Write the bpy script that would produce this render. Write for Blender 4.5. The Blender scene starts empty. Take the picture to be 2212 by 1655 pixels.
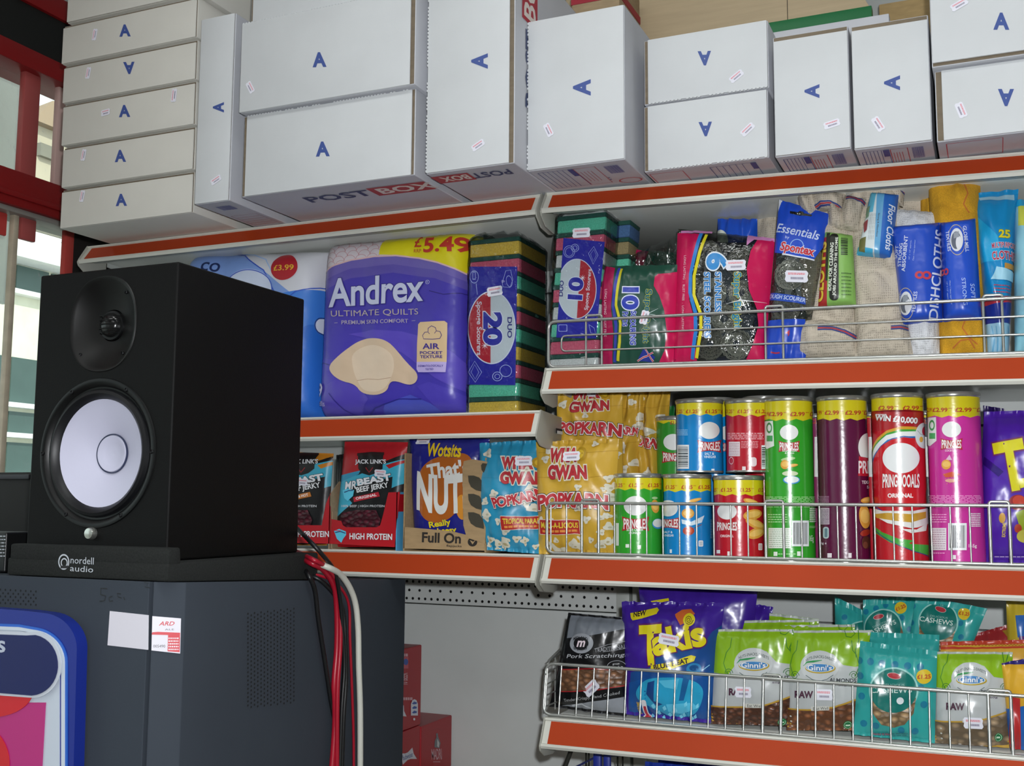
import bpy, bmesh, math, random
import numpy as np
from mathutils import Vector, Matrix, noise, geometry
SC = bpy.context.scene
COL = SC.collection
# ------------------------------------------------------------------ camera
YAW, PIT, ROL, F = 0.41441535, 0.10982661, 0.00635552, 2370.668   # F in pixels of the 2212 x 1655 frame
CX, CY = 1106.0, 827.5
fw = np.array([-math.sin(YAW)*math.cos(PIT), math.cos(YAW)*math.cos(PIT), math.sin(PIT)])
rt0 = np.cross(fw, [0, 0, 1.]); rt0 /= np.linalg.norm(rt0)
up0 = np.cross(rt0, fw)
rgt = math.cos(ROL)*rt0 + math.sin(ROL)*up0
upv = -math.sin(ROL)*rt0 + math.cos(ROL)*up0
CAM = np.array([0.686, -1.69, 1.40])
cd = bpy.data.cameras.new('camera'); cam = bpy.data.objects.new('camera', cd); COL.objects.link(cam)
cd.sensor_width = 36; cd.lens = F/2212*36; cd.clip_start = .02; cd.clip_end = 100
cam.matrix_world = Matrix(((rgt[0], upv[0], -fw[0], CAM[0]), (rgt[1], upv[1], -fw[1], CAM[1]), (rgt[2], upv[2], -fw[2], CAM[2]), (0, 0, 0, 1)))
SC.camera = cam
# ------------------------------------------------------------------ exposure, sky, lights
SC.view_settings.view_transform = 'Standard'; SC.view_settings.look = 'None'
SC.view_settings.exposure = 0.0; SC.view_settings.gamma = 1; SC.view_settings.use_curve_mapping = False
wd = bpy.data.worlds.new('sky'); SC.world = wd; wd.use_nodes = True
wn = wd.node_tree.nodes; bgn = wn['Background']; bgn.inputs[0].default_value = (.86, .93, 1, 1); bgn.inputs[1].default_value = 1.6
def lamp(name, typ, loc, energy, col=(1, 1, 1), size=1, size_y=None, rot=None, target=None):
    l = bpy.data.lights.new(name, typ); o = bpy.data.objects.new(name, l); COL.objects.link(o)
    l.energy = energy; l.color = col; o.location = loc
    if typ == 'AREA':
        l.shape = 'RECTANGLE'; l.size = size; l.size_y = size_y or size
    elif typ == 'SUN': l.angle = .01
    else: l.shadow_soft_size = size
    if target is not None: o.rotation_euler = (Vector(target)-Vector(loc)).to_track_quat('-Z', 'Y').to_euler()
    if rot is not None: o.rotation_euler = rot
    return o
lamp('daylight_sun', 'SUN', (3, -4, 8), 3.0, (1, .97, .9), target=(-6, 3, 0))
fl = lamp('camera_flash', 'SPOT', tuple(CAM + rgt*.03 + upv*.055 - fw*.01), 86, (.95, .97, 1), .012, target=tuple(CAM+fw*3))
fl.data.spot_size = math.radians(150); fl.data.spot_blend = .3
CEIL = 2.95
for lx, ly, en in ((.2, -1.1, 5), (1.9, -1.1, 3), (.2, -3.0, 5), (-.9, -1.9, 2.5)):
    lamp('ceiling_tube_lamp', 'AREA', (lx, ly, CEIL-.09), en, (.96, 1, .97), 1.2, .25, rot=(0, 0, 0))
SC.cycles.transparent_max_bounces = 48; SC.cycles.max_bounces = 8
# ------------------------------------------------------------------ pixel -> point on a real plane
def ray(u, v): return fw + rgt*(u-CX)/F - upv*(v-CY)/F
def on(u, v, ax, val):
    d = ray(u, v); return CAM + d*(val-CAM[ax])/d[ax]
def cast(u, v, p0, n):
    d = ray(u, v); return CAM + d*(np.dot(np.array(p0)-CAM, n)/np.dot(d, n))
# ------------------------------------------------------------------ materials
def lin(h):
    if isinstance(h, tuple): return h
    r = [int(h[i:i+2], 16)/255 for i in (0, 2, 4)]
    return tuple(c/12.92 if c <= .04045 else ((c+.055)/1.055)**2.4 for c in r)
_mc = {}
def M(h, rough=.45, metal=0., kind='plain', sc=None, amt=None, spec=.5):
    key = (h, rough, metal, kind, sc, amt, spec)
    if key in _mc: return _mc[key]
    m = bpy.data.materials.new('%s_%s' % (kind, h if isinstance(h, str) else 'mix')); m.use_nodes = True
    nt = m.node_tree; N = nt.nodes; L = nt.links; b = N['Principled BSDF']
    c = lin(h); b.inputs['Base Color'].default_value = (*c, 1)
    b.inputs['Roughness'].default_value = rough; b.inputs['Metallic'].default_value = metal
    b.inputs['Specular IOR Level'].default_value = spec
    def tc():
        t = N.new('ShaderNodeTexCoord'); return t.outputs['Object']
    def noise_n(scale, detail=3, vec=None):
        n = N.new('ShaderNodeTexNoise'); n.inputs['Scale'].default_value = scale; n.inputs['Detail'].default_value = detail
        L.new(vec or tc(), n.inputs['Vector']); return n.outputs['Fac']
    def colmix(fac, lo, hi):
        r = N.new('ShaderNodeMapRange'); r.inputs['To Min'].default_value = lo; r.inputs['To Max'].default_value = hi
        r.inputs['From Min'].default_value = .3; r.inputs['From Max'].default_value = .7
        L.new(fac, r.inputs['Value'])
        x = N.new('ShaderNodeHueSaturation'); x.inputs['Color'].default_value = (*c, 1); L.new(r.outputs[0], x.inputs['Value']); L.new(x.outputs[0], b.inputs['Base Color'])
    def bump(fac, st, dist=.001):
        u = N.new('ShaderNodeBump'); u.inputs['Strength'].default_value = st; u.inputs['Distance'].default_value = dist
        L.new(fac, u.inputs['Height']); L.new(u.outputs[0], b.inputs['Normal'])
    def scaled(x, y, z):
        mp = N.new('ShaderNodeMapping'); mp.inputs['Scale'].default_value = (x, y, z); L.new(tc(), mp.inputs[0]); return mp.outputs[0]
    if kind == 'film': bump(noise_n(sc or 38, 2), amt or .35, .004)
    elif kind == 'foil': bump(noise_n(sc or 22, 3), amt or .6, .006)
    elif kind == 'card':
        colmix(noise_n(9, 4), .955, 1.03); bump(noise_n(sc or 300, 2, scaled(.2, 1, 1)), amt or .12, .0006)
    elif kind == 'kraft': colmix(noise_n(160, 4, scaled(.25, 1, 1)), .88, 1.1)
    elif kind == 'foam': colmix(noise_n(sc or 420, 3), .78, 1.15); bump(noise_n(300, 3), .5, .0015)
    elif kind == 'paint': colmix(noise_n(5, 5), .93, 1.05); bump(noise_n(sc or 260, 2), amt or .1, .0005)
    elif kind == 'brushed': colmix(noise_n(30, 4), .85, 1.1)
    elif kind == 'wood':
        w = N.new('ShaderNodeTexNoise'); w.inputs['Scale'].default_value = 14; w.inputs['Detail'].default_value = 6; L.new(scaled(.6, 1, 9), w.inputs['Vector']); colmix(w.outputs['Fac'], .94, 1.04)
    elif kind == 'knit':
        v = N.new('ShaderNodeTexVoronoi'); v.inputs['Scale'].default_value = sc or 340; v.inputs['Randomness'].default_value = .22; L.new(scaled(1, .3, .8), v.inputs['Vector'])
        r = N.new('ShaderNodeMapRange'); r.inputs['From Min'].default_value = .1; r.inputs['From Max'].default_value = .45; r.inputs['To Min'].default_value = .62; r.inputs['To Max'].default_value = 1.06
        L.new(v.outputs['Distance'], r.inputs['Value']); x = N.new('ShaderNodeHueSaturation'); x.inputs['Color'].default_value = (*c, 1)
        L.new(r.outputs[0], x.inputs['Value']); L.new(x.outputs[0], b.inputs['Base Color']); bump(v.outputs['Distance'], .6, .002)
    elif kind == 'nuts':
        v = N.new('ShaderNodeTexVoronoi'); v.inputs['Scale'].default_value = (sc or 75)*1.5; L.new(scaled(1, 1, 1.5), v.inputs['Vector'])
        x = N.new('ShaderNodeHueSaturation'); x.inputs['Color'].default_value = (*c, 1)
        r = N.new('ShaderNodeMapRange'); r.inputs['From Max'].default_value = .55; r.inputs['To Min'].default_value = 1.5; r.inputs['To Max'].default_value = .38
        L.new(v.outputs['Distance'], r.inputs['Value']); L.new(r.outputs[0], x.inputs['Value']); L.new(x.outputs[0], b.inputs['Base Color']); bump(v.outputs['Distance'], .6, .004)
    elif kind == 'clear':
        out = N['Material Output']; t = N.new('ShaderNodeBsdfTransparent'); t.inputs[0].default_value = (*c, 1)
        g = N.new('ShaderNodeBsdfGlossy'); g.inputs['Roughness'].default_value = rough
        mx = N.new('ShaderNodeMixShader'); lw = N.new('ShaderNodeLayerWeight'); lw.inputs[0].default_value = .18
        mul = N.new('ShaderNodeMath'); mul.operation = 'MULTIPLY_ADD'; mul.inputs[1].default_value = .7; mul.inputs[2].default_value = amt or .07
        L.new(lw.outputs['Fresnel'], mul.inputs[0]); L.new(mul.outputs[0], mx.inputs[0]); L.new(t.outputs[0], mx.inputs[1]); L.new(g.outputs[0], mx.inputs[2])
        u = N.new('ShaderNodeBump'); u.inputs['Strength'].default_value = .8; u.inputs['Distance'].default_value = .006
        L.new(noise_n(sc or 30, 3), u.inputs['Height']); L.new(u.outputs[0], g.inputs['Normal']); L.new(u.outputs[0], lw.inputs['Normal'])
        L.new(mx.outputs[0], out.inputs['Surface'])
    elif kind == 'emit':
        b.inputs['Emission Color'].default_value = (*c, 1); b.inputs['Emission Strength'].default_value = amt or 1
    _mc[key] = m; return m
# ------------------------------------------------------------------ objects, labels
def tag(o, label=None, cat=None, group=None, kind=None):
    if label: o['label'] = label
    if cat: o['category'] = cat
    if group: o['group'] = group
    if kind: o['kind'] = kind
    return o
def thing(name, label, cat, loc=(0, 0, 0), group=None):
    o = bpy.data.objects.new(name, None); COL.objects.link(o); o.location = tuple(float(a) for a in loc); o.empty_display_size = .02
    return tag(o, label, cat, group)
def org(parent):
    p = np.zeros(3)
    while parent is not None:
        p = p + np.array(parent.location); parent = parent.parent
    return p
class MB:
    """collects geometry in world coordinates and links it as one mesh object"""
    def __init__(s): s.v = []; s.f = []; s.m = []; s.n = []; s.mats = []; s.hasn = False
    def mi(s, mat):
        if mat not in s.mats: s.mats.append(mat)
        return s.mats.index(mat)
    def add(s, V, Fs, mat, Nn=None):
        k = len(s.v); i = s.mi(mat)
        s.v.extend([tuple(map(float, p)) for p in V]); s.f.extend([tuple(k+j for j in f) for f in Fs]); s.m.extend([i]*len(Fs))
        if Nn is not None: s.hasn = True; s.n.extend([tuple(map(float, p)) for p in Nn])
        else: s.n.extend([None]*len(V))
        return s
    def bm(s, b, mat):
        b.verts.ensure_lookup_table(); 
        for i, v in enumerate(b.verts): v.index = i
        s.add([v.co[:] for v in b.verts], [[v.index for v in f.verts] for f in b.faces], mat); b.free(); return s
    def box(s, x0, x1, y0, y1, z0, z1, mat, bev=0, seg=2):
        b = bmesh.new(); bmesh.ops.create_cube(b, size=1)
        for v in b.verts: v.co = Vector(((x0+x1)/2+v.co.x*(x1-x0), (y0+y1)/2+v.co.y*(y1-y0), (z0+z1)/2+v.co.z*(z1-z0)))
        if bev: bmesh.ops.bevel(b, geom=b.edges[:], offset=bev, segments=seg, profile=.5, affect='EDGES')
        return s.bm(b, mat)
    def hexa(s, c8, mat, bev=0):   # 4 bottom corners then 4 top corners
        b = bmesh.new(); vs = [b.verts.new(tuple(map(float, c))) for c in c8]
        for f in ((3, 2, 1, 0), (4, 5, 6, 7), (0, 1, 5, 4), (1, 2, 6, 5), (2, 3, 7, 6), (3, 0, 4, 7)): b.faces.new([vs[i] for i in f])
        bmesh.ops.recalc_face_normals(b, faces=b.faces[:])
        if bev: bmesh.ops.bevel(b, geom=b.edges[:], offset=bev, segments=2, profile=.5, affect='EDGES')
        return s.bm(b, mat)
    def prism(s, poly, depth, mat, bev=0):   # poly: 3d loop, depth: vector
        b = bmesh.new(); vs = [b.verts.new(tuple(map(float, p))) for p in poly]; f = b.faces.new(vs)
        r = bmesh.ops.extrude_face_region(b, geom=[f])
        for g in r['geom']:
            if isinstance(g, bmesh.types.BMVert): g.co += Vector(depth)
        bmesh.ops.recalc_face_normals(b, faces=b.faces[:])
        if bev: bmesh.ops.bevel(b, geom=b.edges[:], offset=bev, segments=2, profile=.5, affect='EDGES')
        return s.bm(b, mat)
    def tube(s, pts, r, mat, n=8, closed=False, caps=True):
        P = [Vector(tuple(map(float, p))) for p in pts]; m = len(P); V = []; Fs = []; nrm = None
        for i in range(m):
            if closed: t = P[(i+1) % m]-P[i-1]
            else: t = P[min(i+1, m-1)]-P[max(i-1, 0)]
            t.normalize()
            if nrm is None: nrm = t.orthogonal().normalized()
            nrm = (nrm - t*nrm.dot(t)).normalized(); bn = t.cross(nrm)
            rr = r[i] if isinstance(r, (list, tuple)) else r
            for k in range(n):
                a = 2*math.pi*k/n; V.append(P[i]+(nrm*math.cos(a)+bn*math.sin(a))*rr)
        for i in range(m if closed else m-1):
            j = (i+1) % m
            for k in range(n): Fs.append((i*n+k, i*n+(k+1) % n, j*n+(k+1) % n, j*n+k))
        if caps and not closed: Fs.append(tuple(range(n))[::-1]); Fs.append(tuple((m-1)*n+k for k in range(n)))
        return s.add(V, Fs, mat)
    def lathe(s, prof, mat, c=(0, 0, 0), n=48, axis='z', sx=1):
        V = []; Fs = []; m = len(prof)
        for r, z in prof:
            for k in range(n):
                a = 2*math.pi*k/n; x, y = r*math.cos(a)*sx, r*math.sin(a)
                p = (x, y, z) if axis == 'z' else (x, -z, y)
                V.append((p[0]+c[0], p[1]+c[1], p[2]+c[2]))
        for i in range(m-1):
            for k in range(n): Fs.append((i*n+k, i*n+(k+1) % n, (i+1)*n+(k+1) % n, (i+1)*n+k))
        return s.add(V, Fs, mat)
    def build(s, name, parent=None, smooth=35, label=None):
        me = bpy.data.meshes.new(name); o_ = org(parent)
        me.from_pydata([tuple(np.array(v)-o_) for v in s.v], [], s.f)
        for m in s.mats: me.materials.append(m)
        me.polygons.foreach_set('material_index', s.m)
        if smooth: me.shade_smooth()
        if s.hasn:
            if any(n is None for n in s.n):
                acc = np.zeros((len(s.v), 3))
                for p in me.polygons:
                    for vi in p.vertices: acc[vi] += np.array(p.normal)*p.area
                s.n = [tuple(acc[i]/(np.linalg.norm(acc[i])+1e-12)) if n is None else n for i, n in enumerate(s.n)]
            me.normals_split_custom_set_from_vertices(s.n)
        elif smooth: me.set_sharp_from_angle(angle=math.radians(smooth))
        me.update(); o = bpy.data.objects.new(name, me); COL.objects.link(o)
        if parent is not None: o.parent = parent
        if label: o['label'] = label
        return o
def structure(o): o['kind'] = 'structure'; return o
# ------------------------------------------------------------------ text outlines
_tc = {}
def glyphs(txt, bold=0., shear=0., res=2):
    k = (txt, bold, shear, res)
    if k in _tc: return _tc[k]
    c = bpy.data.curves.new('t', 'FONT'); c.body = txt; c.size = 1; c.offset = bold; c.resolution_u = res; c.shear = shear; c.fill_mode = 'BOTH'
    o = bpy.data.objects.new('t', c); me = o.to_mesh()
    V = np.array([v.co[:2] for v in me.vertices]) if len(me.vertices) else np.zeros((0, 2))
    Fs = [tuple(p.vertices) for p in me.polygons]
    o.to_mesh_clear(); bpy.data.objects.remove(o); bpy.data.curves.remove(c)
    _tc[k] = (V, Fs); return _tc[k]
def sm(pts, n=2):   # corner cutting, rounds an outline
    for _ in range(n):
        q = []
        for i in range(len(pts)):
            a, b = pts[i], pts[(i+1) % len(pts)]; q += [(a[0]*.75+b[0]*.25, a[1]*.75+b[1]*.25), (a[0]*.25+b[0]*.75, a[1]*.25+b[1]*.75)]
        pts = q
    return pts
def densify(pts, step):
    out = []
    for i in range(len(pts)):
        a = np.array(pts[i], float); b = np.array(pts[(i+1) % len(pts)], float); k = max(1, int(np.linalg.norm(b-a)/step))
        for j in range(k): out.append(a+(b-a)*j/k)
    return out
def cutp(poly, ax, c):
    lo = []; hi = []; n = len(poly)
    for i in range(n):
        a = poly[i]; b = poly[(i+1) % n]; da = a[ax]-c; db = b[ax]-c
        if da <= 0: lo.append(a)
        if da >= 0: hi.append(a)
        if da*db < 0:
            t = da/(da-db); p = (a[0]+(b[0]-a[0])*t, a[1]+(b[1]-a[1])*t); lo.append(p); hi.append(p)
    return lo, hi
class Surf:
    """grid surface; prints are laid on it a hair above, following its shape"""
    def __init__(s, P, u0=0., u1=1., v0=0., v1=1.):
        s.P = np.array(P, float); s.nv = len(P)-1; s.nu = len(P[0])-1; s.u0, s.u1, s.v0, s.v1 = u0, u1, v0, v1
        du = np.gradient(s.P, axis=1) if s.nu > 0 else 0; dv = np.gradient(s.P, axis=0)
        n = np.cross(du, dv); s.N = n/(np.linalg.norm(n, axis=2, keepdims=True)+1e-12)
        s.du = (u1-u0)/s.nu; s.dv = (v1-v0)/s.nv
    def at(s, u, v, off=0.):
        a = min(max((u-s.u0)/s.du, 0), s.nu-1e-9); b = min(max((v-s.v0)/s.dv, 0), s.nv-1e-9); i = int(a); j = int(b); a -= i; b -= j
        w = ((1-a)*(1-b), a*(1-b), (1-a)*b, a*b)
        q = s.P[j, i]*w[0]+s.P[j, i+1]*w[1]+s.P[j+1, i]*w[2]+s.P[j+1, i+1]*w[3]
        n = s.N[j, i]*w[0]+s.N[j, i+1]*w[1]+s.N[j+1, i]*w[2]+s.N[j+1, i+1]*w[3]; n = n/(np.linalg.norm(n)+1e-12)
        return q+n*off, n
    def body(s, mb, mat, flip=False):
        V = s.P.reshape(-1, 3); N = s.N.reshape(-1, 3); w = s.nu+1
        Fs = [(j*w+i, j*w+i+1, (j+1)*w+i+1, (j+1)*w+i) for j in range(s.nv) for i in range(s.nu)]
        if flip: Fs = [f[::-1] for f in Fs]; N = -N
        mb.add(V, Fs, mat, N)
    def decal(s, mb, polys, mat, off):
        e = 1e-7
        for poly in polys:
            ok = True
            for ax, lo, hi in ((0, s.u0, s.u1), (1, s.v0, s.v1)):
                _, poly = cutp(poly, ax, lo+e) if min(p[ax] for p in poly) < lo else (0, poly)
                if len(poly) < 3: ok = False; break
                poly = cutp(poly, ax, hi-e)[0] if max(p[ax] for p in poly) > hi else poly
                if len(poly) < 3: ok = False; break
            if not ok: continue
            A = sum(poly[i][0]*poly[(i+1) % len(poly)][1]-poly[(i+1) % len(poly)][0]*poly[i][1] for i in range(len(poly)))
            if A < 0: poly = poly[::-1]
            parts = [poly]
            for ax, o0, d, n in ((0, s.u0, s.du, s.nu), (1, s.v0, s.dv, s.nv)):
                nxt = []
                for q in parts:
                    mn = min(p[ax] for p in q); mx = max(p[ax] for p in q)
                    i0 = int(math.floor((mn-o0)/d))+1; i1 = int(math.ceil((mx-o0)/d))
                    for i in range(i0, i1):
                        lo, q = cutp(q, ax, o0+i*d)
                        if len(lo) > 2: nxt.append(lo)
                        if len(q) < 3: break
                    if len(q) > 2: nxt.append(q)
                parts = nxt
            for q in parts:
                R = [s.at(p[0], p[1], off) for p in q]
                mb.add([r[0] for r in R], [tuple(range(len(q)))], mat, [r[1] for r in R])
class Art:
    """prints in coordinates read from the photograph (px); px2uv turns them into positions on the surface"""
    def __init__(s, surf, px2uv, body_mb, text_mb=None, off=.0004, step=.00008, rough=.4, kind='plain', dens=7, spec=.5, matkw=None):
        s.surf = surf; s.f = px2uv; s.b = body_mb; s.t = text_mb if text_mb is not None else body_mb; s.off = off; s.step = step
        s.rough = rough; s.kind = kind; s.dens = dens; s.spec = spec; s.kw = matkw or {}; s.gs = 7./dens if dens < 1e6 else .3
    def mat(s, col):
        if not isinstance(col, str): return col
        return M(col, s.rough, 0, s.kind, spec=s.spec, **s.kw)
    def _put(s, mb, V, Fs, col):
        uv = [s.f(*p) for p in V]; s.off += s.step
        s.surf.decal(mb, [[tuple(uv[i]) for i in f] for f in Fs], s.mat(col), s.off)
    def pg(s, pts, col, holes=None, mb=None):
        loops = [densify(pts, s.dens)]+[densify(h, s.dens) for h in (holes or [])]
        tri = geometry.tessellate_polygon([[Vector((p[0], p[1], 0)) for p in l] for l in loops])
        s._put(mb or s.b, [p for l in loops for p in l], tri, col)
    def el(s, cx, cy, rx, ry, col, rot=0, hole=None, n=None, mb=None):
        n = n or max(12, int((rx+ry)*1.2)); n = min(n, 60); c, sn = math.cos(math.radians(rot)), math.sin(math.radians(rot))
        def ring(a, b): return [(cx+a*math.cos(t)*c+b*math.sin(t)*sn, cy-a*math.cos(t)*sn+b*math.sin(t)*c) for t in [2*math.pi*i/n for i in range(n)]]
        if hole:
            A = ring(rx, ry); B = ring(rx*hole, ry*hole)
            s._put(mb or s.b, A+B, [(i, (i+1) % n, n+(i+1) % n, n+i) for i in range(n)], col)
        else: s._put(mb or s.b, ring(rx, ry), [tuple(range(n))], col)
    def rc(s, x0, y0, x1, y1, col, r=0, rot=0, mb=None):
        if r:
            pts = []
            for cx, cy, a0 in ((x1-r, y0+r, -90), (x1-r, y1-r, 0), (x0+r, y1-r, 90), (x0+r, y0+r, 180)):
                for i in range(5): a = math.radians(a0+i*22.5); pts.append((cx+r*math.cos(a), cy+r*math.sin(a)))
        else: pts = [(x0, y0), (x1, y0), (x1, y1), (x0, y1)]
        if rot:
            mx, my = (x0+x1)/2, (y0+y1)/2; c, sn = math.cos(math.radians(rot)), math.sin(math.radians(rot))
            pts = [(mx+(x-mx)*c+(y-my)*sn, my-(x-mx)*sn+(y-my)*c) for x, y in pts]
        s.pg(pts, col, mb=mb)
    def st(s, pts, w, col, closed=False, mb=None):
        P = [np.array(p, float) for p in pts]; m = len(P); L = []; R = []
        for i in range(m):
            if closed: t = P[(i+1) % m]-P[i-1]
            else: t = P[min(i+1, m-1)]-P[max(i-1, 0)]
            t = t/(np.linalg.norm(t)+1e-9); ww = w[i] if isinstance(w, (list, tuple)) else w
            n = np.array([-t[1], t[0]])*ww/2; L.append(P[i]+n); R.append(P[i]-n)
        k = m if closed else m-1
        s._put(mb or s.b, L+R, [(i, (i+1) % m, m+(i+1) % m, m+i) for i in range(k)], col)
    def tx(s, txt, cx, cy, w, h, col, rot=0, b=.0, ol=None, shear=0., arc=0., fan=0.):
        b = min(b, .1)*.5; res = 6 if w/max(1, len(txt))*s.gs > 14 else (3 if w/max(1, len(txt))*s.gs > 6 else 2); ol = [(c_, o_*.62) for c_, o_ in ol] if ol else None
        V0, _ = glyphs(txt, b, shear, res)
        if not len(V0): return
        mn = V0.min(0); mx = V0.max(0); mid = (mn+mx)/2; sx = w/(mx[0]-mn[0]); sy = (h/(mx[1]-mn[1])) if h else sx
        c, sn = math.cos(math.radians(rot)), math.sin(math.radians(rot))
        for bb, cc in ([(b+o[1], o[0]) for o in (ol or [])]+[(b, col)]):
            V, Fs = glyphs(txt, bb, shear, res); out = []
            for p in V:
                x = (p[0]-mid[0])*sx; y = (p[1]-mid[1])*sy
                if fan: y *= 1+fan*(abs(2*x/w)**1.5)
                if arc: y -= arc*(2*x/w)**2
                out.append((cx+x*c-y*sn, cy-(x*sn+y*c)))
            s._put(s.t, out, Fs, cc)
    def lines(s, x0, y0, x1, y1, n, col, th=.45, seed=0):   # rows of unreadably small print
        rr = random.Random(seed)
        for i in range(n):
            y = y0+(y1-y0)*(i+.5)/n; hh = (y1-y0)/n*th/2; x = x0; polys = []
            while x < x1:
                l = rr.uniform(.06, .16)*(x1-x0); e = min(x+l, x1); polys.append([(x, y-hh), (e, y-hh), (e, y+hh), (x, y+hh)]); x = e+.02*(x1-x0)+(.8 if x1-x0 > 1 else 0)
            V = [p for q in polys for p in q]; s._put(s.t, V, [tuple(range(4*k, 4*k+4)) for k in range(len(polys))], col)
            s.off -= s.step
        s.off += s.step
    def bars(s, x0, y0, x1, y1, col='1c1c22', vert=True, seed=1, n=22, bg='dfe2e4'):
        if bg: s.rc(x0, y0, x1, y1, bg)
        rr = random.Random(seed); polys = []
        mx, my = (x1-x0)*.08, (y1-y0)*.08; a0, a1 = (x0+mx, x1-mx) if vert else (y0+my, y1-my); t = a0
        while t < a1:
            w = (a1-a0)/n*rr.choice((.5, .8, 1.2)); e = min(t+w, a1)
            polys.append([(t, y0+my), (e, y0+my), (e, y1-my), (t, y1-my)] if vert else [(x0+mx, t), (x1-mx, t), (x1-mx, e), (x0+mx, e)]); t = e+(a1-a0)/n*rr.choice((.5, .8))
        V = [p for q in polys for p in q]; s._put(s.b, V, [tuple(range(4*k, 4*k+4)) for k in range(len(polys))], col)
def invbil(q, p):   # q: 4x2 BL BR TR TL, p: 2 -> s,t
    s = t = .5
    for _ in range(8):
        a, b, c, d = q; r = a*(1-s)*(1-t)+b*s*(1-t)+c*s*t+d*(1-s)*t-p
        js = (b-a)*(1-t)+(c-d)*t; jt = (d-a)*(1-s)+(c-b)*s; det = js[0]*jt[1]-js[1]*jt[0]
        if abs(det) < 1e-12: break
        ds = (r[0]*jt[1]-r[1]*jt[0])/det; dt = (js[0]*r[1]-js[1]*r[0])/det; s -= ds; t -= dt
    return s, t
def flat_surf(p00, p10, p11, p01, nu=1, nv=1):
    A = [np.array(p, float) for p in (p00, p10, p11, p01)]
    return Surf([[A[0]*(1-i/nu)*(1-j/nv)+A[1]*(i/nu)*(1-j/nv)+A[2]*(i/nu)*(j/nv)+A[3]*(1-i/nu)*(j/nv) for i in range(nu+1)] for j in range(nv+1)])
def plane_art(p00, p10, p11, p01, mb, tmb=None, **kw):
    """Art on a flat quad (world corners BL BR TR TL as seen), coordinates in photo px"""
    S = flat_surf(p00, p10, p11, p01); A = [np.array(p, float) for p in (p00, p10, p11, p01)]
    e1 = A[1]-A[0]; e1 /= np.linalg.norm(e1); n = np.cross(e1, A[3]-A[0]); n /= np.linalg.norm(n); e2 = np.cross(n, e1)
    q = [np.array([np.dot(a-A[0], e1), np.dot(a-A[0], e2)]) for a in A]
    def f(u, v):
        p = cast(u, v, A[0], n)-A[0]; return invbil(q, np.array([np.dot(p, e1), np.dot(p, e2)]))
    return Art(S, f, mb, tmb, dens=1e9, step=.00006, off=kw.pop('off', .00015), **kw)
def local_art(p00, e1, e2, mb, tmb=None, **kw):
    """Art on a flat surface in its own metres: x along e1, y down from the top-left corner p00"""
    p = np.array(p00, float); e1 = np.array(e1, float); e2 = np.array(e2, float); L = 5.
    S = flat_surf(p-e1*L+e2*(-L), p+e1*L+e2*(-L), p+e1*L+e2*L, p-e1*L+e2*L)
    return Art(S, lambda x, y: ((x/L+1)/2, (1-y/L)/2), mb, tmb, dens=1e9, step=.00006, off=kw.pop('off', .00015), **kw)
def sticker(parent, P, n, w=.024, h=.0125, rot=0, seed=0, up=(0, 0, 1)):
    """small white price gun label with notched ends and red print"""
    P = np.array(P, float); n = np.array(n, float); n /= np.linalg.norm(n); upw = np.array(up, float)
    e1 = np.cross(upw, n); e1 /= np.linalg.norm(e1); e2 = np.cross(n, e1); c, s_ = math.cos(math.radians(rot)), math.sin(math.radians(rot))
    a = e1*c+e2*s_; b = -e1*s_+e2*c; mb = MB()
    out = [(-.5, -.3), (-.42, -.5), (.42, -.5), (.5, -.3), (.46, 0), (.5, .3), (.42, .5), (-.42, .5), (-.5, .3), (-.46, 0)]
    V = [P+a*x*w+b*y*h+n*.0002 for x, y in out]; mb.prism(V, tuple(n*.0003), M('dadae4', .6))
    ar = local_art(P+n*.0005, a, b, mb, off=.0001)
    ar.lines(-w*.36, -h*.32, w*.36, -h*.12, 2, 'd8606a', .6, seed); ar.lines(-w*.25, -h*.02, w*.3, h*.34, 1, '8f8a9c', .55, seed+3)
    return mb.build('price_sticker', parent, 0)
# ================================================================== the setting
XL, XR, YB, YF = -1.3, 3.2, .53, -4.2
def sbox(name, *a, mat=None, bev=0): return structure(MB().box(*a, mat, bev).build(name))
sbox('floor', XL-.1, XR+.1, YF-.1, YB+.1, -.05, 0, mat=M('6e6a64', .4, 0, 'paint'))
sbox('ceiling', XL-.1, XR+.1, YF-.1, YB+.1, CEIL, CEIL+.05, mat=M('c4c6c4', .8, 0, 'paint'))
sbox('wall_back', XL, XR+.1, YB, YB+.1, 0, CEIL, mat=M('aeb2b0', .7, 0, 'paint'))
sbox('wall_right', XR, XR+.1, YF, YB, 0, CEIL, mat=M('b4b2aa', .8, 0, 'paint'))
sbox('wall_front', XL-.1, XR+.1, YF-.1, YF, 0, CEIL, mat=M('b4b2aa', .8, 0, 'paint'))
def yx(u, v, X=XL): return on(u, v, 0, X)[1]
def zx(u, v, X=XL): return on(u, v, 0, X)[2]
RED = M('8a1013', .45, 0, 'paint'); REDP = M('a8504e', .35, 0, 'paint'); BLK = M('0c0e0c', .6, 0, 'paint')
zb0, zb1 = zx(60, 116), zx(100, 40)          # black shutter box
sbox('trim_1', XL-.08, XL+.02, YF, YB, zb0, zb1, mat=BLK)
sbox('trim_2', XL-.08, XL+.03, YF, YB, zb0-.045, zb0, mat=RED, bev=.003)
sbox('trim_3', XL-.08, XL+.03, YF, YB, zb1, zb1+.05, mat=RED, bev=.003)
zt0, zt1 = zx(60, 462), zx(60, 386)          # red transom
mb = MB(); mb.box(XL-.06, XL+.03, YF, YB, zt0, zt1, RED, .004); mb.box(XL+.03, XL+.036, YF, YB, zt0+.018, zt0+.03, RED, .002)
mb.box(XL-.06, XL+.02, YF, YB, zt0-.012, zt0, M('8f8a84', .4), .002)
structure(mb.build('trim_4'))
ya, yb = yx(46, 250), yx(84, 250)
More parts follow.
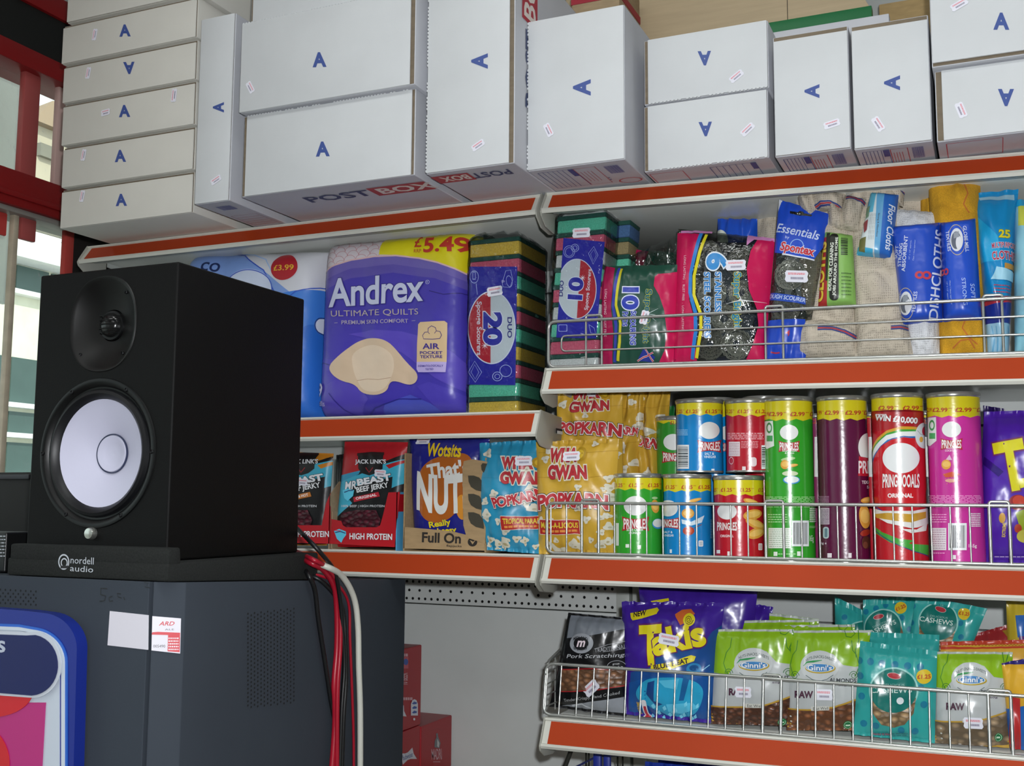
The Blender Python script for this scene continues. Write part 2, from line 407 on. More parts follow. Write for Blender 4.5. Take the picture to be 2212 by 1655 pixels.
sbox('trim_5', XL-.012, XL+.006, ya, yb-.004, zt1, zb0-.04, mat=REDP, bev=.003)
yc, yd = yx(120, 300), yx(131, 300)
sbox('trim_6', XL-.012, XL+.003, yc, yd+.01, zt1, zb0-.04, mat=M('c9a9a2', .5, 0, 'paint'), bev=.003)
ye, yf = yx(139, 540), yx(158, 540)
sbox('trim_7', XL-.012, XL+.003, ye, yf, .35, zt0-.01, mat=M('b8423c', .4, 0, 'paint'), bev=.003)
yg, yh = yx(24, 540), yx(36, 540)
sbox('trim_8', XL-.012, XL+.004, yg, yh, .35, zt0-.01, mat=M('b9ad98', .5, 0, 'brushed'), bev=.003)
sbox('trim_9', XL-.010, XL+.002, yh+.008, yh+.05, zx(60, 520), zt0-.01, mat=REDP, bev=.003)
for q, y0 in enumerate((-.9, -1.9, -2.9)): sbox('trim_%d' % (10+q), XL-.05, XL+.02, y0, y0+.05, .35, zb0, mat=RED, bev=.003)
structure(MB().box(XL-.08, XL+.0, YF, YB, 0, .35, M('7d1a18', .5, 0, 'paint')).box(XL-.008, XL, yf, YB, .35, zt0, M('1a1413', .6, 0, 'paint')).box(XL-.08, XL, YF, YB, zb1+.05, CEIL, M('a9aba9', .7, 0, 'paint')).build('wall_left'))
GL = M('f4faf6', .03, 0, 'clear', amt=.015)
structure(MB().box(XL-.03, XL-.026, YF, YB, .35, zt0, GL).build('window_1'))
structure(MB().box(XL-.03, XL-.026, YF, YB, zt1, zb0-.04, GL).build('window_2'))
X2 = XL-.3
o = MB().box(X2-.03, X2, -1.2, yx(48, 250, X2), 1.9, zx(25, 116, X2), M('f0f2e8', .7, 0, 'paint'), .003).build('sign_board')
tag(o, 'plain white board outside the upper shop window, left of the red post', 'board')
o = MB().box(XL-.012, XL-.004, -.4, yx(19, 480), zx(10, 508), zx(10, 458), M('c8403c', .5), .003).build('window_poster')
tag(o, 'small red notice with pale border stuck to the glass under the red transom', 'poster')
# street outside
XO = -9.
def fz(v, u=55): return on(u, v, 0, XO)[2]
def fy(u, v=700): return on(u, v, 0, XO)[1]
b = thing('office_building', 'pale building across the street with rows of grey-green windows', 'building', (XO, fy(60), 0))
y0, y1 = fy(-700), fy(230)
MB().box(XO-.5, XO, y0, y1, 0, fz(505), M('f2efd8', .8, 0, 'paint')).build('wall', b)
MB().box(XO-.2, XO+.35, y0, y1, fz(575), fz(515), M('ffffff', .7, 0, 'paint')).build('eaves', b)
for k, (va, vb) in enumerate(((632, 578), (874, 776), (938, 892), (1030, 958), (1230, 1050))):
    for j in range(6):
        ua, ub = 26+j*78-156, 96+j*78-156
        if ub > 215: continue
        w_ = MB().box(XO-.05, XO+.03, fy(ua), fy(ub), fz(va), fz(vb), M('4d625e', .25, 0, 'paint')).build('window', b)
    MB().box(XO, XO+.12, y0, y1, fz(va+10), fz(va), M('ffffff', .7, 0, 'paint')).build('sill', b)
o = thing('town_house', 'pale house with tiled roof glimpsed through the upper window slit', 'building', (-16, on(100, 300, 0, -16)[1], 0))
zb = on(100, 245, 0, -16)[2]; yy = on(90, 300, 0, -16)[1]; y2 = on(125, 300, 0, -16)[1]
MB().box(-17, -16, yy-.1, y2+1.5, 0, zb-.3, M('c9bca6', .8, 0, 'kraft')).build('wall', o)
for k in range(4): MB().box(-16, -15.9, yy-.1, y2+1.5, zb-.9-k*.75, zb-.65-k*.75, M('8a8578', .8, 0, 'paint')).build('stone_band', o)
MB().prism([(-17.2, yy-.4, zb-.3), (-15.8, yy-.4, zb-.3), (-16.4, yy+.6, zb+.5)], (0, 2.5, 0), M('a08870', .8, 0, 'kraft')).build('roof', o)
structure(MB().box(-40, XL-.1, -20, 25, -.06, -.02, M('8a8a86', .9, 0, 'paint')).build('ground'))
# ceiling lights
for lx, ly in ((.2, -1.1), (1.9, -1.1), (.2, -3.0), (-.9, -1.9)):
    t = thing('ceiling_light', 'long fluorescent ceiling light fitting', 'ceiling light', (lx, ly, CEIL), 'fluorescent fittings on the ceiling')
    MB().box(lx-.62, lx+.62, ly-.14, ly+.14, CEIL-.05, CEIL-.002, M('d8d8d8', .5), .004).build('housing', t)
    MB().box(lx-.6, lx+.6, ly-.12, ly+.12, CEIL-.075, CEIL-.05, M('ffffff', .5, 0, 'emit', amt=3.), .01).build('diffuser', t)
# ================================================================== shelving
METAL = M('adb1ac', .45, .0, 'paint'); WHT = M('c9c9bf', .4, 0, 'paint'); STRIP = M('a83a14', .5, 0, 'paint', amt=.15, spec=.2)
PANEL = M('c4c8c6', .5, 0, 'paint'); CAP = M('a2a298', .5, 0, 'paint'); SHB = M('dcded8', .22, 0, 'paint', amt=.05)
ZDK = on(975, 1652, 0, -.40)[2]-.004
ZS = {'top': 1.9225, 's2r': 1.622, 's3': 1.314, 's4': 1.0545, 's2l': 1.552, 'topl': 1.9215}
SL = {'top': -.0285, 's2r': -.0155, 's3': 0., 's4': .006, 's2l': 0., 'topl': 0.}   # the shelves hang a little out of level
def zs(key, x): return ZS[key]+SL[key]*(x-.004)   # height of each strip's upper edge
def rail_profile(z, hi=False):
    if hi: return [(.004, z+.0035), (-.0035, z+.0035), (-.0045, z+.0005), (-.002, z-.001), (-.0235, z-.0295), (-.0265, z-.0292), (-.0280, z-.0330), (-.0255, z-.0375), (-.0195, z-.0365), (-.010, z-.024), (.004, z-.012)]
    return [(.004, z+.0035), (-.0035, z+.0035), (-.0045, z+.0005), (-.002, z-.001), (-.0192, z-.0335), (-.0225, z-.0335), (-.0238, z-.0370), (-.0215, z-.0412), (-.0165, z-.0405), (-.008, z-.026), (.004, z-.012)]
def shelf(parent, x0, x1, z, depth=.47, k=0., hi=False, ce=.05):
    def B_(m, nm, par):
        m.v = [(v[0], v[1], v[2]+k*(v[0]-x0)) for v in m.v]; return m.build(nm, par)
    s = MB().box(x0+.003, x1-.003, .004, depth, z-.022, z-.0005, SHB, .001)
    s.box(x0+.01, x1-.01, .004, .012, z-.030, z-.021, METAL)
    so = B_(s, 'shelf', parent)
    pr = rail_profile(z, hi)
    B_(MB().prism([(x0+.0025, y, zz) for y, zz in pr], (x1-x0-.005, 0, 0), WHT), 'price_rail', so)
    B_(MB().prism([(x0+.0125, y, zz) for y, zz in ([(-.0027, z-.0015), (-.0241, z-.0293), (-.0231, z-.0303), (-.0017, z-.0022)] if hi else [(-.0027, z-.0015), (-.0202, z-.0338), (-.0192, z-.0343), (-.0017, z-.0020)])], (x1-x0-.025, 0, 0), STRIP), 'ticket_strip', so)
    for xa in (x0, x1-.0025):
        out = [(.012, z+.003), (-.0045, z+.0045), (-.0215, z-.031), (-.0255, z-.0375), (-.0225, z-.045), (-.005, z-.056), (.03, z-.06), (ce, z-.056), (ce, z-.002)]
        if hi: out = [(.012, z+.003), (-.0045, z+.0045), (-.0255, z-.0265), (-.0295, z-.034), (-.0262, z-.0415), (-.005, z-.056), (.03, z-.06), (ce, z-.056), (ce, z-.002)]
        B_(MB().prism([(xa, y, zz) for y, zz in out], (.0025, 0, 0), CAP, .0007), 'end_cap', so)
        sg = 1 if xa == x0 else -1; xb = x0+.004 if xa == x0 else x1-.0065
        B_(MB().prism([(xb, .05, z-.004), (xb, .05, z-.03), (xb, depth-.05, z-.075), (xb, depth, z-.075), (xb, depth, z-.004)], (.0025, 0, 0), METAL), 'bracket', so)
    return so
BAY = [('shelving_bay', 'grey metal shelving bay on the left, behind the speaker', -1.02, -.002), ('shelving_bay', 'grey metal shelving bay on the right with wire fronted shelves', .004, 1.004)]
for q, (nm, lb, xa, xb) in enumerate(BAY):
    t = thing(nm, lb, 'shelving', ((xa+xb)/2, .25, 0))
    for k, (za, zb_) in enumerate([(.05, 1.1795), (1.257, 1.545), (1.55, 1.85), (1.855, 2.2)]):
        MB().box(xa+.012, xb-.012, .478, .49, za, zb_, PANEL, .001).build('back_panel', t)
    if q: MB().box(xa+.012, xb-.012, .478, .49, 1.1825, 1.2545, PANEL, .001).build('back_panel', t)
    # perforated strip
    pm = MB(); pm.box(xa+.012, xb-.012, .476, .488, 1.182, 1.2545, PANEL, .001)
    ar = local_art((xa, .476, 1.2545), (1, 0, 0), (0, 0, 1), pm, off=.0004); HO = M('050605', 1, 0)
    for r_, (yy_, st_, of) in enumerate(() if q else ((.010, .0257, 0), (.026, .01285*1.2, .004), (.045, .0257, 0), (.063, .01285*1.2, .004))):
        x = .02+of
        while x < xb-xa-.02: ar.el(x, yy_, .0031, .0031, HO, n=12); ar.off -= ar.step; x += st_
    if not q: pm.build('perforated_panel', t)
    for xu in (xa, xb-.028):
        MB().box(xu, xu+.028, .47, .51, 0, 2.2, METAL, .002).build('upright', t)
    for key in (('topl', 's2l', 's3') if q == 0 else ('top', 's2r', 's3', 's4')): shelf(t, xa, xb, ZS[key], k=SL[key], hi=key[:3] == 'top', ce=.09 if key == 's2l' else .05)
    if q: shelf(t, xa, xb, .16, .5); shelf(t, xa, xb, .76, .47)
    else: MB().box(xa+.003, xb-.003, .06, .47, ZDK-.02, ZDK, M('b3a283', .5, 0, 'wood'), .001).box(xa+.003, xb-.003, .06, .09, ZDK-.06, ZDK-.02, METAL).build('deck', t)
    MB().box(xa+.02, xb-.02, .07, .09, .01, .1, METAL).build('plinth', t)
# end plate of the left bay's second shelf: slot with a scrap of label
m_ = MB(); m_.box(.0006, .0012, .056, .085, ZS['s2l']-.031, ZS['s2l']-.0225, M('101010', .8)); m_.box(.0012, .0016, .060, .085, ZS['s2l']-.032, ZS['s2l']-.0265, M('cfd6d2', .5))
o_ = m_.build('slot_label', None, 0); tag(o_, 'scrap of white label in the slot of the shelf end plate beside the popcorn bags', 'label')
# ================================================================== wire guards
WIRE = M('b4b6b2', .24, .7, 'brushed')
def dz2(x): return SL['s2r']*(x-.004)
def rr_path(pts, r, seg=5):   # rounds the corners of a polyline
    P = [Vector(tuple(map(float, p))) for p in pts]; out = [P[0]]
    for i in range(1, len(P)-1):
        a = (P[i-1]-P[i]).normalized(); b = (P[i+1]-P[i]).normalized(); p0 = P[i]+a*r; p2 = P[i]+b*r
        for k in range(seg+1):
            t = k/seg; out.append(p0*(1-t)**2+P[i]*2*t*(1-t)+p2*t*t)
    out.append(P[-1]); return out
def wire(pts, r, parent, name='wire'): return MB().tube(pts, r, WIRE, 8).build(name, parent, 60)
def guard(label, zb, zt, xl, lean, pxs, vmid, clips, side=None, horizontals=()):
    y0 = .008
    t = thing('wire_guard', label, 'wire guard', ((xl+.99)/2, y0, zb)); xr = .993
    B = lambda x: (x, y0, zb+.003); T = lambda x: (x, y0+lean, zt)
    path = rr_path([(xr, y0+lean, zt), T(xl), B(xl), (xr, y0, zb+.003)], .014)
    wire(path, .0027, t, 'frame')
    for k, u in enumerate(pxs):
        x = on(u, vmid, 1, y0+lean/2)[0]
        th = .0024 if u in clips else .0014
        wire([(x, y0, zb+.003), (x, y0+lean, zt)], th, t)
    x = on(pxs[-1], vmid, 1, y0+lean/2)[0]+.0262
    while x < xr: wire([(x, y0, zb+.003), (x, y0+lean, zt)], .0014, t); x += .0262
    for ua, ub in zip(clips[::2], clips[1::2]):
        xa, xb = (on(u, vmid, 1, y0+lean)[0] for u in (ua, ub))
        wire(rr_path([(xa, y0+lean, zt-.004), (xa, y0+lean, zt+.0055), (xb, y0+lean, zt+.0055), (xb, y0+lean, zt-.004)], .004), .0022, t, 'clip')
    return t
Z3, Z4, Z2 = ZS['s3']+.0035, ZS['s4']+.0035, ZS['s2r']+.0035
guard('chrome wire guard with close upright wires in front of the crisp tubes', Z3, 1.402, .004, 0., [1190, 1224, 1257, 1293, 1327.5, 1362, 1397, 1432, 1468, 1505, 1542, 1579, 1616, 1654, 1693, 1732, 1771, 1810, 1850, 1890, 1930.5, 1972, 2012, 2054, 2096, 2139, 2182], 1150, [1257, 1293, 1654, 1693, 2139, 2182])
t = guard('chrome wire guard leaning back on the lowest stocked shelf, before the nut packets', Z4, 1.140, -.002, .014, [1180, 1210, 1247, 1281, 1314, 1351, 1384, 1420, 1457, 1494, 1531, 1568, 1607, 1648, 1687, 1723, 1761.5, 1801, 1842, 1882.5, 1923, 1965, 2007, 2050, 2092.5, 2135, 2184], 1520, [1648, 1687, 2135, 2184])
sp = rr_path([(-.001, .012, Z4+.003), (-.001, .022, 1.141), (.006, .20, 1.19), (.006, .20, Z4+.003)], .012)
wire(sp, .0024, t, 'side_frame')
for k in range(5):
    z = Z4+.014+k*.017; wire([(-.001, .014, z), (.006, .2, z+.008*k)], .0013, t, 'side_wire')
for k in range(4):
    f_ = (k+1)/5; wire([(.0+.001*k, .02+f_*.18, Z4+.003), (.0+.001*k, .02+f_*.18, 1.141+f_*.048)], .0013, t, 'side_wire')
# second shelf: long horizontal wires
y0 = .008; zt = 1.704
t = thing('wire_guard', 'wire guard of long horizontal wires in front of the scourers and cloths', 'wire guard', (.5, y0, Z2))
def tilt(P): return [(p[0], p[1], p[2]+dz2(p[0])+.0045) for p in P]
Z2 -= .0045
wire(rr_path(tilt([(.993, y0, zt), (.006, y0, zt-.003), (.006, y0, Z2+.003), (.993, y0, Z2+.003)]), .012), .0026, t, 'frame')
wire(rr_path(tilt([(.993, y0-.002, 1.676), (.030, y0-.002, 1.676), (.030, y0-.002, 1.650), (.993, y0-.002, 1.650)]), .008), .0015, t, 'inner_frame')
for u in (1265, 1299, 1653, 1691, 2126, 2167):
    x = on(u, 720, 1, y0)[0]; wire(tilt([(x, y0+.002, Z2+.003), (x, y0+.002, zt)]), .0019, t)
for ua, ub in ((1265, 1299), (1653, 1691), (2126, 2167)):
    xa, xb = (on(u, 680, 1, y0)[0] for u in (ua, ub))
    wire(rr_path(tilt([(xa, y0+.002, zt-.004), (xa, y0+.002, zt+.005), (xb, y0+.002, zt+.005), (xb, y0+.002, zt-.004)]), .004), .0022, t, 'clip')
# ================================================================== white postal boxes on the top shelf
ZTL = ZS['topl']+.004; ZT = ZTL
CARD = M('c6c9cb', .6, 0, 'card'); CARDW = M('c9c7bf', .65, 0, 'card'); KR = M('6f6352', .8, 0, 'kraft'); BLUE = '3a4f8f'
CARDB = M('bcbec4', .6, 0, 'card')
def postbox(label, bl, br, vtl, vtr, depth, zb=None, Apos=None, Arot=0, Asz=28, stick=None, srot=0, margins=(3, 3, 3, 3), warm=False, z=None, xr=None, ztop=None, bottom=None, notch=None, y=None, group='white postal boxes on the top shelf'):
    """bl, br: photo px of the lower front corners; vtl: px of the upper left corner"""
    if zb is None:
        xx = on(*bl, 2, ZTL)[0]; zb = ZTL if xx < .0 else zs('top', xx)+.0045
    P = on(*bl, 2, zb) if y is None else on(*bl, 1, y)
    yfr = (P[1] + (on(*br, 2, zb)[1] if y is None else y))/2 if br else P[1]
    x0 = on(*bl, 1, yfr)[0]; x1 = on(*br, 1, yfr)[0] if br else xr
    z1 = ztop if ztop else on(*vtl, 1, yfr)[2]
    t = thing('shipping_box', label, 'box', ((x0+x1)/2, yfr, zb), group); W_ = CARDW if warm else CARD
    x0 += .001; x1 -= .001; z1 -= .0008
    b = MB(); b.box(x0, x1, yfr+.004, yfr+depth, zb+.0005, z1, CARDW if warm else CARDB, .0016)
    b.box(x0+.0015, x1-.0015, yfr+.0035, yfr+.006, zb+.002, z1-.0015, KR)
    if bottom: bottom(b, x0, x1, yfr, depth, zb)
    b.build('carton', t)
    l, r_, tp, bo = [(m if m > 4 else m*.45)/1000 for m in margins]
    f = MB(); fx0, fx1, fz0, fz1 = x0+l, x1-r_, zb+bo, z1-tp
    f.box(fx0, fx1, yfr, yfr+.0034, fz0, fz1, W_, .0012)
    if notch:   # perforated torn edge
        n = int(((fx1-fx0) if notch in 'tb' else (fz1-fz0))/.006); rr = random.Random(len(label))
        for k in range(n):
            q = (k+.5)/n
            if rr.random() < .2: continue
            if notch in 'tb': x = fx0+(fx1-fx0)*q; zz = fz1 if notch == 't' else fz0; f.box(x-.0018, x+.0018, yfr+.0002, yfr+.003, zz-.001, zz+.0012, W_)
            else: zz = fz0+(fz1-fz0)*q; x = fx0 if notch == 'l' else fx1; f.box(x-.0012, x+.001, yfr+.0002, yfr+.003, zz-.0018, zz+.0018, W_)
    fo = f.build('front_flap', t)
    if Apos:
        a = MB(); S = plane_art((x0, yfr, zb), (x1, yfr, zb), (x1, yfr, z1), (x0, yfr, z1), a); S.off = .0003
        S.tx('A', Apos[0], Apos[1], Asz*1.12, Asz*1.2, BLUE, rot=Arot, b=.09); a.build('printed_letter', t, 0)
    if stick: sticker(t, on(*stick, 1, yfr)+np.array([0, -.0003, 0]), (0, -1, 0), .0235, .0108, srot, len(label))
    return x0, x1, yfr, z1
def under(x0, x1, yf, depth, zb, b):   # lettering surface of the underside, seen from below
    return local_art((x0, yf, zb+.0004), (1, 0, 0), (0, -1, 0), b, off=.0001, rough=.6)
def ua(px, zb=ZTL): return on(*px, 2, zb)
def b_postbox(b, x0, x1, yf, dp, zb, txt=True):
    p = np.array([x0, yf, zb]); w = x1-x0
    S = local_art((x0, yf+.004, zb), (1, 0, 0), (0, -1, 0), b, off=.0003, rough=.6)
    return S
def bot_B2(b, x0, x1, yf, dp, zb):
    S = b_postbox(b, x0, x1, yf, dp, zb)
    P0, P1, P2 = [ua(p) for p in ((655, 430), (790, 416), (950, 385))]
    S.tx('POST', P0[0]-x0+.066, .056, .128, .034, '3c4668', b=.05); xs = P0[0]-x0+.134
    S.pg([(xs, .034), (x1-x0-.002, .034), (x1-x0-.002, .080), (xs, .080)], 'a83a40'); S.tx('BOX', xs+.066, .057, .108, .033, 'd9cfc6', b=.06)
def bot_E(b, x0, x1, yf, dp, zb):
    S = b_postbox(b, x0, x1, yf, dp, zb); w = x1-x0
    S.pg([(0, .014), (.066, .014), (.066, .052), (0, .052)], 'a83a40'); S.tx('BOX', .036, .033, .05, .026, 'd9cfc6', rot=180, b=.06)
    S.tx('POST', .1, .034, .068, .027, '3c4668', rot=180, b=.05)
def form(S, x, y, w, h, blue='454d84', red='b04850'):
    S.st([(x, y), (x+w, y), (x+w, y+h), (x, y+h), (x, y)], .0012, blue)
    for k in range(5): S.st([(x+w*(k+1)/7, y), (x+w*(k+1)/7, y+h)], .0008, blue)
    S.rc(x+w-.008, y, x+w, y+h*.4, blue)
def formr(S, x, y, w, h, red='b04850'):
    S.st([(x, y), (x+w, y), (x+w, y+h), (x, y+h), (x, y)], .0012, red)
    for k in range(4): S.st([(x+w*(k+1)/6, y+h*.2), (x+w*(k+1)/6, y+h*.8)], .0008, red)
def bot_F(b, x0, x1, yf, dp, zb):
    S = b_postbox(b, x0, x1, yf, dp, zb); w = x1-x0
    form(S, .012, .012, w*.36, .09); formr(S, .012+w*.37, .012, w*.22, .09); S.bars(.012+w*.66, .012, w-.016, .06, '5d6398', True, bg=None)
    S.lines(.012+w*.6, .07, w-.05, .09, 2, '454d84'); S.el(w*.86, .1, .02, .014, 'b04850', hole=.86)
def bot_G(b, x0, x1, yf, dp, zb):
    S = b_postbox(b, x0, x1, yf, dp, zb); w = x1-x0
    S.st([(.005, .012), (w*.3, .012), (w*.3, .08), (.005, .08), (.005, .012)], .0014, 'b83a48'); form(S, w*.52, .012, w*.36, .08)
def bot_H(b, x0, x1, yf, dp, zb):
    S = b_postbox(b, x0, x1, yf, dp, zb); w = x1-x0
    form(S, .01, .012, w*.34, .08); formr(S, .01+w*.36, .012, w*.22, .08); S.bars(.01+w*.62, .008, w-.012, .07, '5d6398', True, bg=None)
def bot_J(b, x0, x1, yf, dp, zb):
    S = b_postbox(b, x0, x1, yf, dp, zb); w = x1-x0
    S.st([(.012, .01), (.085, .01), (.085, .08), (.012, .08), (.012, .01)], .0014, 'b83a48'); form(S, .16, .01, .09, .08)
def bot_V(b, x0, x1, yf, dp, zb):
    S = b_postbox(b, x0, x1, yf, dp, zb); w = x1-x0
    S.bars(w*.3, .02, w*.8, .05, '5d6398', True, bg=None); S.st([(w*.15, .085), (w*.9, .085), (w*.9, .2), (w*.15, .2), (w*.15, .085)], .001, '8a4060')
    for k in range(7): S.st([(w*.2, .1+k*.013), (w*.85, .1+k*.013)], .001, 'a85058')
    S.rc(w*.2, .18, w*.55, .19, 'b04850')
# left stack, bottom to top

stk = [((128, 492), (416, 447), (132, 410), (262, 432), (178, 424), 'bottom box of the stack of flat white postal boxes at the left end'),
       ((131, 403), (418, 352), (138, 318), (260, 337), (181, 335), 'second lowest flat white postal box of the left-end stack'),
       ((131, 308), (420, 257), (137, 226), (269, 240), None, 'third flat white postal box from the bottom of the left-end stack, with two labels'),
       ((133, 220), (423, 160), (135, 143), (279, 147), (191, 158), 'fourth postal box of the left-end stack, its letter A upside down, creamier card'),
       ((131, 137), (424, 70), (138, 55), (270, 66), (205, 75), 'fifth flat white postal box of the left-end stack, just under the topmost'),]
zcur = ZT; rs = random.Random(4)
for k, (bl, br, tl, A, stp, lb) in enumerate(stk):
    yf_ = on(*stk[0][0], 2, ZT)[1]-.004 + (.012, .005, -.001, -.005, -.012)[k]
    ztop = on(*tl, 1, yf_)[2]
    postbox(lb, bl, br, tl, None, .30, zb=zcur, Apos=A, Arot=180+2 if k == 3 else 2, Asz=22, stick=stp, srot=80, warm=True, margins=(2, 4, 5, 2), ztop=ztop, y=yf_)
    if k == 2:
        t = [o for o in COL.objects if o.get('label') == lb][0]
        sticker(t, on(376, 206, 1, yf_-.0005), (0, -1, 0), .026, .012, 85, 2); sticker(t, on(228, 243, 1, yf_-.0005), (0, -1, 0), .022, .012, 5, 3)
    zcur = ztop+.0003
x0 = on(142, 45, 1, yf_+.01)[0]; x1 = on(432, -10, 1, yf_+.01)[0]
postbox('topmost flat white postal box of the left-end stack, cut by the picture edge', (142, 45), (432, -20), None, None, .3, zb=zcur, warm=True, ztop=zcur+.058, y=yf_-.006)
postbox('narrow white postal box standing on end beside the left-end stack, sideways letter A', (418, 445), (494, 430), (447, 38), None, .33, Apos=(472, 232), Arot=90, Asz=20, stick=(467, 389), srot=25, margins=(1, 2, 3, 2), bottom=bot_V)
_, _, yB, z1 = postbox('large white postal box at the bottom of the middle stack, its underside lettered', (518, 431), (894, 372), (530, 249), None, .33, Apos=(697, 322), Arot=2, Asz=27, margins=(8, 5, 4, 1), bottom=bot_B2, notch='t')
_, _, _, z2 = postbox('large white postal box resting on the lettered one, letter A upright', (515, 233), (895, 166), (527, 49), None, .33, zb=z1+.0015, y=yB-.012, Apos=(690, 129), Arot=2, Asz=27, stick=(541, 189), srot=-60, margins=(1, 8, 2, 1), notch='t')
postbox('large white postal box topmost of the middle stack, only its lower edge in view', (538, 44), (905, -38), None, None, .33, zb=z2+.0015, y=yB-.006, ztop=z2+.16, margins=(6, 5, 4, 1))
def side_E(t_):
    pass
xa, xb, yE, zE = postbox('tall white postal box on end with lettered right side, right of the middle stack', (917, 376), (1110, 352), (930, -90), None, .33, Apos=(1036, 132), Arot=90, Asz=30, stick=(1033, 314), srot=28, margins=(4, 8, 3, 3), bottom=bot_E, notch='l')
t = [o for o in COL.objects if o.get('label', '').startswith('tall white postal box on end with lettered')][0]
a = MB(); S = local_art((xb+.0004, yE+.004, zE), (0, 1, 0), (0, 0, 1), a, off=.0003, rough=.6)
zr = zE-on(1150, 45, 0, xb)[2]
S.pg([(.026, 0), (.09, 0), (.09, zr+.012), (.026, zr+.012)], 'a83040'); S.tx('BOX', .058, zr-.055, .12, .05, 'e0d6d0', rot=90, b=.05); S.tx('POST', .062, zr+.09, .13, .044, '3c4668', rot=90, b=.05)
a.build('printed_side', t, 0)
postbox('wide white postal box, letter A sideways, small label on its lower left', (1137, 369), (1350, 345), (1142, 44), None, .33, Apos=(1257, 189), Arot=90, Asz=32, stick=(1185, 281), srot=-65, margins=(2, 1, 4, 3), bottom=bot_F, notch='l')
_, _, yG, z1 = postbox('lower of two smaller white postal boxes, letter A upside down, brown edge on its left', (1389, 371), (1662, 340), (1396, 228), None, .28, Apos=(1524, 279), Arot=182, Asz=26, stick=(1615, 280), srot=40, margins=(7, 3, 2, 3), bottom=bot_G, notch='b')
_, _, _, zG = postbox('upper of two smaller white postal boxes with letter A upside down', (1389, 221), (1662, 183), (1396, 85), None, .28, zb=z1+.001, y=yG-.003, Apos=(1522, 126), Arot=182, Asz=26, stick=(1591, 165), srot=35, margins=(7, 3, 1, 3), notch='b')
postbox('white postal box on end right of the pair, sideways A, brown upper edge', (1672, 338), (1840, 322), (1670, 78), None, .28, Apos=(1754, 197), Arot=90, Asz=27, stick=(1797, 268), srot=12, margins=(3, 2, 8, 4), bottom=bot_H)
postbox('white postal box on end touching the right-edge stack, sideways A, slanting label', (1843, 321), (2016, 307), (1837, 55), None, .28, Apos=(1927, 179), Arot=90, Asz=29, stick=(1897, 268), srot=-62, margins=(2, 2, 8, 4), bottom=bot_H)
_, xJ, yJ, z1 = postbox('lower white postal box at the right edge of the picture, letter A upside down', (2022, 307), None, (2023, 151), None, .28, Apos=(2173, 211), Arot=180, Asz=31, stick=(2076, 238), srot=-72, margins=(9, 2, 2, 3), bottom=bot_J, xr=.93)
postbox('upper white postal box at the right edge of the picture, letter A upright', (2011, 141), None, (2006, -60), None, .28, zb=z1+.001, y=yJ-.012, Apos=(2163, 46), Arot=0, Asz=31, stick=(2072, 10), srot=25, margins=(2, 2, 2, 6), xr=.935)
# things behind the boxes on the top shelf
t = thing('board_panel', 'beige wood-effect board with a green lower edge leaning behind the boxes', 'board', (.45, .34, ZT))
yb_ = .34; P = lambda u, v: on(u, v, 1, yb_)
z0 = P(1876, 14)[2]; xr = P(1878, 14)[0]; xl = P(1222, 14)[0]
zg = z0-.026
MB().prism([(xl, yb_, z0), (xr, yb_, z0), (xr-.07, yb_, z0+.14), (xr-.07, yb_, z0+.4), (xl, yb_, z0+.4)], (0, .018, 0), M('b5a282', .6, 0, 'wood'), .001).build('panel', t)
MB().box(xl, xr+.004, yb_-.003, yb_+.02, zg, z0, M('0f6a38', .45, 0, 'paint'), .001).build('edge_band', t)
MB().box(xl, xr+.004, yb_, yb_+.02, ZT, zg, M('8a7358', .7, 0, 'kraft')).build('base_board', t)
ms = MB(); xs_ = P(1700, 10)[0]; ms.box(xs_, xs_+.0012, yb_-.0005, yb_+.002, z0, z0+.4, M('3a3026', .8)).build('seam', t)
c = on(1920, 22, 1, .22); o = thing('flat_box', 'flat white box lying behind the boxes, below the green edge', 'box', (.75, .3, ZT))
zf = on(1800, 48, 1, .22)[2]
MB().box(on(1620, 60, 1, .22)[0], c[0], .22, .33, zs('top', .4)+.004, zf, M('c4c6cc', .6, 0, 'card'), .002).build('carton', o)
o = thing('brown_carton', 'plain brown carton behind the white boxes near the right edge', 'box', (.9, .4, ZT))
p = on(1925, 30, 1, .40); q = on(2012, 5, 1, .40); MB().box(p[0]-.02, q[0]+.25, .38, .47, ZT, q[2]+.004, M('a38a5e', .75, 0, 'kraft'), .002).build('carton', o)
o = thing('brown_carton', 'brown carton with a red stripe in the gap behind the wide box', 'box', (.1, .15, ZT))
p = on(1235, 12, 1, .19); cr_ = on(1338, 10, 1, .19)[0]; MB().box(p[0], cr_, .19, .32, ZT, p[2]+.05, M('a08b6c', .75, 0, 'kraft'), .002).box(p[0]-.001, cr_+.001, .189, .321, p[2], p[2]+.014, M('9a2030', .6)).build('carton', o)
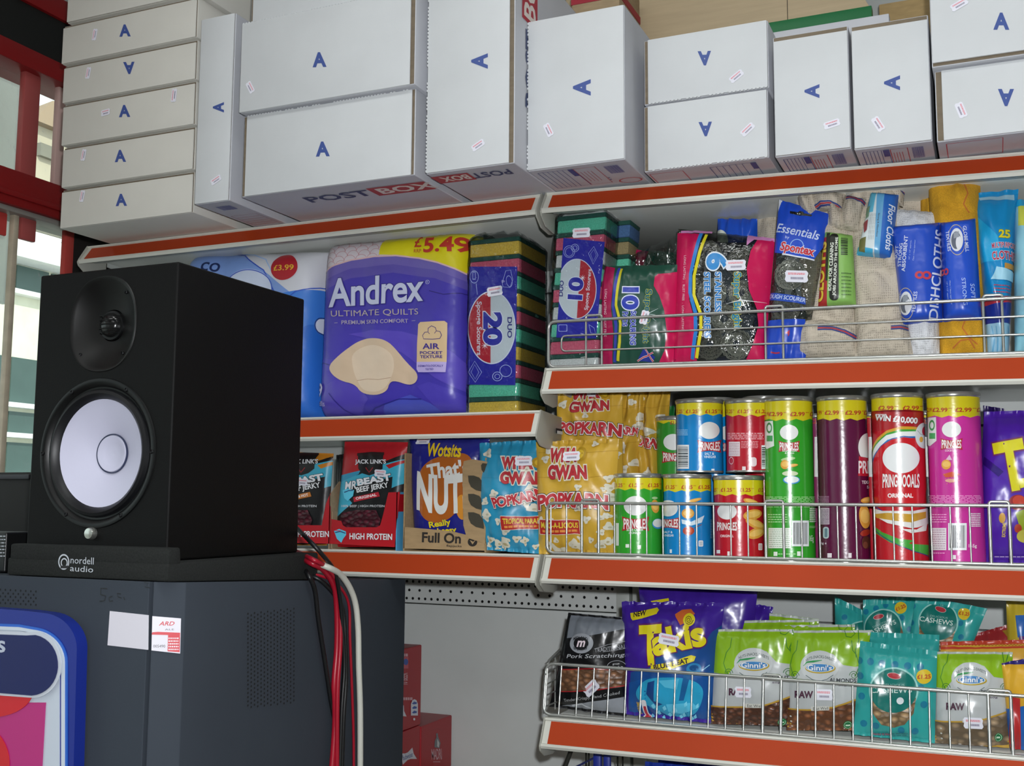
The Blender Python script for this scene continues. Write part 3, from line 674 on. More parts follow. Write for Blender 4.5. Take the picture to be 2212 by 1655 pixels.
# ================================================================== cabinet, pad, speaker, cables
CB = M('3a4048', .75, .0, 'paint', amt=.18, spec=.12)
yf = -.575; A = on(325, 1257, 1, yf); zc = A[2]; Bp = on(412, 1250, 2, zc)
d = .031; B_ = np.array([A[0]+d, yf+d, zc]); yC = .035
t = thing('equipment_cabinet', 'grey metal cabinet carrying the black loudspeaker, with punched air holes', 'cabinet', (-.7, -.3, 0))
slope = -.030/.58
def ct(x, y): return zc+slope*(y-yf)
def slab(foot, mat, bev=.0012, z0=0.):
    n = len(foot); V = [(x, y, z0) for x, y in foot]+[(x, y, ct(x, y)) for x, y in foot]
    b_ = bmesh.new(); vs = [b_.verts.new(tuple(map(float, v))) for v in V]
    b_.faces.new(vs[:n][::-1]); b_.faces.new(vs[n:])
    for i in range(n): b_.faces.new((vs[i], vs[(i+1) % n], vs[n+(i+1) % n], vs[n+i]))
    bmesh.ops.recalc_face_normals(b_, faces=b_.faces[:]); bmesh.ops.bevel(b_, geom=b_.edges[:], offset=bev, segments=2, profile=.5, affect='EDGES')
    return MB().bm(b_, mat)
b = slab([(-1.14, yf), (A[0]-.002, yf), (A[0]-.002, yf+.028), (-1.14, yf+.028)], CB)
MB.bm; slab([(-1.12, yf+.029), (A[0]-.006, yf+.029), (A[0]-.006, yf+.032), (-1.12, yf+.032)], M('15181a', .8), .0003).build('gap_shade_strip', t)  # dark strip standing in for the shade in the gap behind the door
slab([(-1.14, yf+.033), (A[0]-.010, yf+.033), (A[0]+.0018, yf+.0035), (A[0]+.004, yf+.0045), (B_[0], B_[1]), (B_[0], yC), (-1.14, yC)], CB).build('body', t)
HOLE = M('121518', .9)
S = local_art((-1.14, yf, zc), (1, 0, 0), (0, 0, 1), b, off=.0003)
def L1(u, v): p = on(u, v, 1, yf); return p[0]+1.14, zc-p[2]
for i in range(9):
    for j in range(5):
        x, y = L1(78-i*11-(j % 2)*5, 1278+j*7.2-i*.6); S.el(x, y, .0016, .0016, HOLE, n=8); S.off -= S.step
b.build('door', t)
b2 = MB(); S = local_art((B_[0], yf+d, zc), (0, 1, 0), (0, 0, 1), b2, off=.0012)
def L2(u, v): p = on(u, v, 0, B_[0]); return p[1]-(yf+d), zc-p[2]
for i in range(15):
    for j in range(23):
        x, y = L2(534+i*7.1, 1326+j*9+(i % 2)*4.3-i*.8); S.el(x, y, .0018, .0016, HOLE, n=8); S.off -= S.step
b2.build('air_holes', t, 0)
k = MB(); S = local_art((-1.14, yf, zc), (1, 0, 0), (0, 0, 1), k, off=.0004)
def tl(S, L, pts, w, col): S.st([L(*p) for p in pts], w, col)
tl(S, L1, [(232, 1272), (218, 1271), (218, 1284), (229, 1288), (226, 1298), (215, 1299)], .0015, '15161a')
tl(S, L1, [(243, 1288), (236, 1291), (237, 1299), (244, 1298)], .0014, '15161a'); tl(S, L1, [(262, 1283), (254, 1282), (256, 1290), (263, 1292)], .0013, '15161a'); tl(S, L1, [(268, 1290), (270, 1296)], .0013, '15161a')
tl(S, L1, [(312, 1258), (322, 1260), (314, 1268), (325, 1270)], .0012, '15161a')
k.build('handwriting', t, 0, 'black marker scribble')
# asset stickers on cabinet
def patch(pts, plane, name, lab, deco=None):
    m = MB(); P = [on(u, v, plane[0], plane[1]) for u, v in pts]; nn = np.array(plane[2], float)
    m.prism([p+nn*.0004 for p in P], tuple(nn*.0003), M('d7d4dd', .45)); o = m.build(name, t, 0, lab); return o
patch([(238, 1320), (322, 1329), (321, 1404), (233, 1394)], (1, yf, (0, -1, 0)), 'blank_sticker', 'worn blank white sticker')
m = MB(); 
p0 = np.array([A[0]+.002, yf+.002, 0]); dn = np.array([1, -1, 0])/math.sqrt(2); e1 = np.array([1, 1, 0])/math.sqrt(2)
def onch(u, v): return cast(u, v, p0, dn)
P = [onch(*q)+dn*.0005 for q in ((329, 1331), (391, 1336), (389, 1412), (327, 1405))]; m.prism(P, tuple(dn*.0003), M('e0dde6', .45))
S = plane_art(*[P[i]+dn*.0004 for i in (3, 2, 1, 0)], m)
S.tx('ARD', 360, 1347, 34, 9, 'c8303c', b=.03, shear=.3); S.tx('ALE', 366, 1360, 20, 3.5, '555560')
S.pg([(341, 1365), (389, 1367), (388, 1409), (362, 1407), (363, 1372), (327, 1371), (329, 1366)], 'cf3540'); S.lines(364, 1376, 386, 1406, 5, 'e8dfe6', .5, 4); S.tx('005490', 344, 1396, 26, 6, '33343c')
m.build('asset_sticker', t, 0, 'red and white numbered sticker')
# advert panel
ad = thing('advert_panel', 'blue framed rounded advert sign on the cabinet front, lower left corner', 'sign', (-.9, yf, 1.1))
def lay(pts, y, th, col, name, rough=.3):
    m = MB(); P = [on(u, v, 1, y) for u, v in pts]; m.prism([np.array(p) for p in P], (0, th, 0), M(col, rough)); return m.build(name, ad, 30)
def arc(cx, cy, r, a0, a1, n=10, ry=None): return [(cx+r*math.cos(math.radians(a0+(a1-a0)*i/n)), cy-(ry or r)*math.sin(math.radians(a0+(a1-a0)*i/n))) for i in range(n+1)]
yq = yf-.022
lay([(-120, 1309)]+[(-120+60, 1311), (60, 1320)]+arc(88, 1402, 78, 85, 0, 10)+[(156, 1760), (-120, 1750)], yq, .018, '1a2c86', 'frame')
def bandpts(o):  # offset copies of the rounded corner
    return [(-120, 1352+o), (40, 1358+o)]+arc(68+0, 1432, 68-o, 80, 0, 10)+[(136-o, 1700)]
def band(o1, o2, y, col, name):
    a_ = bandpts(o1); b_ = bandpts(o2); lay(a_+b_[::-1], y, .0012, col, name)
band(-9, 0, yq-.0014, '2a62c0', 'blue_line'); band(-3, 4, yq-.0028, 'c9d2dc', 'white_line')
lay([(-120, 1356), (40, 1362)]+arc(66, 1432, 62, 80, 0, 8)+[(128, 1700), (-120, 1690)], yq-.0014+.0002, .0012, 'c3ccd8', 'backing')
lay([(-120, 1506), (60, 1518), (98, 1518), (88, 1700), (-120, 1690)], yq-.003, .0012, 'b52c78', 'magenta_field')
lay(arc(-20, 1490, 92, 0, -180, 20, 60), yq-.0042, .0008, 'c9202a', 'red_shape'); lay(arc(-60, 1650, 80, -80, 100, 20, 90), yq-.0043, .0008, 'c9202a', 'red_shape')
lay([(-120, 1358), (60, 1366)]+arc(72, 1436, 60, 80, -88, 16, 72)+[(-120, 1494)], yq-.0055, .0012, 'c6ccd6', 'pill_border')
lay([(-120, 1366), (56, 1373)]+arc(66, 1437, 58, 80, -88, 16, 66)+[(-120, 1488)], yq-.0070, .0012, '141c56', 'pill', .2)
m = MB(); S = plane_art(on(-120, 1490, 1, yq-.0072), on(130, 1510, 1, yq-.0072), on(130, 1366, 1, yq-.0072), on(-120, 1360, 1, yq-.0072), m)
S.tx('s', 3, 1397, 18, 26, 'b9c0d0', b=.03); m.build('lettering', ad, 0)
# isolation pad
FO = M('242625', .95, 0, 'foam', spec=.2)
px0, px1 = on(15, 1222, 1, yf+.004)[0], on(363, 1250, 1, yf+.004)[0]; py0, py1 = yf+.004, on(652, 1215, 0, -.31)[1]+.004
t = thing('isolation_pad', 'dark grey foam pad with white lettering under the loudspeaker', 'foam pad', ((px0+px1)/2, -.4, zc))
zl = on(363, 1184, 1, py0)[2]; g = .0008
def q(x, y): return ct(x, y)+g
zsb = 1.3235                                       # speaker underside
m = MB(); m.hexa([(px0, py0, q(px0, py0)), (px1, py0, q(px1, py0)), (px1, py1, q(px1, py1)), (px0, py1, q(px0, py1)), (px0, py0, zsb-.001), (px1, py0, zsb-.001), (px1, py1, zsb-.0005), (px0, py1, zsb-.0005)], FO, .003)
m.hexa([(px0+.004, py0, zsb-.004), (px1, py0, zsb-.004), (px1, py0+.024, zsb-.004), (px0+.004, py0+.024, zsb-.004), (px0+.004, py0, zl), (px1, py0, zl), (px1, py0+.022, zl), (px0+.004, py0+.022, zl)], FO, .003)
m.build('pad', t)
m = MB(); S = plane_art((px0, py0-.0003, 1.28), (px1, py0-.0003, 1.28), (px1, py0-.0003, 1.36), (px0, py0-.0003, 1.36), m)
S.el(138, 1214, 12, 17, 'b9bec6', hole=.8); S.el(139, 1216, 7.5, 10.5, 'b9bec6', hole=.72); S.rc(131, 1222, 148, 1228, M('26282a', .95, 0, 'foam')); S.tx('nordell', 178, 1211, 50, 15, 'b9bec6', rot=-3); S.tx('audio', 177, 1229, 50, 13, 'b9bec6', rot=-4)
m.build('lettering', t, 0)
# loudspeaker
sx0, sx1, sy0, sy1, sz0, sz1 = -.560, -.310, -.543, on(654, 800, 0, -.31)[1], zsb, 1.722
t = thing('loudspeaker', 'black studio loudspeaker with white woofer cone', 'loudspeaker', ((sx0+sx1)/2, (sy0+sy1)/2, sz0))
SB = M('060606', .6, 0, 'paint', sc=500, amt=.4, spec=.2); GLO = M('0b0c0f', .22)
def fc(u, v): p = on(u, v, 1, sy0); return p[0], p[2]
cx_, cz_ = fc(209, 978); hx, hz = fc(222, 699)
RW = .0735*1.0
def sup(r, n=64): return [(hx+math.cos(a)*r/(abs(math.cos(a))**2.3+abs(math.sin(a))**2.3)**(1/2.3), hz+math.sin(a)*r*1.13/(abs(math.cos(a))**2.3+abs(math.sin(a))**2.3)**(1/2.3)) for a in [2*math.pi*i/n for i in range(n)]]
def circ(r, n=64): return [(cx_+r*math.cos(2*math.pi*i/n), cz_+r*math.sin(2*math.pi*i/n)) for i in range(n)]
RO, RH = .103, .060
b_ = bmesh.new(); bmesh.ops.create_cube(b_, size=1)
for v in b_.verts: v.co = Vector(((sx0+sx1)/2+v.co.x*(sx1-sx0), (sy0+sy1)/2+v.co.y*(sy1-sy0), (sz0+sz1)/2+v.co.z*(sz1-sz0)))
bmesh.ops.bevel(b_, geom=b_.edges[:], offset=.003, segments=3, profile=.5, affect='EDGES')
ff = max([f for f in b_.faces if f.normal.y < -.99], key=lambda f: f.calc_area()); rim = [(v.co.x, v.co.z) for v in ff.verts]; bmesh.ops.delete(b_, geom=[ff], context='FACES_ONLY')
m = MB(); m.bm(b_, SB); loops = [rim, circ(RO), sup(RH)]
tri = geometry.tessellate_polygon([[Vector((p[0], p[1], 0)) for p in l] for l in loops]); pts_ = [p for l in loops for p in l]
m.add([(p[0], sy0, p[1]) for p in pts_], [tuple(t_) if (pts_[t_[1]][0]-pts_[t_[0]][0])*(pts_[t_[2]][1]-pts_[t_[0]][1])-(pts_[t_[2]][0]-pts_[t_[0]][0])*(pts_[t_[1]][1]-pts_[t_[0]][1]) > 0 else tuple(t_)[::-1] for t_ in tri], SB)
m.build('enclosure', t)
def ring(prof, mat, name, par, c=None, n=64, y=sy0): c = c or (cx_, cz_); return MB().lathe([(r, d_) for r, d_ in prof], mat, (c[0], y, c[1]), n, 'y').build(name, par)
BZ = M('08090a', .4, 0, 'paint', spec=.35)
ring([(RO, 0), (RO-.0008, .0016), (RO-.004, .0022), (RO-.008, .0008), (RO-.012, -.0035), (RO-.0145, -.004)], BZ, 'woofer_ring', t)
ring([(RO-.0145, -.004), (RO-.017, .0005), (RO-.021, .0022), (RO-.0255, -.001), (RW+.0005, -.0075)], M('0e0f12', .42, spec=.35), 'surround', t)
WC = M('c6c6da', .5, 0, 'paint', amt=.12)
ring([(RW+.001, -.0068), (RW-.001, -.008), (.060, -.0135), (.040, -.023), (.0275, -.030)], WC, 'woofer_cone', t)
ring([(.0278, -.0295), (.0275, -.0275), (.0262, -.0275), (.0258, -.0295)], M('2c3350', .4), 'dust_cap_edge', t)
ring([(.0260, -.029), (.0250, -.0268), (.0225, -.0272), (.016, -.0305), (.008, -.0322), (0.0001, -.0328)], WC, 'dust_cap', t)
m = MB(); V = []; Fs = []; n = 64; pf = [(1.0, 0.), (.985, .0012), (.955, .0008), (.9, -.002), (.7, -.010), (.5, -.016), (.33, -.019)]
for r, dd in pf: V += [(p[0], sy0-dd, p[1]) for p in sup(RH*r)]
for i in range(len(pf)-1):
    for k_ in range(n): Fs.append((i*n+k_, i*n+(k_+1) % n, (i+1)*n+(k_+1) % n, (i+1)*n+k_))
m.add(V, Fs, M('090909', .42, spec=.35)); m.build('waveguide', t)
ring([(.0215, -.0195), (.0205, -.016), (.0172, -.0155)], BZ, 'tweeter_ring', t, (hx, hz))
ring([(.0174, -.016), (.0160, -.011), (.012, -.0075), (.006, -.0055), (.0001, -.005)], M('141414', .2), 'tweeter_dome', t, (hx, hz), 32)
for i in range(5): MB().tube([(hx-.0165, sy0+.016, hz-.012+i*.006), (hx-.012, sy0+.006, hz-.012+i*.006), (hx, sy0+.002, hz-.012+i*.006), (hx+.012, sy0+.006, hz-.012+i*.006), (hx+.0165, sy0+.016, hz-.012+i*.006)], .0006, BZ, 6).build('grille_bar', t)
SCR = M('2a2a2c', .25, .8)
def screw(x, z, r=.0030, dy=-.0008):
    o = MB().lathe([(r, .000), (r, .0016), (r*.7, .0022), (r*.45, .0010), (.0001, .0010)], SCR, (x, sy0+dy, z), 14, 'y').build('screw', t)
for a in (60, 120, 180, 240, 300, 0): screw(cx_+.0975*math.cos(math.radians(a)), cz_+.0975*math.sin(math.radians(a)))
for u, v in ((174, 632), (269, 631), (170, 766), (261, 762)): screw(*fc(u, v), r=.0024, dy=.004)
p = fc(200, 1162); MB().lathe([(.0085, .0005), (.0085, .006), (.007, .0085), (.003, .0092), (.0001, .0092)], M('c9c9c2', .2, .9), (p[0], sy0, p[1]+.006), 24, 'y').build('power_badge', t, label='chrome round badge')
# black equipment further back on the cabinet
yk = -.30; k0, k1 = on(-60, 1020, 1, yk), on(72, 1020, 1, yk)
t = thing('monitor_case', 'black boxy case behind the loudspeaker at the left picture edge', 'case', ((k0[0]+k1[0])/2, yk+.08, ct(0, yk)))
zk0 = ct(0, yk)+.001; zk1 = k1[2]
MB().box(k0[0]-.25, k1[0], yk, yk+.18, zk0, zk1, M('0e0e0d', .6, 0, 'paint'), .004).build('housing', t)
MB().box(k0[0]-.25, k1[0]-.006, yk-.004, yk, zk1-.012, zk1-.004, M('3a3c40', .3), .001).build('top_trim', t)
yk = -.50; k1 = on(14, 1150, 1, yk); t = thing('card_terminal', 'little black device with white print beside the foam pad', 'device', (k1[0]-.04, yk+.03, ct(0, yk)))
m = MB(); m.box(k1[0]-.12, k1[0], yk, yk+.05, ct(0, yk)+.001, k1[2], M('101112', .4), .003)
S = plane_art((k1[0]-.12, yk, 1.29), (k1[0], yk, 1.29), (k1[0], yk, k1[2]), (k1[0]-.12, yk, k1[2]), m); S.lines(-30, 1155, 12, 1205, 7, 'b8bcc4', .3, 5)
m.build('body', t)
# cables hanging over the side of the cabinet
CRD, CBK, CWH, CCL = M('a01228', .35), M('101113', .4), M('c9cac0', .4), M('7f8a86', .25)
def cab(pts, r, mat, label, x=.0):
    X0 = B_[0]
    P = []
    for u, v, off in pts: P.append(on(u, v, 0, X0+off))
    # smooth
    Q = [Vector(tuple(map(float, p))) for p in P]; out = []
    for i in range(len(Q)-1):
        p0, p1, p2, p3 = Q[max(i-1, 0)], Q[i], Q[i+1], Q[min(i+2, len(Q)-1)]
        for k_ in range(6):
            s_ = k_/6; out.append(.5*((2*p1)+(-p0+p2)*s_+(2*p0-5*p1+4*p2-p3)*s_**2+(-p0+3*p1-3*p2+p3)*s_**3))
    out.append(Q[-1]); m = MB().tube(out, r, mat, 10); o = m.build('cable', None, 60); tag(o, label, 'cable', 'cables over the cabinet side'); return o
cab([(640, 1222, -.07), (656, 1230, -.02), (667, 1244, .008), (680, 1275, .009), (688, 1340, .007), (702, 1430, .007), (716, 1520, .007), (732, 1600, .007), (742, 1680, .007)], .0036, CBK, 'black cable curving down the cabinet side, leftmost of the bundle')
cab([(640, 1200, -.09), (654, 1207, -.03), (672, 1216, .012), (700, 1232, .016), (722, 1268, .014), (728, 1320, .012), (728, 1400, .012), (722, 1480, .012), (724, 1560, .012), (714, 1700, .012)], .0048, CRD, 'thick red cable in front of the bundle')
cab([(640, 1192, -.10), (654, 1198, -.035), (674, 1208, .018), (706, 1226, .024), (729, 1262, .02), (735, 1320, .018), (735, 1400, .018), (729, 1500, .018), (728, 1700, .018)], .0036, CRD, 'thinner red cable running beside the thick red one')
cab([(640, 1140, -.10), (652, 1152, -.04), (668, 1168, .01), (694, 1196, .03), (722, 1234, .026), (734, 1290, .022), (740, 1360, .020), (744, 1440, .020), (738, 1540, .02), (733, 1700, .02)], .0034, CBK, 'black cable arching over from behind the loudspeaker')
cab([(640, 1226, -.08), (664, 1240, -.02), (700, 1260, .006), (738, 1310, .008), (746, 1380, .010), (748, 1460, .010), (742, 1560, .010), (738, 1700, .010)], .0036, CBK, 'black cable close behind the red ones')
cab([(640, 1222, -.08), (664, 1236, -.02), (720, 1256, .006), (752, 1300, .008), (756, 1380, .008), (760, 1480, .008), (764, 1600, .008), (764, 1700, .008)], .0022, CRD, 'thin red cable just left of the white cable')
cab([(640, 1204, -.11), (658, 1210, -.04), (700, 1222, .025), (738, 1244, .026), (764, 1290, .022), (773, 1350, .020), (775, 1440, .020), (778, 1540, .020), (778, 1700, .020)], .0048, CWH, 'white cable at the right of the bundle')
# ================================================================== packs
K0 = (0, 0, 1.); K1 = (640, 460, 3.3103); K2 = (1170, 440, 3.9396); K3 = (1620, 370, 3.3784); K4 = (640, 920, 4.0963)
K5 = (1140, 830, 3.598); K6 = (1640, 830, 3.598); K7 = (480, 1150, 3.16); K8 = (1140, 1240, 3.95); K9 = (1640, 1260, 3.867)
def kp(K, p): return (K[0]+p[0]/K[2], K[1]+p[1]/K[2])
Z2R0 = ZS['s2r']+.0008; Z4R0 = ZS['s4']+.0008
class Bag:
    """a soft pack: two bulging sheets meeting at the edges, prints lying on the front sheet. quad TL TR BR BL in (crop) px"""
    def __init__(s, name, label, cat, K, quad, y, d, col, z0=None, rough=.34, kind='film', nu=26, nv=34, pw=2.6, ph=3.2, st=.05, sb=.05, wr=.0016, seed=0,
                 lean=0., group=None, bulge=None, spec=.5, kw=None, back=None, seals=True, root=None, pinch=.0, rag=0., box=None):
        s.K = K; s.name = name
        if z0 is not None and abs(z0-Z2R0) < 1e-6: z0 = zs('s2r', cast(*kp(K, quad[3]), np.array([0, y+d/2, z0]), np.array([0, -1., 0]))[0])+.0045
        if z0 is not None and abs(z0-Z4R0) < 1e-6: z0 = zs('s4', cast(*kp(K, quad[2]), np.array([0, y+d/2, z0]), np.array([0, -1., 0]))[0])+.0012
        n = np.array([0, -math.cos(lean), math.sin(lean)]); ym = y+d/2; zb = z0 if z0 is not None else 1.3
        p0 = np.array([0, ym, zb]); bx = (1. if pw >= 8 else .0) if box is None else box; kk = bx*d/2
        Q = [cast(*kp(K, p), p0+n*kk, n)-n*kk for p in quad]   # TL TR BR BL
        if z0 is not None:
            dz = z0+.0012-min(Q[2][2], Q[3][2])
            for q in (Q[2], Q[3]): q += np.array([0, 0, dz])
        up = np.cross(n, np.array([-1., 0, 0])); up /= np.linalg.norm(up)
        if up[2] < 0: up = -up
        e1 = np.array([1., 0, 0]); s.n = n; s.d = d
        bl, br, tr, tl = Q[3], Q[2], Q[1], Q[0]
        H = np.linalg.norm((tl+tr)/2-(bl+br)/2); W_ = np.linalg.norm((br+tr)/2-(bl+tl)/2); s.H, s.W = H, W_
        fr = []; bk = []
        for j in range(nv+1):
            t = j/nv; rf = []; rb = []
            for i in range(nu+1):
                u = i/nu; tt = min(max((t-sb)/(1-st-sb), 0), 1)
                ft = max(0, 1-abs(2*tt-1)**ph)**.55; fs = max(0, 1-abs(2*u-1)**pw)**.6
                us = .5+(u-.5)*(1-pinch*ft)
                B = bl*(1-us)*(1-t)+br*us*(1-t)+tr*us*t+tl*(1-us)*t
                if rag and j == nv: B = B+up*rag*(noise.noise(Vector((u*7, seed, 0)))+.4*(i % 2))
                th = d/2*ft*fs
                dt_ = min(t, 1-t)*H; w = wr*(math.sin(2*math.pi*(W_/.021*u)+seed+3*t)+.7*math.sin(2*math.pi*W_/.013*u+seed*2-4*t))*math.exp(-dt_/.028)
                w += wr*1.5*noise.noise(Vector((u*W_*42+seed*7, t*H*34, seed)))*(.35+.65*ft)+wr*2.2*noise.noise(Vector((u*W_*14+seed*3, t*H*14+u*3, seed+9)))*(.2+.8*ft)
                w *= min(1, 6*min(u, 1-u)+.12)
                if bulge: th += bulge(u, t)*fs
                rf.append(B+n*(th+w+.0006)); rb.append(B-n*(th*.9-w*.8+.0006))
            fr.append(rf); bk.append(rb)
        s.S = Surf(fr); s.B = Surf([r[::-1] for r in bk])
        s.root = root or thing(name, label, cat, ((bl+br)/2)[:], group)
        s.m = MB(); s.t = MB(); mt = M(col, rough, 0, kind, spec=spec, **(kw or {})) if isinstance(col, str) else col
        s.S.body(s.m, mt); s.B.body(s.m, back or mt); s.mt = mt
        o = bl; q2 = [np.array([np.dot(p-o, e1), np.dot(p-o, up)]) for p in (bl, br, tr, tl)]; ff = .5 if bx else .36; pf = p0+n*d*ff
        def f(u, v):
            p = cast(*kp(K, (u, v)), pf, n)-n*d*ff-o; return invbil(q2, np.array([np.dot(p, e1), np.dot(p, up)]))
        s.a = Art(s.S, f, s.m, s.t, off=.0003, step=.00012, rough=rough, kind=kind, dens=7*K[2], spec=spec, matkw=kw)
        s.seals = seals; s.st, s.sb = st, sb
    def seal(s, t0, t1, nm, mat=None):
        N = 90; fr = []
        for j in range(4):
            t = t0+(t1-t0)*j/3; r = []
            for i in range(N+1):
                u = i/N; r.append(s.S.at(u, t, .0006+.0005*(i % 2))[0])
            fr.append(r)
        m = MB(); Surf(fr).body(m, mat or s.mt); return m.build(nm, s.root, 0)
    def done(s, part='pouch', seal_mat=None):
        o = s.m.build(part, s.root, 0)
        if s.t.v: s.t.build('lettering', s.root, 0)
        if s.seals:
            if s.st > .02: s.seal(1-s.st*.85, .998, 'top_seal', seal_mat)
            if s.sb > .02: s.seal(.002, s.sb*.8, 'bottom_seal', seal_mat)
        return s
    def stick(s, x, y, rot=0, w=.024, h=.0125, seed=1):
        u, v = s.a.f(x, y); P, n = s.S.at(u, v, max(.0022, s.a.off+.0014)); return sticker(s.root, P, n, w, h, rot, seed)
def blobs(a, x0, y0, x1, y1, n, r, col, seed=0, col2=None):   # popcorn shapes in a print
    rr = random.Random(seed)
    for k in range(n):
        cx, cy = rr.uniform(x0, x1), rr.uniform(y0, y1); R_ = r*rr.uniform(.7, 1.2)
        pts = []
        for i in range(14):
            an = 2*math.pi*i/14; q = R_*(1+.28*math.sin(3*an+k)+.12*rr.uniform(-1, 1)); pts.append((cx+q*math.cos(an), cy+q*.9*math.sin(an)))
        a.pg(pts, col); a.off -= a.step*.5
        if col2: a.el(cx+R_*.2, cy+R_*.2, R_*.35, R_*.25, col2, n=8); a.off -= a.step*.5
# ---------------------------------------------------------------- sponge stacks
FOAMC = {'Y': 'c9a83e', 'P': 'c2546c', 'T': '58b898', 'W': 'c2c4c0', 'B': '3d5f8a', 'N': '8a7d58'}
PAD = M('16463c', .9, 0, 'foam')
def sponge_stack(root, x0, x1, y0, y1, zb, pitch, cols, skew=0., bev=.0025, padh=.0075):
    n = len(cols); rr = random.Random(n)
    for i, c in enumerate(cols[::-1]):   # cols listed top to bottom
        z = zb+i*pitch; sh = skew*(z-zb); sh2 = skew*(z+pitch-zb); j = rr.uniform(-.0012, .0012)
        fo = M(FOAMC[c], .9, 0, 'foam')
        def hx(za, zc_, e): return [(x0+sh+j-e, y0-e, za), (x1+sh+j+e, y0-e, za), (x1+sh+j+e, y1, za), (x0+sh+j-e, y1, za), (x0+sh2+j-e, y0-e, zc_), (x1+sh2+j+e, y0-e, zc_), (x1+sh2+j+e, y1, zc_), (x0+sh2+j-e, y1, zc_)]
        so = MB().hexa(hx(z+.0004, z+pitch-padh, 0), fo, bev).build('sponge', root)
        MB().hexa(hx(z+pitch-padh, z+pitch-.0002, .0006), PAD, .001).build('scouring_pad', so)
Z2L, Z3L = ZS['s2l']+.0008, ZS['s3']+.0008; Z2R, Z3R, Z4R = ZS['s2r']+.0008, ZS['s3']+.0008, ZS['s4']+.0008
CLR = M('eef2f4', .08, 0, 'clear', amt=.05); CLR2 = M('b9beba', .12, 0, 'clear', amt=.07, sc=60)
# ---------------------------------------------------------------- left bay, upper goods
b = Bag('toilet_roll_pack', 'blue and white toilet roll pack with round red price spot behind the loudspeaker', 'toilet rolls', K0, [(380, 542), (690, 527), (672, 902), (372, 912)], .035, .15, 'd3d5dc', Z2L, .4, pw=9, ph=10, st=.0, sb=.0, wr=.001, nu=30, seed=2, bulge=lambda u, t: -.009*abs(math.sin(3*math.pi*u))**.3*0+.006*abs(math.sin(3*math.pi*u)), seals=False)
a = b.a
a.pg([(370, 545), (460, 538), (520, 552), (570, 585), (640, 640), (700, 660), (700, 915), (365, 915)], '7f9fdc')
a.pg([(590, 640), (640, 628), (700, 618), (700, 915), (560, 915)], '3f7fd6'); a.pg([(610, 740), (660, 700), (700, 690), (700, 915), (590, 915)], '2a6cc8')
a.st([(370, 545), (460, 537), (520, 550), (570, 584), (600, 640)], 2.4, '2e55c0'); a.el(540, 624, 50, 42, 'c9d4ea'); a.el(540, 626, 51, 43, '2e55c0', hole=.955)
a.st([(600, 700), (612, 660), (640, 630), (690, 612)], 2.2, '2e55c0'); a.tx('co', 455, 577, 38, 20, '20305e', b=.02, rot=-5)
a.st([(500, 545), (540, 549), (570, 560), (590, 590)], 2, '9fc0ec')
a.el(614.5, 578, 29, 28.5, 'b32430'); a.tx('£3.99', 614.5, 579, 44, 12.5, 'e4b83a', b=.03, rot=2); a.el(676, 700, 10, 20, 'd8dfe8'); a.el(676, 700, 10, 20, '24488c', hole=.86); a.tx('S', 668, 878, 5, 6, 'd0dae8')
b.done('wrapping')
for k in range(3):   # roll tops under the film
    pass
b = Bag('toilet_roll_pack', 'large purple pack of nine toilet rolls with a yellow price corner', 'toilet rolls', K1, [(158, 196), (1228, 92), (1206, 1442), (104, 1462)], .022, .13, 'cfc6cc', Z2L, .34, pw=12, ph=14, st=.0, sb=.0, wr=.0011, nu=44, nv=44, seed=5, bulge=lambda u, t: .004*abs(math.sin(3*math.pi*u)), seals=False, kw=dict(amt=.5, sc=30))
a = b.a; arcp = [(90, 470), (150, 436), (260, 385), (400, 340), (560, 314), (720, 308), (880, 325), (1020, 358), (1130, 398), (1240, 452)]
for r in range(8):
    for c in range(13):
        x = 150+c*80+(r % 2)*40-(20 if r % 2 else 0); y = 430-r*34-.085*(x-150)
        if x > 640: continue
        a.st([(x+40*math.cos(math.radians(q)), y-38*math.sin(math.radians(q))) for q in range(0, 181, 20)], 2.6, 'b87a80'); a.off -= a.step
a.off += a.step
a.pg([(604, 160), (790, 156), (850, 128), (930, 118), (1090, 112), (1240, 120), (1240, 460), (1100, 400), (900, 330), (740, 306), (596, 300)], 'd6cc1c')
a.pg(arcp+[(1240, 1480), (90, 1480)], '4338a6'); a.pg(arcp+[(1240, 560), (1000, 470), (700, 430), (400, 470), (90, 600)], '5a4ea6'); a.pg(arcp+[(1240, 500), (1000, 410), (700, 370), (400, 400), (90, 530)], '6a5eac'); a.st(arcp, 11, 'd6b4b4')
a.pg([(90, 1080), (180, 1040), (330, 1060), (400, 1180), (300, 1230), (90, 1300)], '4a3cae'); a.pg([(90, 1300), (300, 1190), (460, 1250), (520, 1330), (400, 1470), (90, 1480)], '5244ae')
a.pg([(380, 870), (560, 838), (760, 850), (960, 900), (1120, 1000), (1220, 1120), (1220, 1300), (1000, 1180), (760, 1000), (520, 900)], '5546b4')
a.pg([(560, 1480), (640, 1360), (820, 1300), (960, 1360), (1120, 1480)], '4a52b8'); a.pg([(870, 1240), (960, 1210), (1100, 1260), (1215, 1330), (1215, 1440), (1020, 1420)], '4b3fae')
a.st([(100, 1060), (200, 1075), (320, 1110), (420, 1190)], 7, '2a2280'); a.st([(420, 1470), (560, 1390), (740, 1330), (900, 1330)], 8, '2a2884'); a.st([(240, 1290), (330, 1400), (420, 1470)], 7, '2c2484'); a.st([(960, 560), (1060, 585), (1160, 570), (1215, 580)], 5, '29206e')
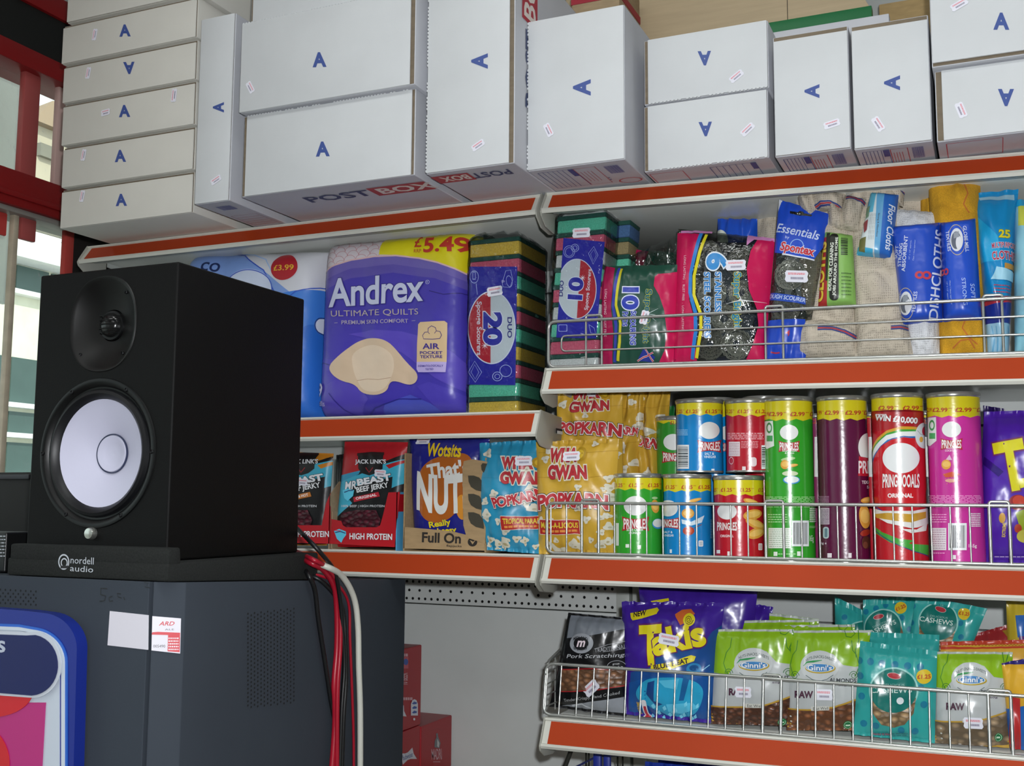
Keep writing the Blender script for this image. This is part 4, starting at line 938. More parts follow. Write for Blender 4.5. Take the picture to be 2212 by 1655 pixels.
# plain cream cushion in place of the printed animal
cu = [(242, 1100), (300, 1040), (390, 960), (480, 905), (570, 896), (660, 915), (730, 985), (800, 1080), (880, 1150), (872, 1215), (810, 1235), (730, 1205), (680, 1210), (660, 1280), (580, 1308), (470, 1290), (425, 1225), (330, 1205), (262, 1150)]
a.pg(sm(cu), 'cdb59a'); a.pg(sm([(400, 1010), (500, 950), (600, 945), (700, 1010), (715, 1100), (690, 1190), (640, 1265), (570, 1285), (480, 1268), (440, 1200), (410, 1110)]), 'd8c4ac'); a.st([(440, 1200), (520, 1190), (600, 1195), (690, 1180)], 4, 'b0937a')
a.tx('Andrex', 578, 556, 690, 205, 'c3c9e2', rot=4, b=.045, shear=.12, ol=[('2a2478', .03)]); a.el(948, 499, 15, 15, 'b8bcd8', hole=.8); a.tx('R', 948, 499, 11, 13, 'b8bcd8')
a.tx('ULTIMATE QUILTS', 573, 720, 622, 50, 'b5aaa2', rot=1.6); a.tx('PREMIUM SKIN COMFORT', 572, 781, 468, 28, 'a89fae', rot=1.6, b=.02); a.st([(288, 791), (312, 790)], 3, 'a89fae'); a.st([(832, 773), (862, 772)], 3, 'a89fae')
a.pg([(884, 800), (900, 784), (1070, 778), (1088, 792), (1082, 1070), (872, 1068)], 'd3b78e'); a.pg([(872, 1068), (1082, 1070), (1076, 1142), (885, 1142), (872, 1120)], 'b7a9dc')
a.st([(925, 905), (918, 880), (935, 858), (958, 856), (960, 830), (985, 812), (1012, 825), (1018, 848), (1042, 852), (1052, 878), (1040, 902), (990, 908)], 5, '4a3a78', closed=True); a.st([(958, 856), (970, 870)], 4, '4a3a78'); a.st([(1018, 848), (1004, 866)], 4, '4a3a78')
a.tx('AIR', 978, 957, 118, 40, '3c2f86', b=.05); a.tx('POCKET', 978, 1003, 158, 22, '3c2f86', b=.05); a.tx('TEXTURE', 978, 1032, 156, 22, '3c2f86', b=.05); a.tx('DERMATOLOGICALLY', 974, 1098, 178, 15, '43358e', b=.03); a.tx('TESTED', 970, 1122, 62, 14, '43358e', b=.03)
a.tx('9', 170, 1265, 50, 98, 'cfcbe4', rot=-4, b=.05); a.tx('Rolls', 170, 1358, 80, 33, 'b9b2d8', rot=-2)
a.tx('5.49', 1063, 233, 288, 106, 'b5382c', rot=3, b=.06); a.tx('£', 877, 218, 56, 70, 'b5382c', b=.03, rot=2); a.tx('RRP', 879, 278, 56, 24, 'b5382c', b=.01)
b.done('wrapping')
# scourer pack of twenty
t = thing('sponge_scourer_pack', 'tall clear pack of colourful sponge scourers with a blue sleeve, right of the toilet rolls', 'sponges', (-.105, .09, Z2L))
x0, x1, y0, y1 = on(*kp(K1, (1238, 700)), 1, .03)[0], on(*kp(K1, (1592, 700)), 1, .03)[0], .03, .155
sponge_stack(t, x0, x1, y0, y1, Z2L, .0312, 'YPTYPTYPTY')
m = MB(); l = MB(); yl = y0-.0018; Pq = [on(*kp(K1, p), 1, yl) for p in ((1222, 1228), (1566, 1232), (1580, 384), (1236, 384))]
m.prism(Pq, (0, .0006, 0), M('29299c', .3, 0, 'film')); a = plane_art(*Pq, m, l, rough=.3, kind='film'); f0 = a.f; a.f = lambda u, v: f0(*kp(K1, (u, v)))
def pans(a, pts):
    for cx, cy, s_ in pts:
        a.el(cx, cy, 30*s_, 36*s_, 'aab4e4', hole=.88); a.st([(cx+10*s_, cy+36*s_), (cx+14*s_, cy+100*s_)], 3, 'aab4e4'); a.el(cx, cy, 18*s_, 24*s_, 'aab4e4', hole=.86)
a.el(1397, 820, 172, 262, 'd8dcea'); a.el(1397, 820, 165, 254, 'c5ccd0')
a.pg([(1390, 566)]+[(1397-165*math.sin(math.radians(q)), 820-254*math.cos(math.radians(q))) for q in range(3, 178, 8)]+[(1390, 1074)], 'b22434')
a.tx('Sponge Scourers', 1304, 826, 385, 46, 'd6d4dc', rot=-90, b=.04); a.tx('20', 1405, 828, 240, 138, '2a2c9c', rot=-90, b=.10, ol=[('dfe2ee', .05)]); a.tx('DUO', 1527, 820, 148, 34, '2a2c7c', rot=-90, b=.05)
for q in range(0, 180, 45): a.st([(1350-26*math.cos(math.radians(q)), 950-26*math.sin(math.radians(q))), (1350, 950), (1350+26*math.cos(math.radians(q)), 950+26*math.sin(math.radians(q)))], [1, 5, 1], 'e8eaf2')
a.el(1274, 458, 32, 46, 'aab4e4', hole=.9); a.st([(1288, 505), (1296, 585)], 4, 'aab4e4'); a.rc(1262, 420, 1284, 478, 'aab4e4'); a.rc(1266, 426, 1280, 472, '29299c')
a.st([(1475, 500), (1500, 415), (1535, 410), (1550, 480), (1530, 535), (1480, 530)], 3.5, 'aab4e4', closed=True); a.el(1525, 490, 22, 42, 'aab4e4', hole=.88, rot=10)
a.st([(1232, 1140), (1278, 1060), (1328, 1140), (1282, 1212)], 4, 'aab4e4', closed=True); a.st([(1252, 1140), (1278, 1085), (1308, 1140), (1282, 1190)], 3, 'aab4e4', closed=True)
a.el(1500, 1130, 44, 44, 'aab4e4', hole=.9); a.el(1440, 1170, 36, 34, 'aab4e4', hole=.86); a.el(1440, 1170, 20, 18, 'aab4e4', hole=.8)
so = m.build('sleeve', t, 0); l.build('lettering', t, 0); sticker(t, on(*kp(K1, (1420, 560)), 1, yl-.0022), (0, -1, 0), .030, .0165, 5, 2)
def wrap(root, x0, x1, y0, y1, z0, z1, skew=0, seed=1, mat=None, top=.03, amp=.0016):
    """crinkled clear film around a stack, gathered above it"""
    P = []; cols = 40; rows = 40
    for j in range(rows+1):
        tz = j/rows; r = []
        z = z0+(z1-z0+top)*tz; over = max(0, (z-z1)/top) if top else 0
        for i in range(cols+1):
            u = i/cols*4
            if u < 1: p = (x0, y1+(y0-y1)*u)
            elif u < 2: p = (x0+(x1-x0)*(u-1), y0)
            elif u < 3: p = (x1, y0+(y1-y0)*(u-2))
            else: p = (x1+(x0-x1)*(u-3), y1)
            x, y = p; cx, cy = (x0+x1)/2, (y0+y1)/2; k = 1-.45*over**1.5
            ns = amp*noise.noise(Vector((x*60, y*60+seed, z*60)))+amp*3*over*noise.noise(Vector((x*45, y*45+seed, z*70)))
            r.append((cx+(x-cx)*k+skew*(z-z0)+(1 if x > cx else -1)*(.0012+ns), y0+(y-cy)*k+cy-y0-(.0012 if y < cy else -.0012)-(ns if y < cy else 0), z-over*.004+ns))
        P.append(r)
    m = MB(); Surf(P).body(m, mat or CLR); return m.build('clear_film', root, 0)
wrap(t, x0-.001, x1+.001, y0-.003, y1, Z2L, Z2L+.312, 0, 1, CLR, .022)
# ---------------------------------------------------------------- left bay, snacks
def carton_front(root, K, poly, y, col, th=.0022, name='front_panel', off=0):
    m = MB(); m.prism([on(*kp(K, p), 1, y) for p in poly], (0, th, 0), M(col, .45, 0, 'paint', amt=.1)); 
    bb = [kp(K, p) for p in poly]; return m
def kart(K, y, pts, m, l, **kw):
    P = [on(*kp(K, p), 1, y) for p in pts]; a = plane_art(*P, m, l, **kw); f0 = a.f; a.f = lambda u, v: f0(*kp(K, (u, v))); return a
def jerky_pouch(label, K, quad, y, z0, main, flavour, seed, deco=True, group=None, dx=0):
    b = Bag('jerky_pouch', label, 'jerky', K, quad, y, .022, main, z0, .4, pw=6, ph=8, st=.03, sb=.02, wr=.0006, seed=seed, seals=False, group=group)
    a = b.a; X = lambda x: x+dx
    if deco:
        C = '3aa5c0'
        a.pg([(X(395), 440), (X(640), 380), (X(985), 235), (X(985), 1050), (X(330), 1050), (X(345), 760)], '121214')
        a.pg([(X(400), 470), (X(560), 435), (X(760), 345), (X(985), 285), (X(960), 500), (X(830), 560), (X(560), 640), (X(380), 790), (X(330), 830)], C)
        a.pg([(X(390), 440), (X(580), 395), (X(560), 430), (X(395), 500)], '2f90b4'); a.pg([(X(800), 350), (X(985), 290), (X(985), 310), (X(830), 380)], main)
        a.pg([(X(500), 540), (X(860), 450), (X(850), 560), (X(790), 640), (X(520), 700), (X(470), 640)], '161618')
        a.pg([(X(555), 250), (X(780), 240), (X(775), 380), (X(720), 420), (X(655), 440), (X(590), 420), (X(560), 380)], '120c0e'); a.pg([(X(548), 244), (X(670), 232), (X(786), 236), (X(786), 260), (X(548), 268)], '241012')
        a.st([(X(625), 370), (X(655), 412), (X(690), 370)], 10, '8a1a22')
        a.tx("JACK LINK'S", X(668), 322, 272, 50, 'dadce0', b=.05, ol=[('161214', .05)])
        a.tx('MR', X(492), 527, 105, 72, 'e2e4e8', rot=6, b=.05, shear=.25, ol=[('161618', .06)]); a.tx('BEAST', X(700), 478, 300, 62, 'e2e4e8', rot=10, b=.10, ol=[('161618', .07)])
        a.tx('BEEF JERKY', X(688), 552, 280, 62, 'e6e8ea', rot=10, b=.05, ol=[('161618', .06)])
        a.pg([(X(520), 632), (X(740), 585), (X(752), 625), (X(525), 675)], 'b02030' if flavour == 'ORIGINAL' else 'b8702a'); a.tx(flavour, X(633), 627, 185, 24, 'e8e2e4', rot=11, b=.05)
        a.pg([(X(425), 570), (X(470), 558), (X(530), 570), (X(520), 620), (X(470), 665), (X(440), 640)], '58c0dc'); a.st([(X(440), 590), (X(480), 575), (X(520), 572)], 8, '1c3c70')
        a.tx('100% BEEF | HIGH PROTEIN', X(605), 713, 380, 26, 'c2c4c8', rot=0, b=.03)
        a.pg([(X(420), 770), (X(560), 745), (X(720), 745), (X(760), 830), (X(740), 900), (X(430), 900), (X(400), 830)], M('5c2230', .35, 0, 'nuts', sc=60))
    b.done('pouch'); return b
yj = .035
t = thing('display_carton', 'red display carton with a blue side panel holding the red jerky pouch', 'carton', (-.37, .08, Z3L))
j = jerky_pouch('red and black jerky pouch standing in the carton nearest the shelf middle', K4, [(432, 140), (988, 145), (900, 1010), (340, 1010)], yj+.012, Z3L+.003, 'a8141e', 'ORIGINAL', 3)
j.stick(762, 420, -4, seed=3)
for k in range(3):
    jerky_pouch('dark jerky pouch edge behind the red pouch, %s' % ('just behind it', 'second behind', 'rearmost in its carton')[k], K4, [(400-k*26+8, 250+k*4), (900-k*20, 200+k*20), (850-k*20, 1000), (365-k*14, 1010)], yj+.042+.024*k, Z3L+.003, '151113', '', 7+k, False, 'spare jerky pouches')
m = MB(); l = MB(); P = [on(*kp(K4, p), 1, yj) for p in ((302, 1044), (868, 1074), (915, 585), (815, 590), (768, 790), (742, 880), (712, 898), (440, 898), (410, 880), (396, 842), (310, 826))]
P = [np.array([p[0], yj, max(p[2], Z3L+.0006)]) for p in P]
m.prism(P, (0, .002, 0), M('ad1320', .42, 0, 'paint')); a = kart(K4, yj-.0002, ((300, 1080), (920, 1080), (920, 560), (300, 560)), m, l)
a.tx('HIGH PROTEIN', 660, 980, 378, 56, 'e4e2e6', b=.05, rot=-1, ol=[('3a1014', .04)]); a.pg([(335, 930), (380, 912), (440, 935), (442, 965), (415, 1000), (400, 1035), (360, 1000)], '58c0dc'); a.st([(345, 945), (390, 935), (435, 950)], 9, '1c3c70'); a.st([(345, 925), (395, 930)], 7, 'd04060'); a.st([(298, 850), (300, 1040)], 2, 'c04a50')
m.build('front_panel', t, 0); l.build('lettering', t, 0)
xr = on(*kp(K4, (884, 800)), 1, yj)[0]; zt_ = on(*kp(K4, (915, 585)), 1, yj)[2]; xl = on(*kp(K4, (306, 900)), 1, yj)[0]
m = MB(); m.box(xr, xr+.002, yj, yj+.13, Z3L, zt_, M('4f9cc8', .45)); m.box(xr+.0019, xr+.0024, yj+.001, yj+.13, zt_-.035, zt_-.004, M('ad1320', .42)); m.build('side_panel', t)
m = MB(); m.box(xl, xl+.002, yj+.002, yj+.13, Z3L, Z3L+.07, M('9a8468', .7, 0, 'kraft')); m.box(xl, xr, yj+.13, yj+.132, Z3L, zt_, M('9a8468', .7, 0, 'kraft')); m.box(xl, xr, yj+.002, yj+.13, Z3L, Z3L+.002, M('9a8468', .7, 0, 'kraft')); m.build('tray', t)
t = thing('display_carton', 'red display carton partly behind the loudspeaker, holding orange jerky pouches', 'carton', (-.47, .08, Z3L))
j = jerky_pouch('orange and black jerky pouch half hidden by the loudspeaker', K4, [(-200, 225), (330, 245), (270, 1010), (-250, 1010)], yj+.012, Z3L+.003, 'c07a1c', 'SWEET & HOT', 4, dx=-602)
j.stick(78, 500, -4, seed=6)
m = MB(); l = MB(); P = [on(*kp(K4, p), 1, yj) for p in ((-280, 1030), (298, 1044), (300, 600), (262, 690), (225, 880), (-200, 880), (-280, 820))]
P = [np.array([p[0], yj, max(p[2], Z3L+.0006)]) for p in P]; m.prism(P, (0, .002, 0), M('ad1320', .42, 0, 'paint')); a = kart(K4, yj-.0002, ((-280, 1080), (300, 1080), (300, 560), (-280, 560)), m, l)
a.tx('HIGH PROTEIN', 104, 958, 372, 54, 'e4e2e6', b=.05, rot=0, ol=[('3a1014', .04)]); m.build('front_panel', t, 0); l.build('lettering', t, 0)
x2 = on(*kp(K4, (299, 900)), 1, yj)[0]; KRM = M('9a8468', .7, 0, 'kraft')
MB().prism([(x2-.001, yj, Z3L), (x2-.001, yj+.12, Z3L), (x2-.001, yj+.12, Z3L+.12), (x2-.001, yj+.03, Z3L+.125), (x2-.001, yj, Z3L+.1)], (-.0018, 0, 0), KRM).build('side_panel', t)
# kraft tray with leaf shaped holes
yk = .04; t = thing('cardboard_tray', 'brown cardboard tray with leaf shaped holes and black lettering', 'tray', (-.26, .09, Z3L)); KC = 'a08560'
m = MB(); l = MB(); P = [on(*kp(K4, p), 1, yk) for p in ((948, 1085), (1668, 1105), (1662, 1000), (1500, 965), (1380, 935), (1180, 915), (955, 895))]
P = [np.array([p[0], yk, max(p[2], Z3L+.0005)]) for p in P]; m.prism(P, (0, .003, 0), M(KC, .75, 0, 'kraft')); a = kart(K4, yk-.0002, ((940, 1110), (1700, 1110), (1700, 850), (940, 850)), m, l, rough=.8)
a.tx('Full On', 1285, 992, 345, 92, '221c18', b=.06, rot=-2); a.tx('flapjacks', 1396, 1066, 135, 26, '2a221c', b=.03, rot=-2)
a.el(1560, 1028, 42, 40, '221c18'); a.pg([(1535, 1010), (1560, 1050), (1592, 1005), (1566, 1026), (1556, 1020)], KC); a.lines(1520, 975, 1600, 985, 1, '2a221c', .6)
m.build('front_panel', t, 0); l.build('lettering', t, 0)
m = MB(); P = [on(*kp(K4, p), 1, yk-.001) for p in ((1508, 990), (1668, 1040), (1705, 320), (1560, 296), (1482, 312), (1470, 380), (1478, 880))]; m.prism(P, (0, .003, 0), M(KC, .75, 0, 'kraft')); a = kart(K4, yk-.0014, ((1460, 1050), (1720, 1050), (1720, 290), (1460, 290)), m, None, rough=.8)
for q in (510, 672, 835):
    o_ = q-85+12; a.pg([(1520, q-70), (1570, q-70), (1620, q-52), (1652, q-10), (1662, q+55), (1660, q+78), (1640, q+72), (1590, q+60), (1545, q+30), (1525, q-15)], '3c382c')
a.pg([(1635, 350), (1650, 330), (1690, 335), (1694, 420), (1670, 432), (1640, 390)], '3c382c')
m.build('tall_flap', t, 0)
xk0 = on(*kp(K4, (950, 980)), 1, yk)[0]; xk1 = on(*kp(K4, (1668, 1050)), 1, yk)[0]
m = MB(); m.box(xk0-.001, xk0+.0015, yk, yk+.12, Z3L, Z3L+.175, M(KC, .75, 0, 'kraft')); m.box(xk1-.0015, xk1+.001, yk+.002, yk+.12, Z3L, Z3L+.165, M(KC, .75, 0, 'kraft')); m.box(xk0, xk1, yk+.118, yk+.12, Z3L, Z3L+.1, M(KC, .75, 0, 'kraft')); m.box(xk0, xk1, yk+.002, yk+.12, Z3L, Z3L+.002, M(KC, .75, 0, 'kraft')); m.build('tray_walls', t)
b = Bag('snack_pouch', 'shiny blue snack pouch with orange blob standing in the brown cardboard tray', 'snack bag', K4, [(1000, 110), (1712, 112), (1600, 1040), (1060, 1040)], yk+.012, .05, '22257e', Z3L+.003, .2, 'foil', pw=4, ph=5, st=.0, sb=.0, wr=.0012, seed=8, seals=False)
a = b.a; a.pg(sm([(1100, 400), (1180, 310), (1330, 255), (1500, 235), (1570, 300), (1560, 420), (1500, 600), (1470, 720), (1380, 820), (1260, 870), (1150, 830), (1090, 720), (1070, 560)]), 'a85c24')
a.el(1480, 720, 50, 110, 'd08a30'); a.tx('Wotsits', 1316, 217, 312, 120, 'dcbc20', rot=-2, b=.06, ol=[('3a2060', .05)])
a.tx("That's", 1355, 385, 370, 155, 'd6d6d2', rot=6, b=.07, fan=-.2); a.tx('NUTS', 1330, 610, 500, 350, 'd8d8d4', rot=0, b=.08, arc=-40); a.tx('Really', 1290, 870, 190, 70, 'dcc81c', rot=9, b=.06, ol=[('20206a', .04)]); a.tx('cheesy', 1330, 930, 200, 60, 'dcc81c', rot=5, b=.06)
b.done(); b.stick(1118, 146, 0, .028, .014, 4)
def popkarn(label, K, quad, y, z0, base, seed, wh, pk, flav, st_=None, arot=0, d=.045, nb=20, group=None, cut=None, wr=.0032):
    """wh: centre/size of the two-line name, pk: of the second word, flav: flavour strip rect and words"""
    b = Bag('popcorn_bag', label, 'popcorn', K, quad, y, d, base, z0, .36, 'film', pw=2.4, ph=3, st=.045, sb=.05, wr=wr, seed=seed, group=group, rag=.002)
    a = b.a; xs = [p[0] for p in quad]; ys = [p[1] for p in quad]; x0_, x1_, y0_, y1_ = min(xs), max(xs), min(ys), max(ys)
    for k in range(3): 
        yy_ = y0_+(y1_-y0_)*(.12+.22*k); a.st([(x0_, yy_), ((x0_+x1_)/2, yy_+10), (x1_, yy_-20)], 2.5, 'a07a20' if base[0] != '2' else '257f9c')
    blobs(a, x0_+30, y0_+40, x1_-30, y1_-120, nb, 34 if K is K4 else 30, 'd6d2c2', seed, 'b9b39c')
    if wh:
        cx, cy, w, h, r = wh; c, s_ = math.cos(math.radians(r)), math.sin(math.radians(r))
        a.tx('WHA', cx-.1*w, cy-h*.27, w*.72, h*.42, 'b22e36', rot=r, b=.10, ol=[('ddd6c4', .13), ('30141a', .02)]); a.tx('GWAN', cx+.02*w, cy+h*.25, w, h*.46, 'b22e36', rot=r, b=.10, ol=[('ddd6c4', .12), ('30141a', .02)])
        a.el(cx+.36*w, cy-h*.3, w*.13, h*.2, 'a8841c'); a.el(cx+.36*w, cy-h*.3, w*.08, h*.12, 'c9a82c')
    if pk: a.tx('POPKARN', pk[0], pk[1], pk[2], pk[3], 'b8323a', rot=pk[4], b=.09, ol=[('2a1a20', .13), ('e2ddd8', .08)], arc=pk[5] if len(pk) > 5 else 0)
    if flav:
        x, y_, w, h, words = flav; a.rc(x-4, y_-4, x+w+4, y_+h+4, 'ddd2c8', r=8); a.rc(x, y_, x+w, y_+h, 'ab2a24', r=6); a.tx(words, x+w*.5, y_+h*.36, w*.92, h*.42, 'd9c23a', b=.05); a.lines(x+w*.06, y_+h*.66, x+w*.94, y_+h*.9, 1, 'd98a40', .7, 3)
    blobs(a, x0_+40, y1_-110, x1_-40, y1_-20, 14, 28, 'cfc9b6', seed+5, 'a89a70')
    b.done()
    if st_: b.stick(*st_, 2, .030, .016, seed)
    return b
b = popkarn('blue bag of popcorn between the cardboard tray and the yellow popcorn bags', K4, [(1625, 155), (2135, 128), (2155, 1098), (1618, 1058)], .03, Z3L, '2b8fb4', 3, (1985, 400, 350, 250, 0), (1960, 650, 400, 100, 14, -20), (1845, 800, 330, 112, 'TROPICAL PARADISE'), (2010, 318))
b = popkarn('yellow popcorn bag standing at the front behind the wire guard', K5, [(66, 448), (708, 425), (672, 1302), (88, 1300)], .026, Z3R, 'caa238', 4, (310, 625, 310, 250, 0), (355, 900, 520, 115, 0, 22), (108, 1055, 310, 106, 'MAC-A-LICIOUS'), (355, 573), nb=26)
b = popkarn('yellow popcorn bag rising behind the front one under the upper shelf', K5, [(226, 30), (735, 24), (745, 1290), (240, 1290)], .085, Z3R, 'c89f36', 6, (470, 130, 300, 180, 4), (470, 345, 470, 100, -2, 8), None, (490, 82), nb=14, wr=.006)
b = popkarn('crumpled yellow popcorn bag, third from the left at the back', K5, [(700, 24), (905, 34), (850, 1290), (600, 1290)], .115, Z3R, 'c29a34', 9, None, (700, 350, 300, 70, -8), None, nb=12, wr=.009)
b = popkarn('crumpled yellow popcorn bag touching the green tube at the back', K5, [(885, 24), (1110, 24), (1040, 1290), (800, 1290)], .125, Z3R, 'c29a34', 11, None, (860, 440, 300, 80, -12), None, nb=12, wr=.009)
# ================================================================== crisp tubes
SILV = M('b4b4b0', .25, .75, 'brushed'); LIDM = M('c9cbc8', .25, 0)
def can(label, K, xc, w, vt, vb, y, z0, col, art, name='crisp_tube', group=None, h=None, lid=True, art_on=True):
    """xc: px of the axis, w: px width at mid height, vt/vb: px top/bottom of the tube at its axis"""
    p = on(*kp(K, (xc, (vt+vb)/2)), 1, y); q = on(*kp(K, (xc+w/2, (vt+vb)/2)), 1, y); s_ = on(*kp(K, (xc-w/2, (vt+vb)/2)), 1, y)
    d = np.array([CAM[0]-p[0], CAM[1]-y]); d /= np.linalg.norm(d); R_ = min(.0395, (q[0]-s_[0])/2*abs(d[1])*1.0); cx = p[0]
    z1 = on(*kp(K, (xc, vt)), 1, y-R_)[2] if h is None else z0+h
    t = thing(name, label, 'crisps', (cx, y, z0), group); phi = math.atan2(CAM[0]-cx, -(CAM[1]-y)); rb = R_*.972
    n = 72; P = []
    for j in range(2):
        P.append([(cx+rb*math.sin(-math.pi+2*math.pi*i/n), y-rb*math.cos(-math.pi+2*math.pi*i/n), z0+.003+(z1-z0-.009)*j) for i in range(n+1)])
    S = Surf(P, -math.pi, math.pi, 0, z1-z0-.009); m = MB(); l = MB(); S.body(m, M(col, .24, 0, 'film', amt=.06, sc=120, spec=.6))
    def f(u, v):
        dd = ray(*kp(K, (u, v))); ox, oy = CAM[0]-cx, CAM[1]-y; A_ = dd[0]**2+dd[1]**2; B_2 = ox*dd[0]+oy*dd[1]; C_ = ox*ox+oy*oy-rb*rb; D_ = B_2*B_2-A_*C_
        if D_ < 0:   # beyond the edge: continue round the back
            tt = -B_2/A_; X_, Y_ = ox+dd[0]*tt, oy+dd[1]*tt; th = math.atan2(X_, -Y_); ex = math.hypot(X_, Y_)/rb-1; th += (1 if th > phi else -1)*min(ex, .5)*1.5; return th, CAM[2]+dd[2]*tt-z0-.003
        tt = (-B_2-math.sqrt(D_))/A_; return math.atan2(ox+dd[0]*tt, -(oy+dd[1]*tt)), CAM[2]+dd[2]*tt-z0-.003
    a = Art(S, f, m, l, off=.00008, step=.00005, rough=.24, kind='film', dens=3.5*K[2], spec=.6, matkw=dict(amt=.06, sc=120))
    if art: art(a)
    m.build('tube', t, 0)
    if l.v: l.build('lettering', t, 0)
    MB().lathe([(.001, z0+.0008), (rb-.002, z0+.0008), (rb+.0002, z0+.0002), (rb+.0006, z0+.0012), (rb+.0002, z0+.0032)], SILV, (cx, y, 0), 48).build('bottom_rim', t)
    MB().lathe([(rb, z1-.0078), (rb+.0008, z1-.007), (rb+.0012, z1-.0055), (rb+.0006, z1-.0046)], SILV, (cx, y, 0), 48).build('top_rim', t)
    if lid: MB().lathe([(rb+.0004, z1-.0062), (rb+.0014, z1-.0058), (rb+.0017, z1-.002), (rb+.0008, z1-.0004), (rb-.002, z1), (rb-.004, z1-.0012), (.001, z1-.0012)], SILV, (cx, y, 0), 48).build('lid', t)
    return z1, cx
YEL = 'd2c41a'
def band(a, xc, w, yt, yb_, txt, ws, hs, zig=True, base=YEL, pos=None, rc='b03a24', tw=None):
    x0, x1 = xc-w*.9, xc+w*.9; n = 14; low = [(x1-(x1-x0)*i/n, yb_+(8 if i % 2 else -8)*(1 if zig else 0)) for i in range(n+1)]
    a.pg([(x0, yt-60), (x1, yt-60)]+low, base)
    for px_, py_, k in (pos or [(-.36, 0, .8), (-.02, .0, 1), (.34, 0, .85)]):
        a.tx(txt, xc+px_*w, py_+ws, (tw or w*.26)*k, hs, rc, b=.06)
        a.lines(xc+px_*w+(tw or w*.26)*k*.56, py_+ws-hs*.5, xc+px_*w+(tw or w*.26)*k*.8, py_+ws-hs*.2, 1, rc, .6)
def logo(a, cx, cy, w, name='PRINGLES', bow='a8242c', sq=1., bh=.5):
    """plain white oval above a bow shaped name plate"""
    a.el(cx, cy, w*.5, w*.42, 'dfe0de')
    y_ = cy+w*.78; h = w*bh*.55
    if bow: a.pg([(cx-w*.58, y_-h*1.15), (cx-w*.3, y_-h*.85), (cx, y_-h*.75), (cx+w*.3, y_-h*.85), (cx+w*.58, y_-h*1.15), (cx+w*.52, y_), (cx+w*.58, y_+h*1.15), (cx+w*.3, y_+h*.9), (cx, y_+h*.78), (cx-w*.3, y_+h*.9), (cx-w*.58, y_+h*1.15), (cx-w*.52, y_)], bow)
    a.tx(name, cx, y_, w*1.02, h*1.35, 'e4e0de', b=.05, fan=.3)
def squares(a, x, y, s_=38, col='e6e6e2'):
    a.rc(x-s_*1.5, y+s_*.1, x-s_*.8, y+s_*.8, col)
def chips(a, pts, s_=1., c1='d89a3c', c2='e6b860'):
    for x, y, rx, ry, r in pts: a.el(x, y, rx*s_, ry*s_, c1, rot=r); a.el(x+2, y-3, rx*s_*.8, ry*s_*.6, c2, rot=r)
# short tubes, front row
ys = .052; Z3 = Z3R+.0002
def art_g(a):
    band(a, 855, 385, 720, 818, '£1.25', 786, 30, pos=[(-.40, 0, .8), (-.07, 0, 1), (.31, 0, .95)], tw=88)
    logo(a, 838, 945, 180); a.tx('SOUR CREAM', 832, 1132, 125, 20, 'dfe8dc', b=.04); a.tx('& ONION', 832, 1156, 90, 18, 'dfe8dc', b=.04)
    a.el(985, 885, 22, 10, 'a8c890'); chips(a, [(988, 950, 30, 52, 8)]); a.el(1010, 1085, 45, 40, '3c8cc8'); a.el(1008, 1080, 38, 32, 'dce0dc')
    squares(a, 820, 1240); a.rc(855, 1252, 880, 1280, 'e6e6e2'); a.rc(690, 1080, 712, 1255, 'dfe4df')
def art_b(a):
    band(a, 1245, 385, 720, 832, '£1.25', 800, 30, pos=[(-.36, 0, .8), (-.02, 0, 1), (.32, 0, 1)], tw=88)
    logo(a, 1092, 965, 150); a.tx('SALT &', 1092, 1150, 70, 18, 'dde8ee', b=.04); a.tx('VINEGAR', 1098, 1176, 78, 18, 'dde8ee', b=.04)
    chips(a, [(1290, 905, 60, 14, 15), (1245, 1005, 48, 40, 0)]); a.pg([(1195, 1050), (1270, 1070), (1370, 1020), (1350, 1075), (1270, 1100), (1200, 1085)], 'c9dce6'); a.el(1250, 1140, 44, 34, 'a83c20'); a.el(1254, 1138, 26, 22, 'c8542c'); a.st([(1290, 1120), (1350, 1090)], 5, '7c3a30')
    a.rc(1325, 1215, 1360, 1262, 'e2e8ea', 8); a.lines(1330, 1222, 1356, 1256, 4, '3a6a80', .5); a.rc(1108, 1284, 1124, 1312, 'e2e8ea'); a.lines(1415, 1050, 1440, 1200, 12, 'b8dcec', .3)
def art_r(a):
    band(a, 1640, 400, 730, 862, '£1.25', 822, 30, pos=[(-.50, 0, .6), (-.24, 0, 1), (.12, 0, 1), (.44, 0, .6)], tw=88)
    logo(a, 1550, 990, 148); a.tx('ORIGINAL', 1550, 1180, 102, 20, 'e6dcdc', b=.04)
    chips(a, [(1735, 915, 62, 22, -18), (1745, 1015, 72, 40, 12), (1765, 1085, 78, 34, -25), (1770, 1160, 66, 40, 20)])
    squares(a, 1530, 1285); a.rc(1555, 1300, 1572, 1335, 'e6e0de'); a.rc(1788, 1238, 1818, 1290, 'e2dada', 6); a.lines(1792, 1245, 1815, 1284, 4, 'a83040', .5)
zg, xg = can('short green crisp tube in the front row beside the popcorn', K5, 858, 378, 690, 1312, ys, Z3, '2f9c2a', art_g)
zb_, xb_ = can('short blue crisp tube in the front row, between the green and the red short tubes', K5, 1242, 382, 695, 1325, ys, Z3, '0a7fc2', art_b)
zr, xr_ = can('short red crisp tube in the front row, with printed crisps on it', K5, 1642, 398, 706, 1338, ys, Z3, 'b31224', art_r)
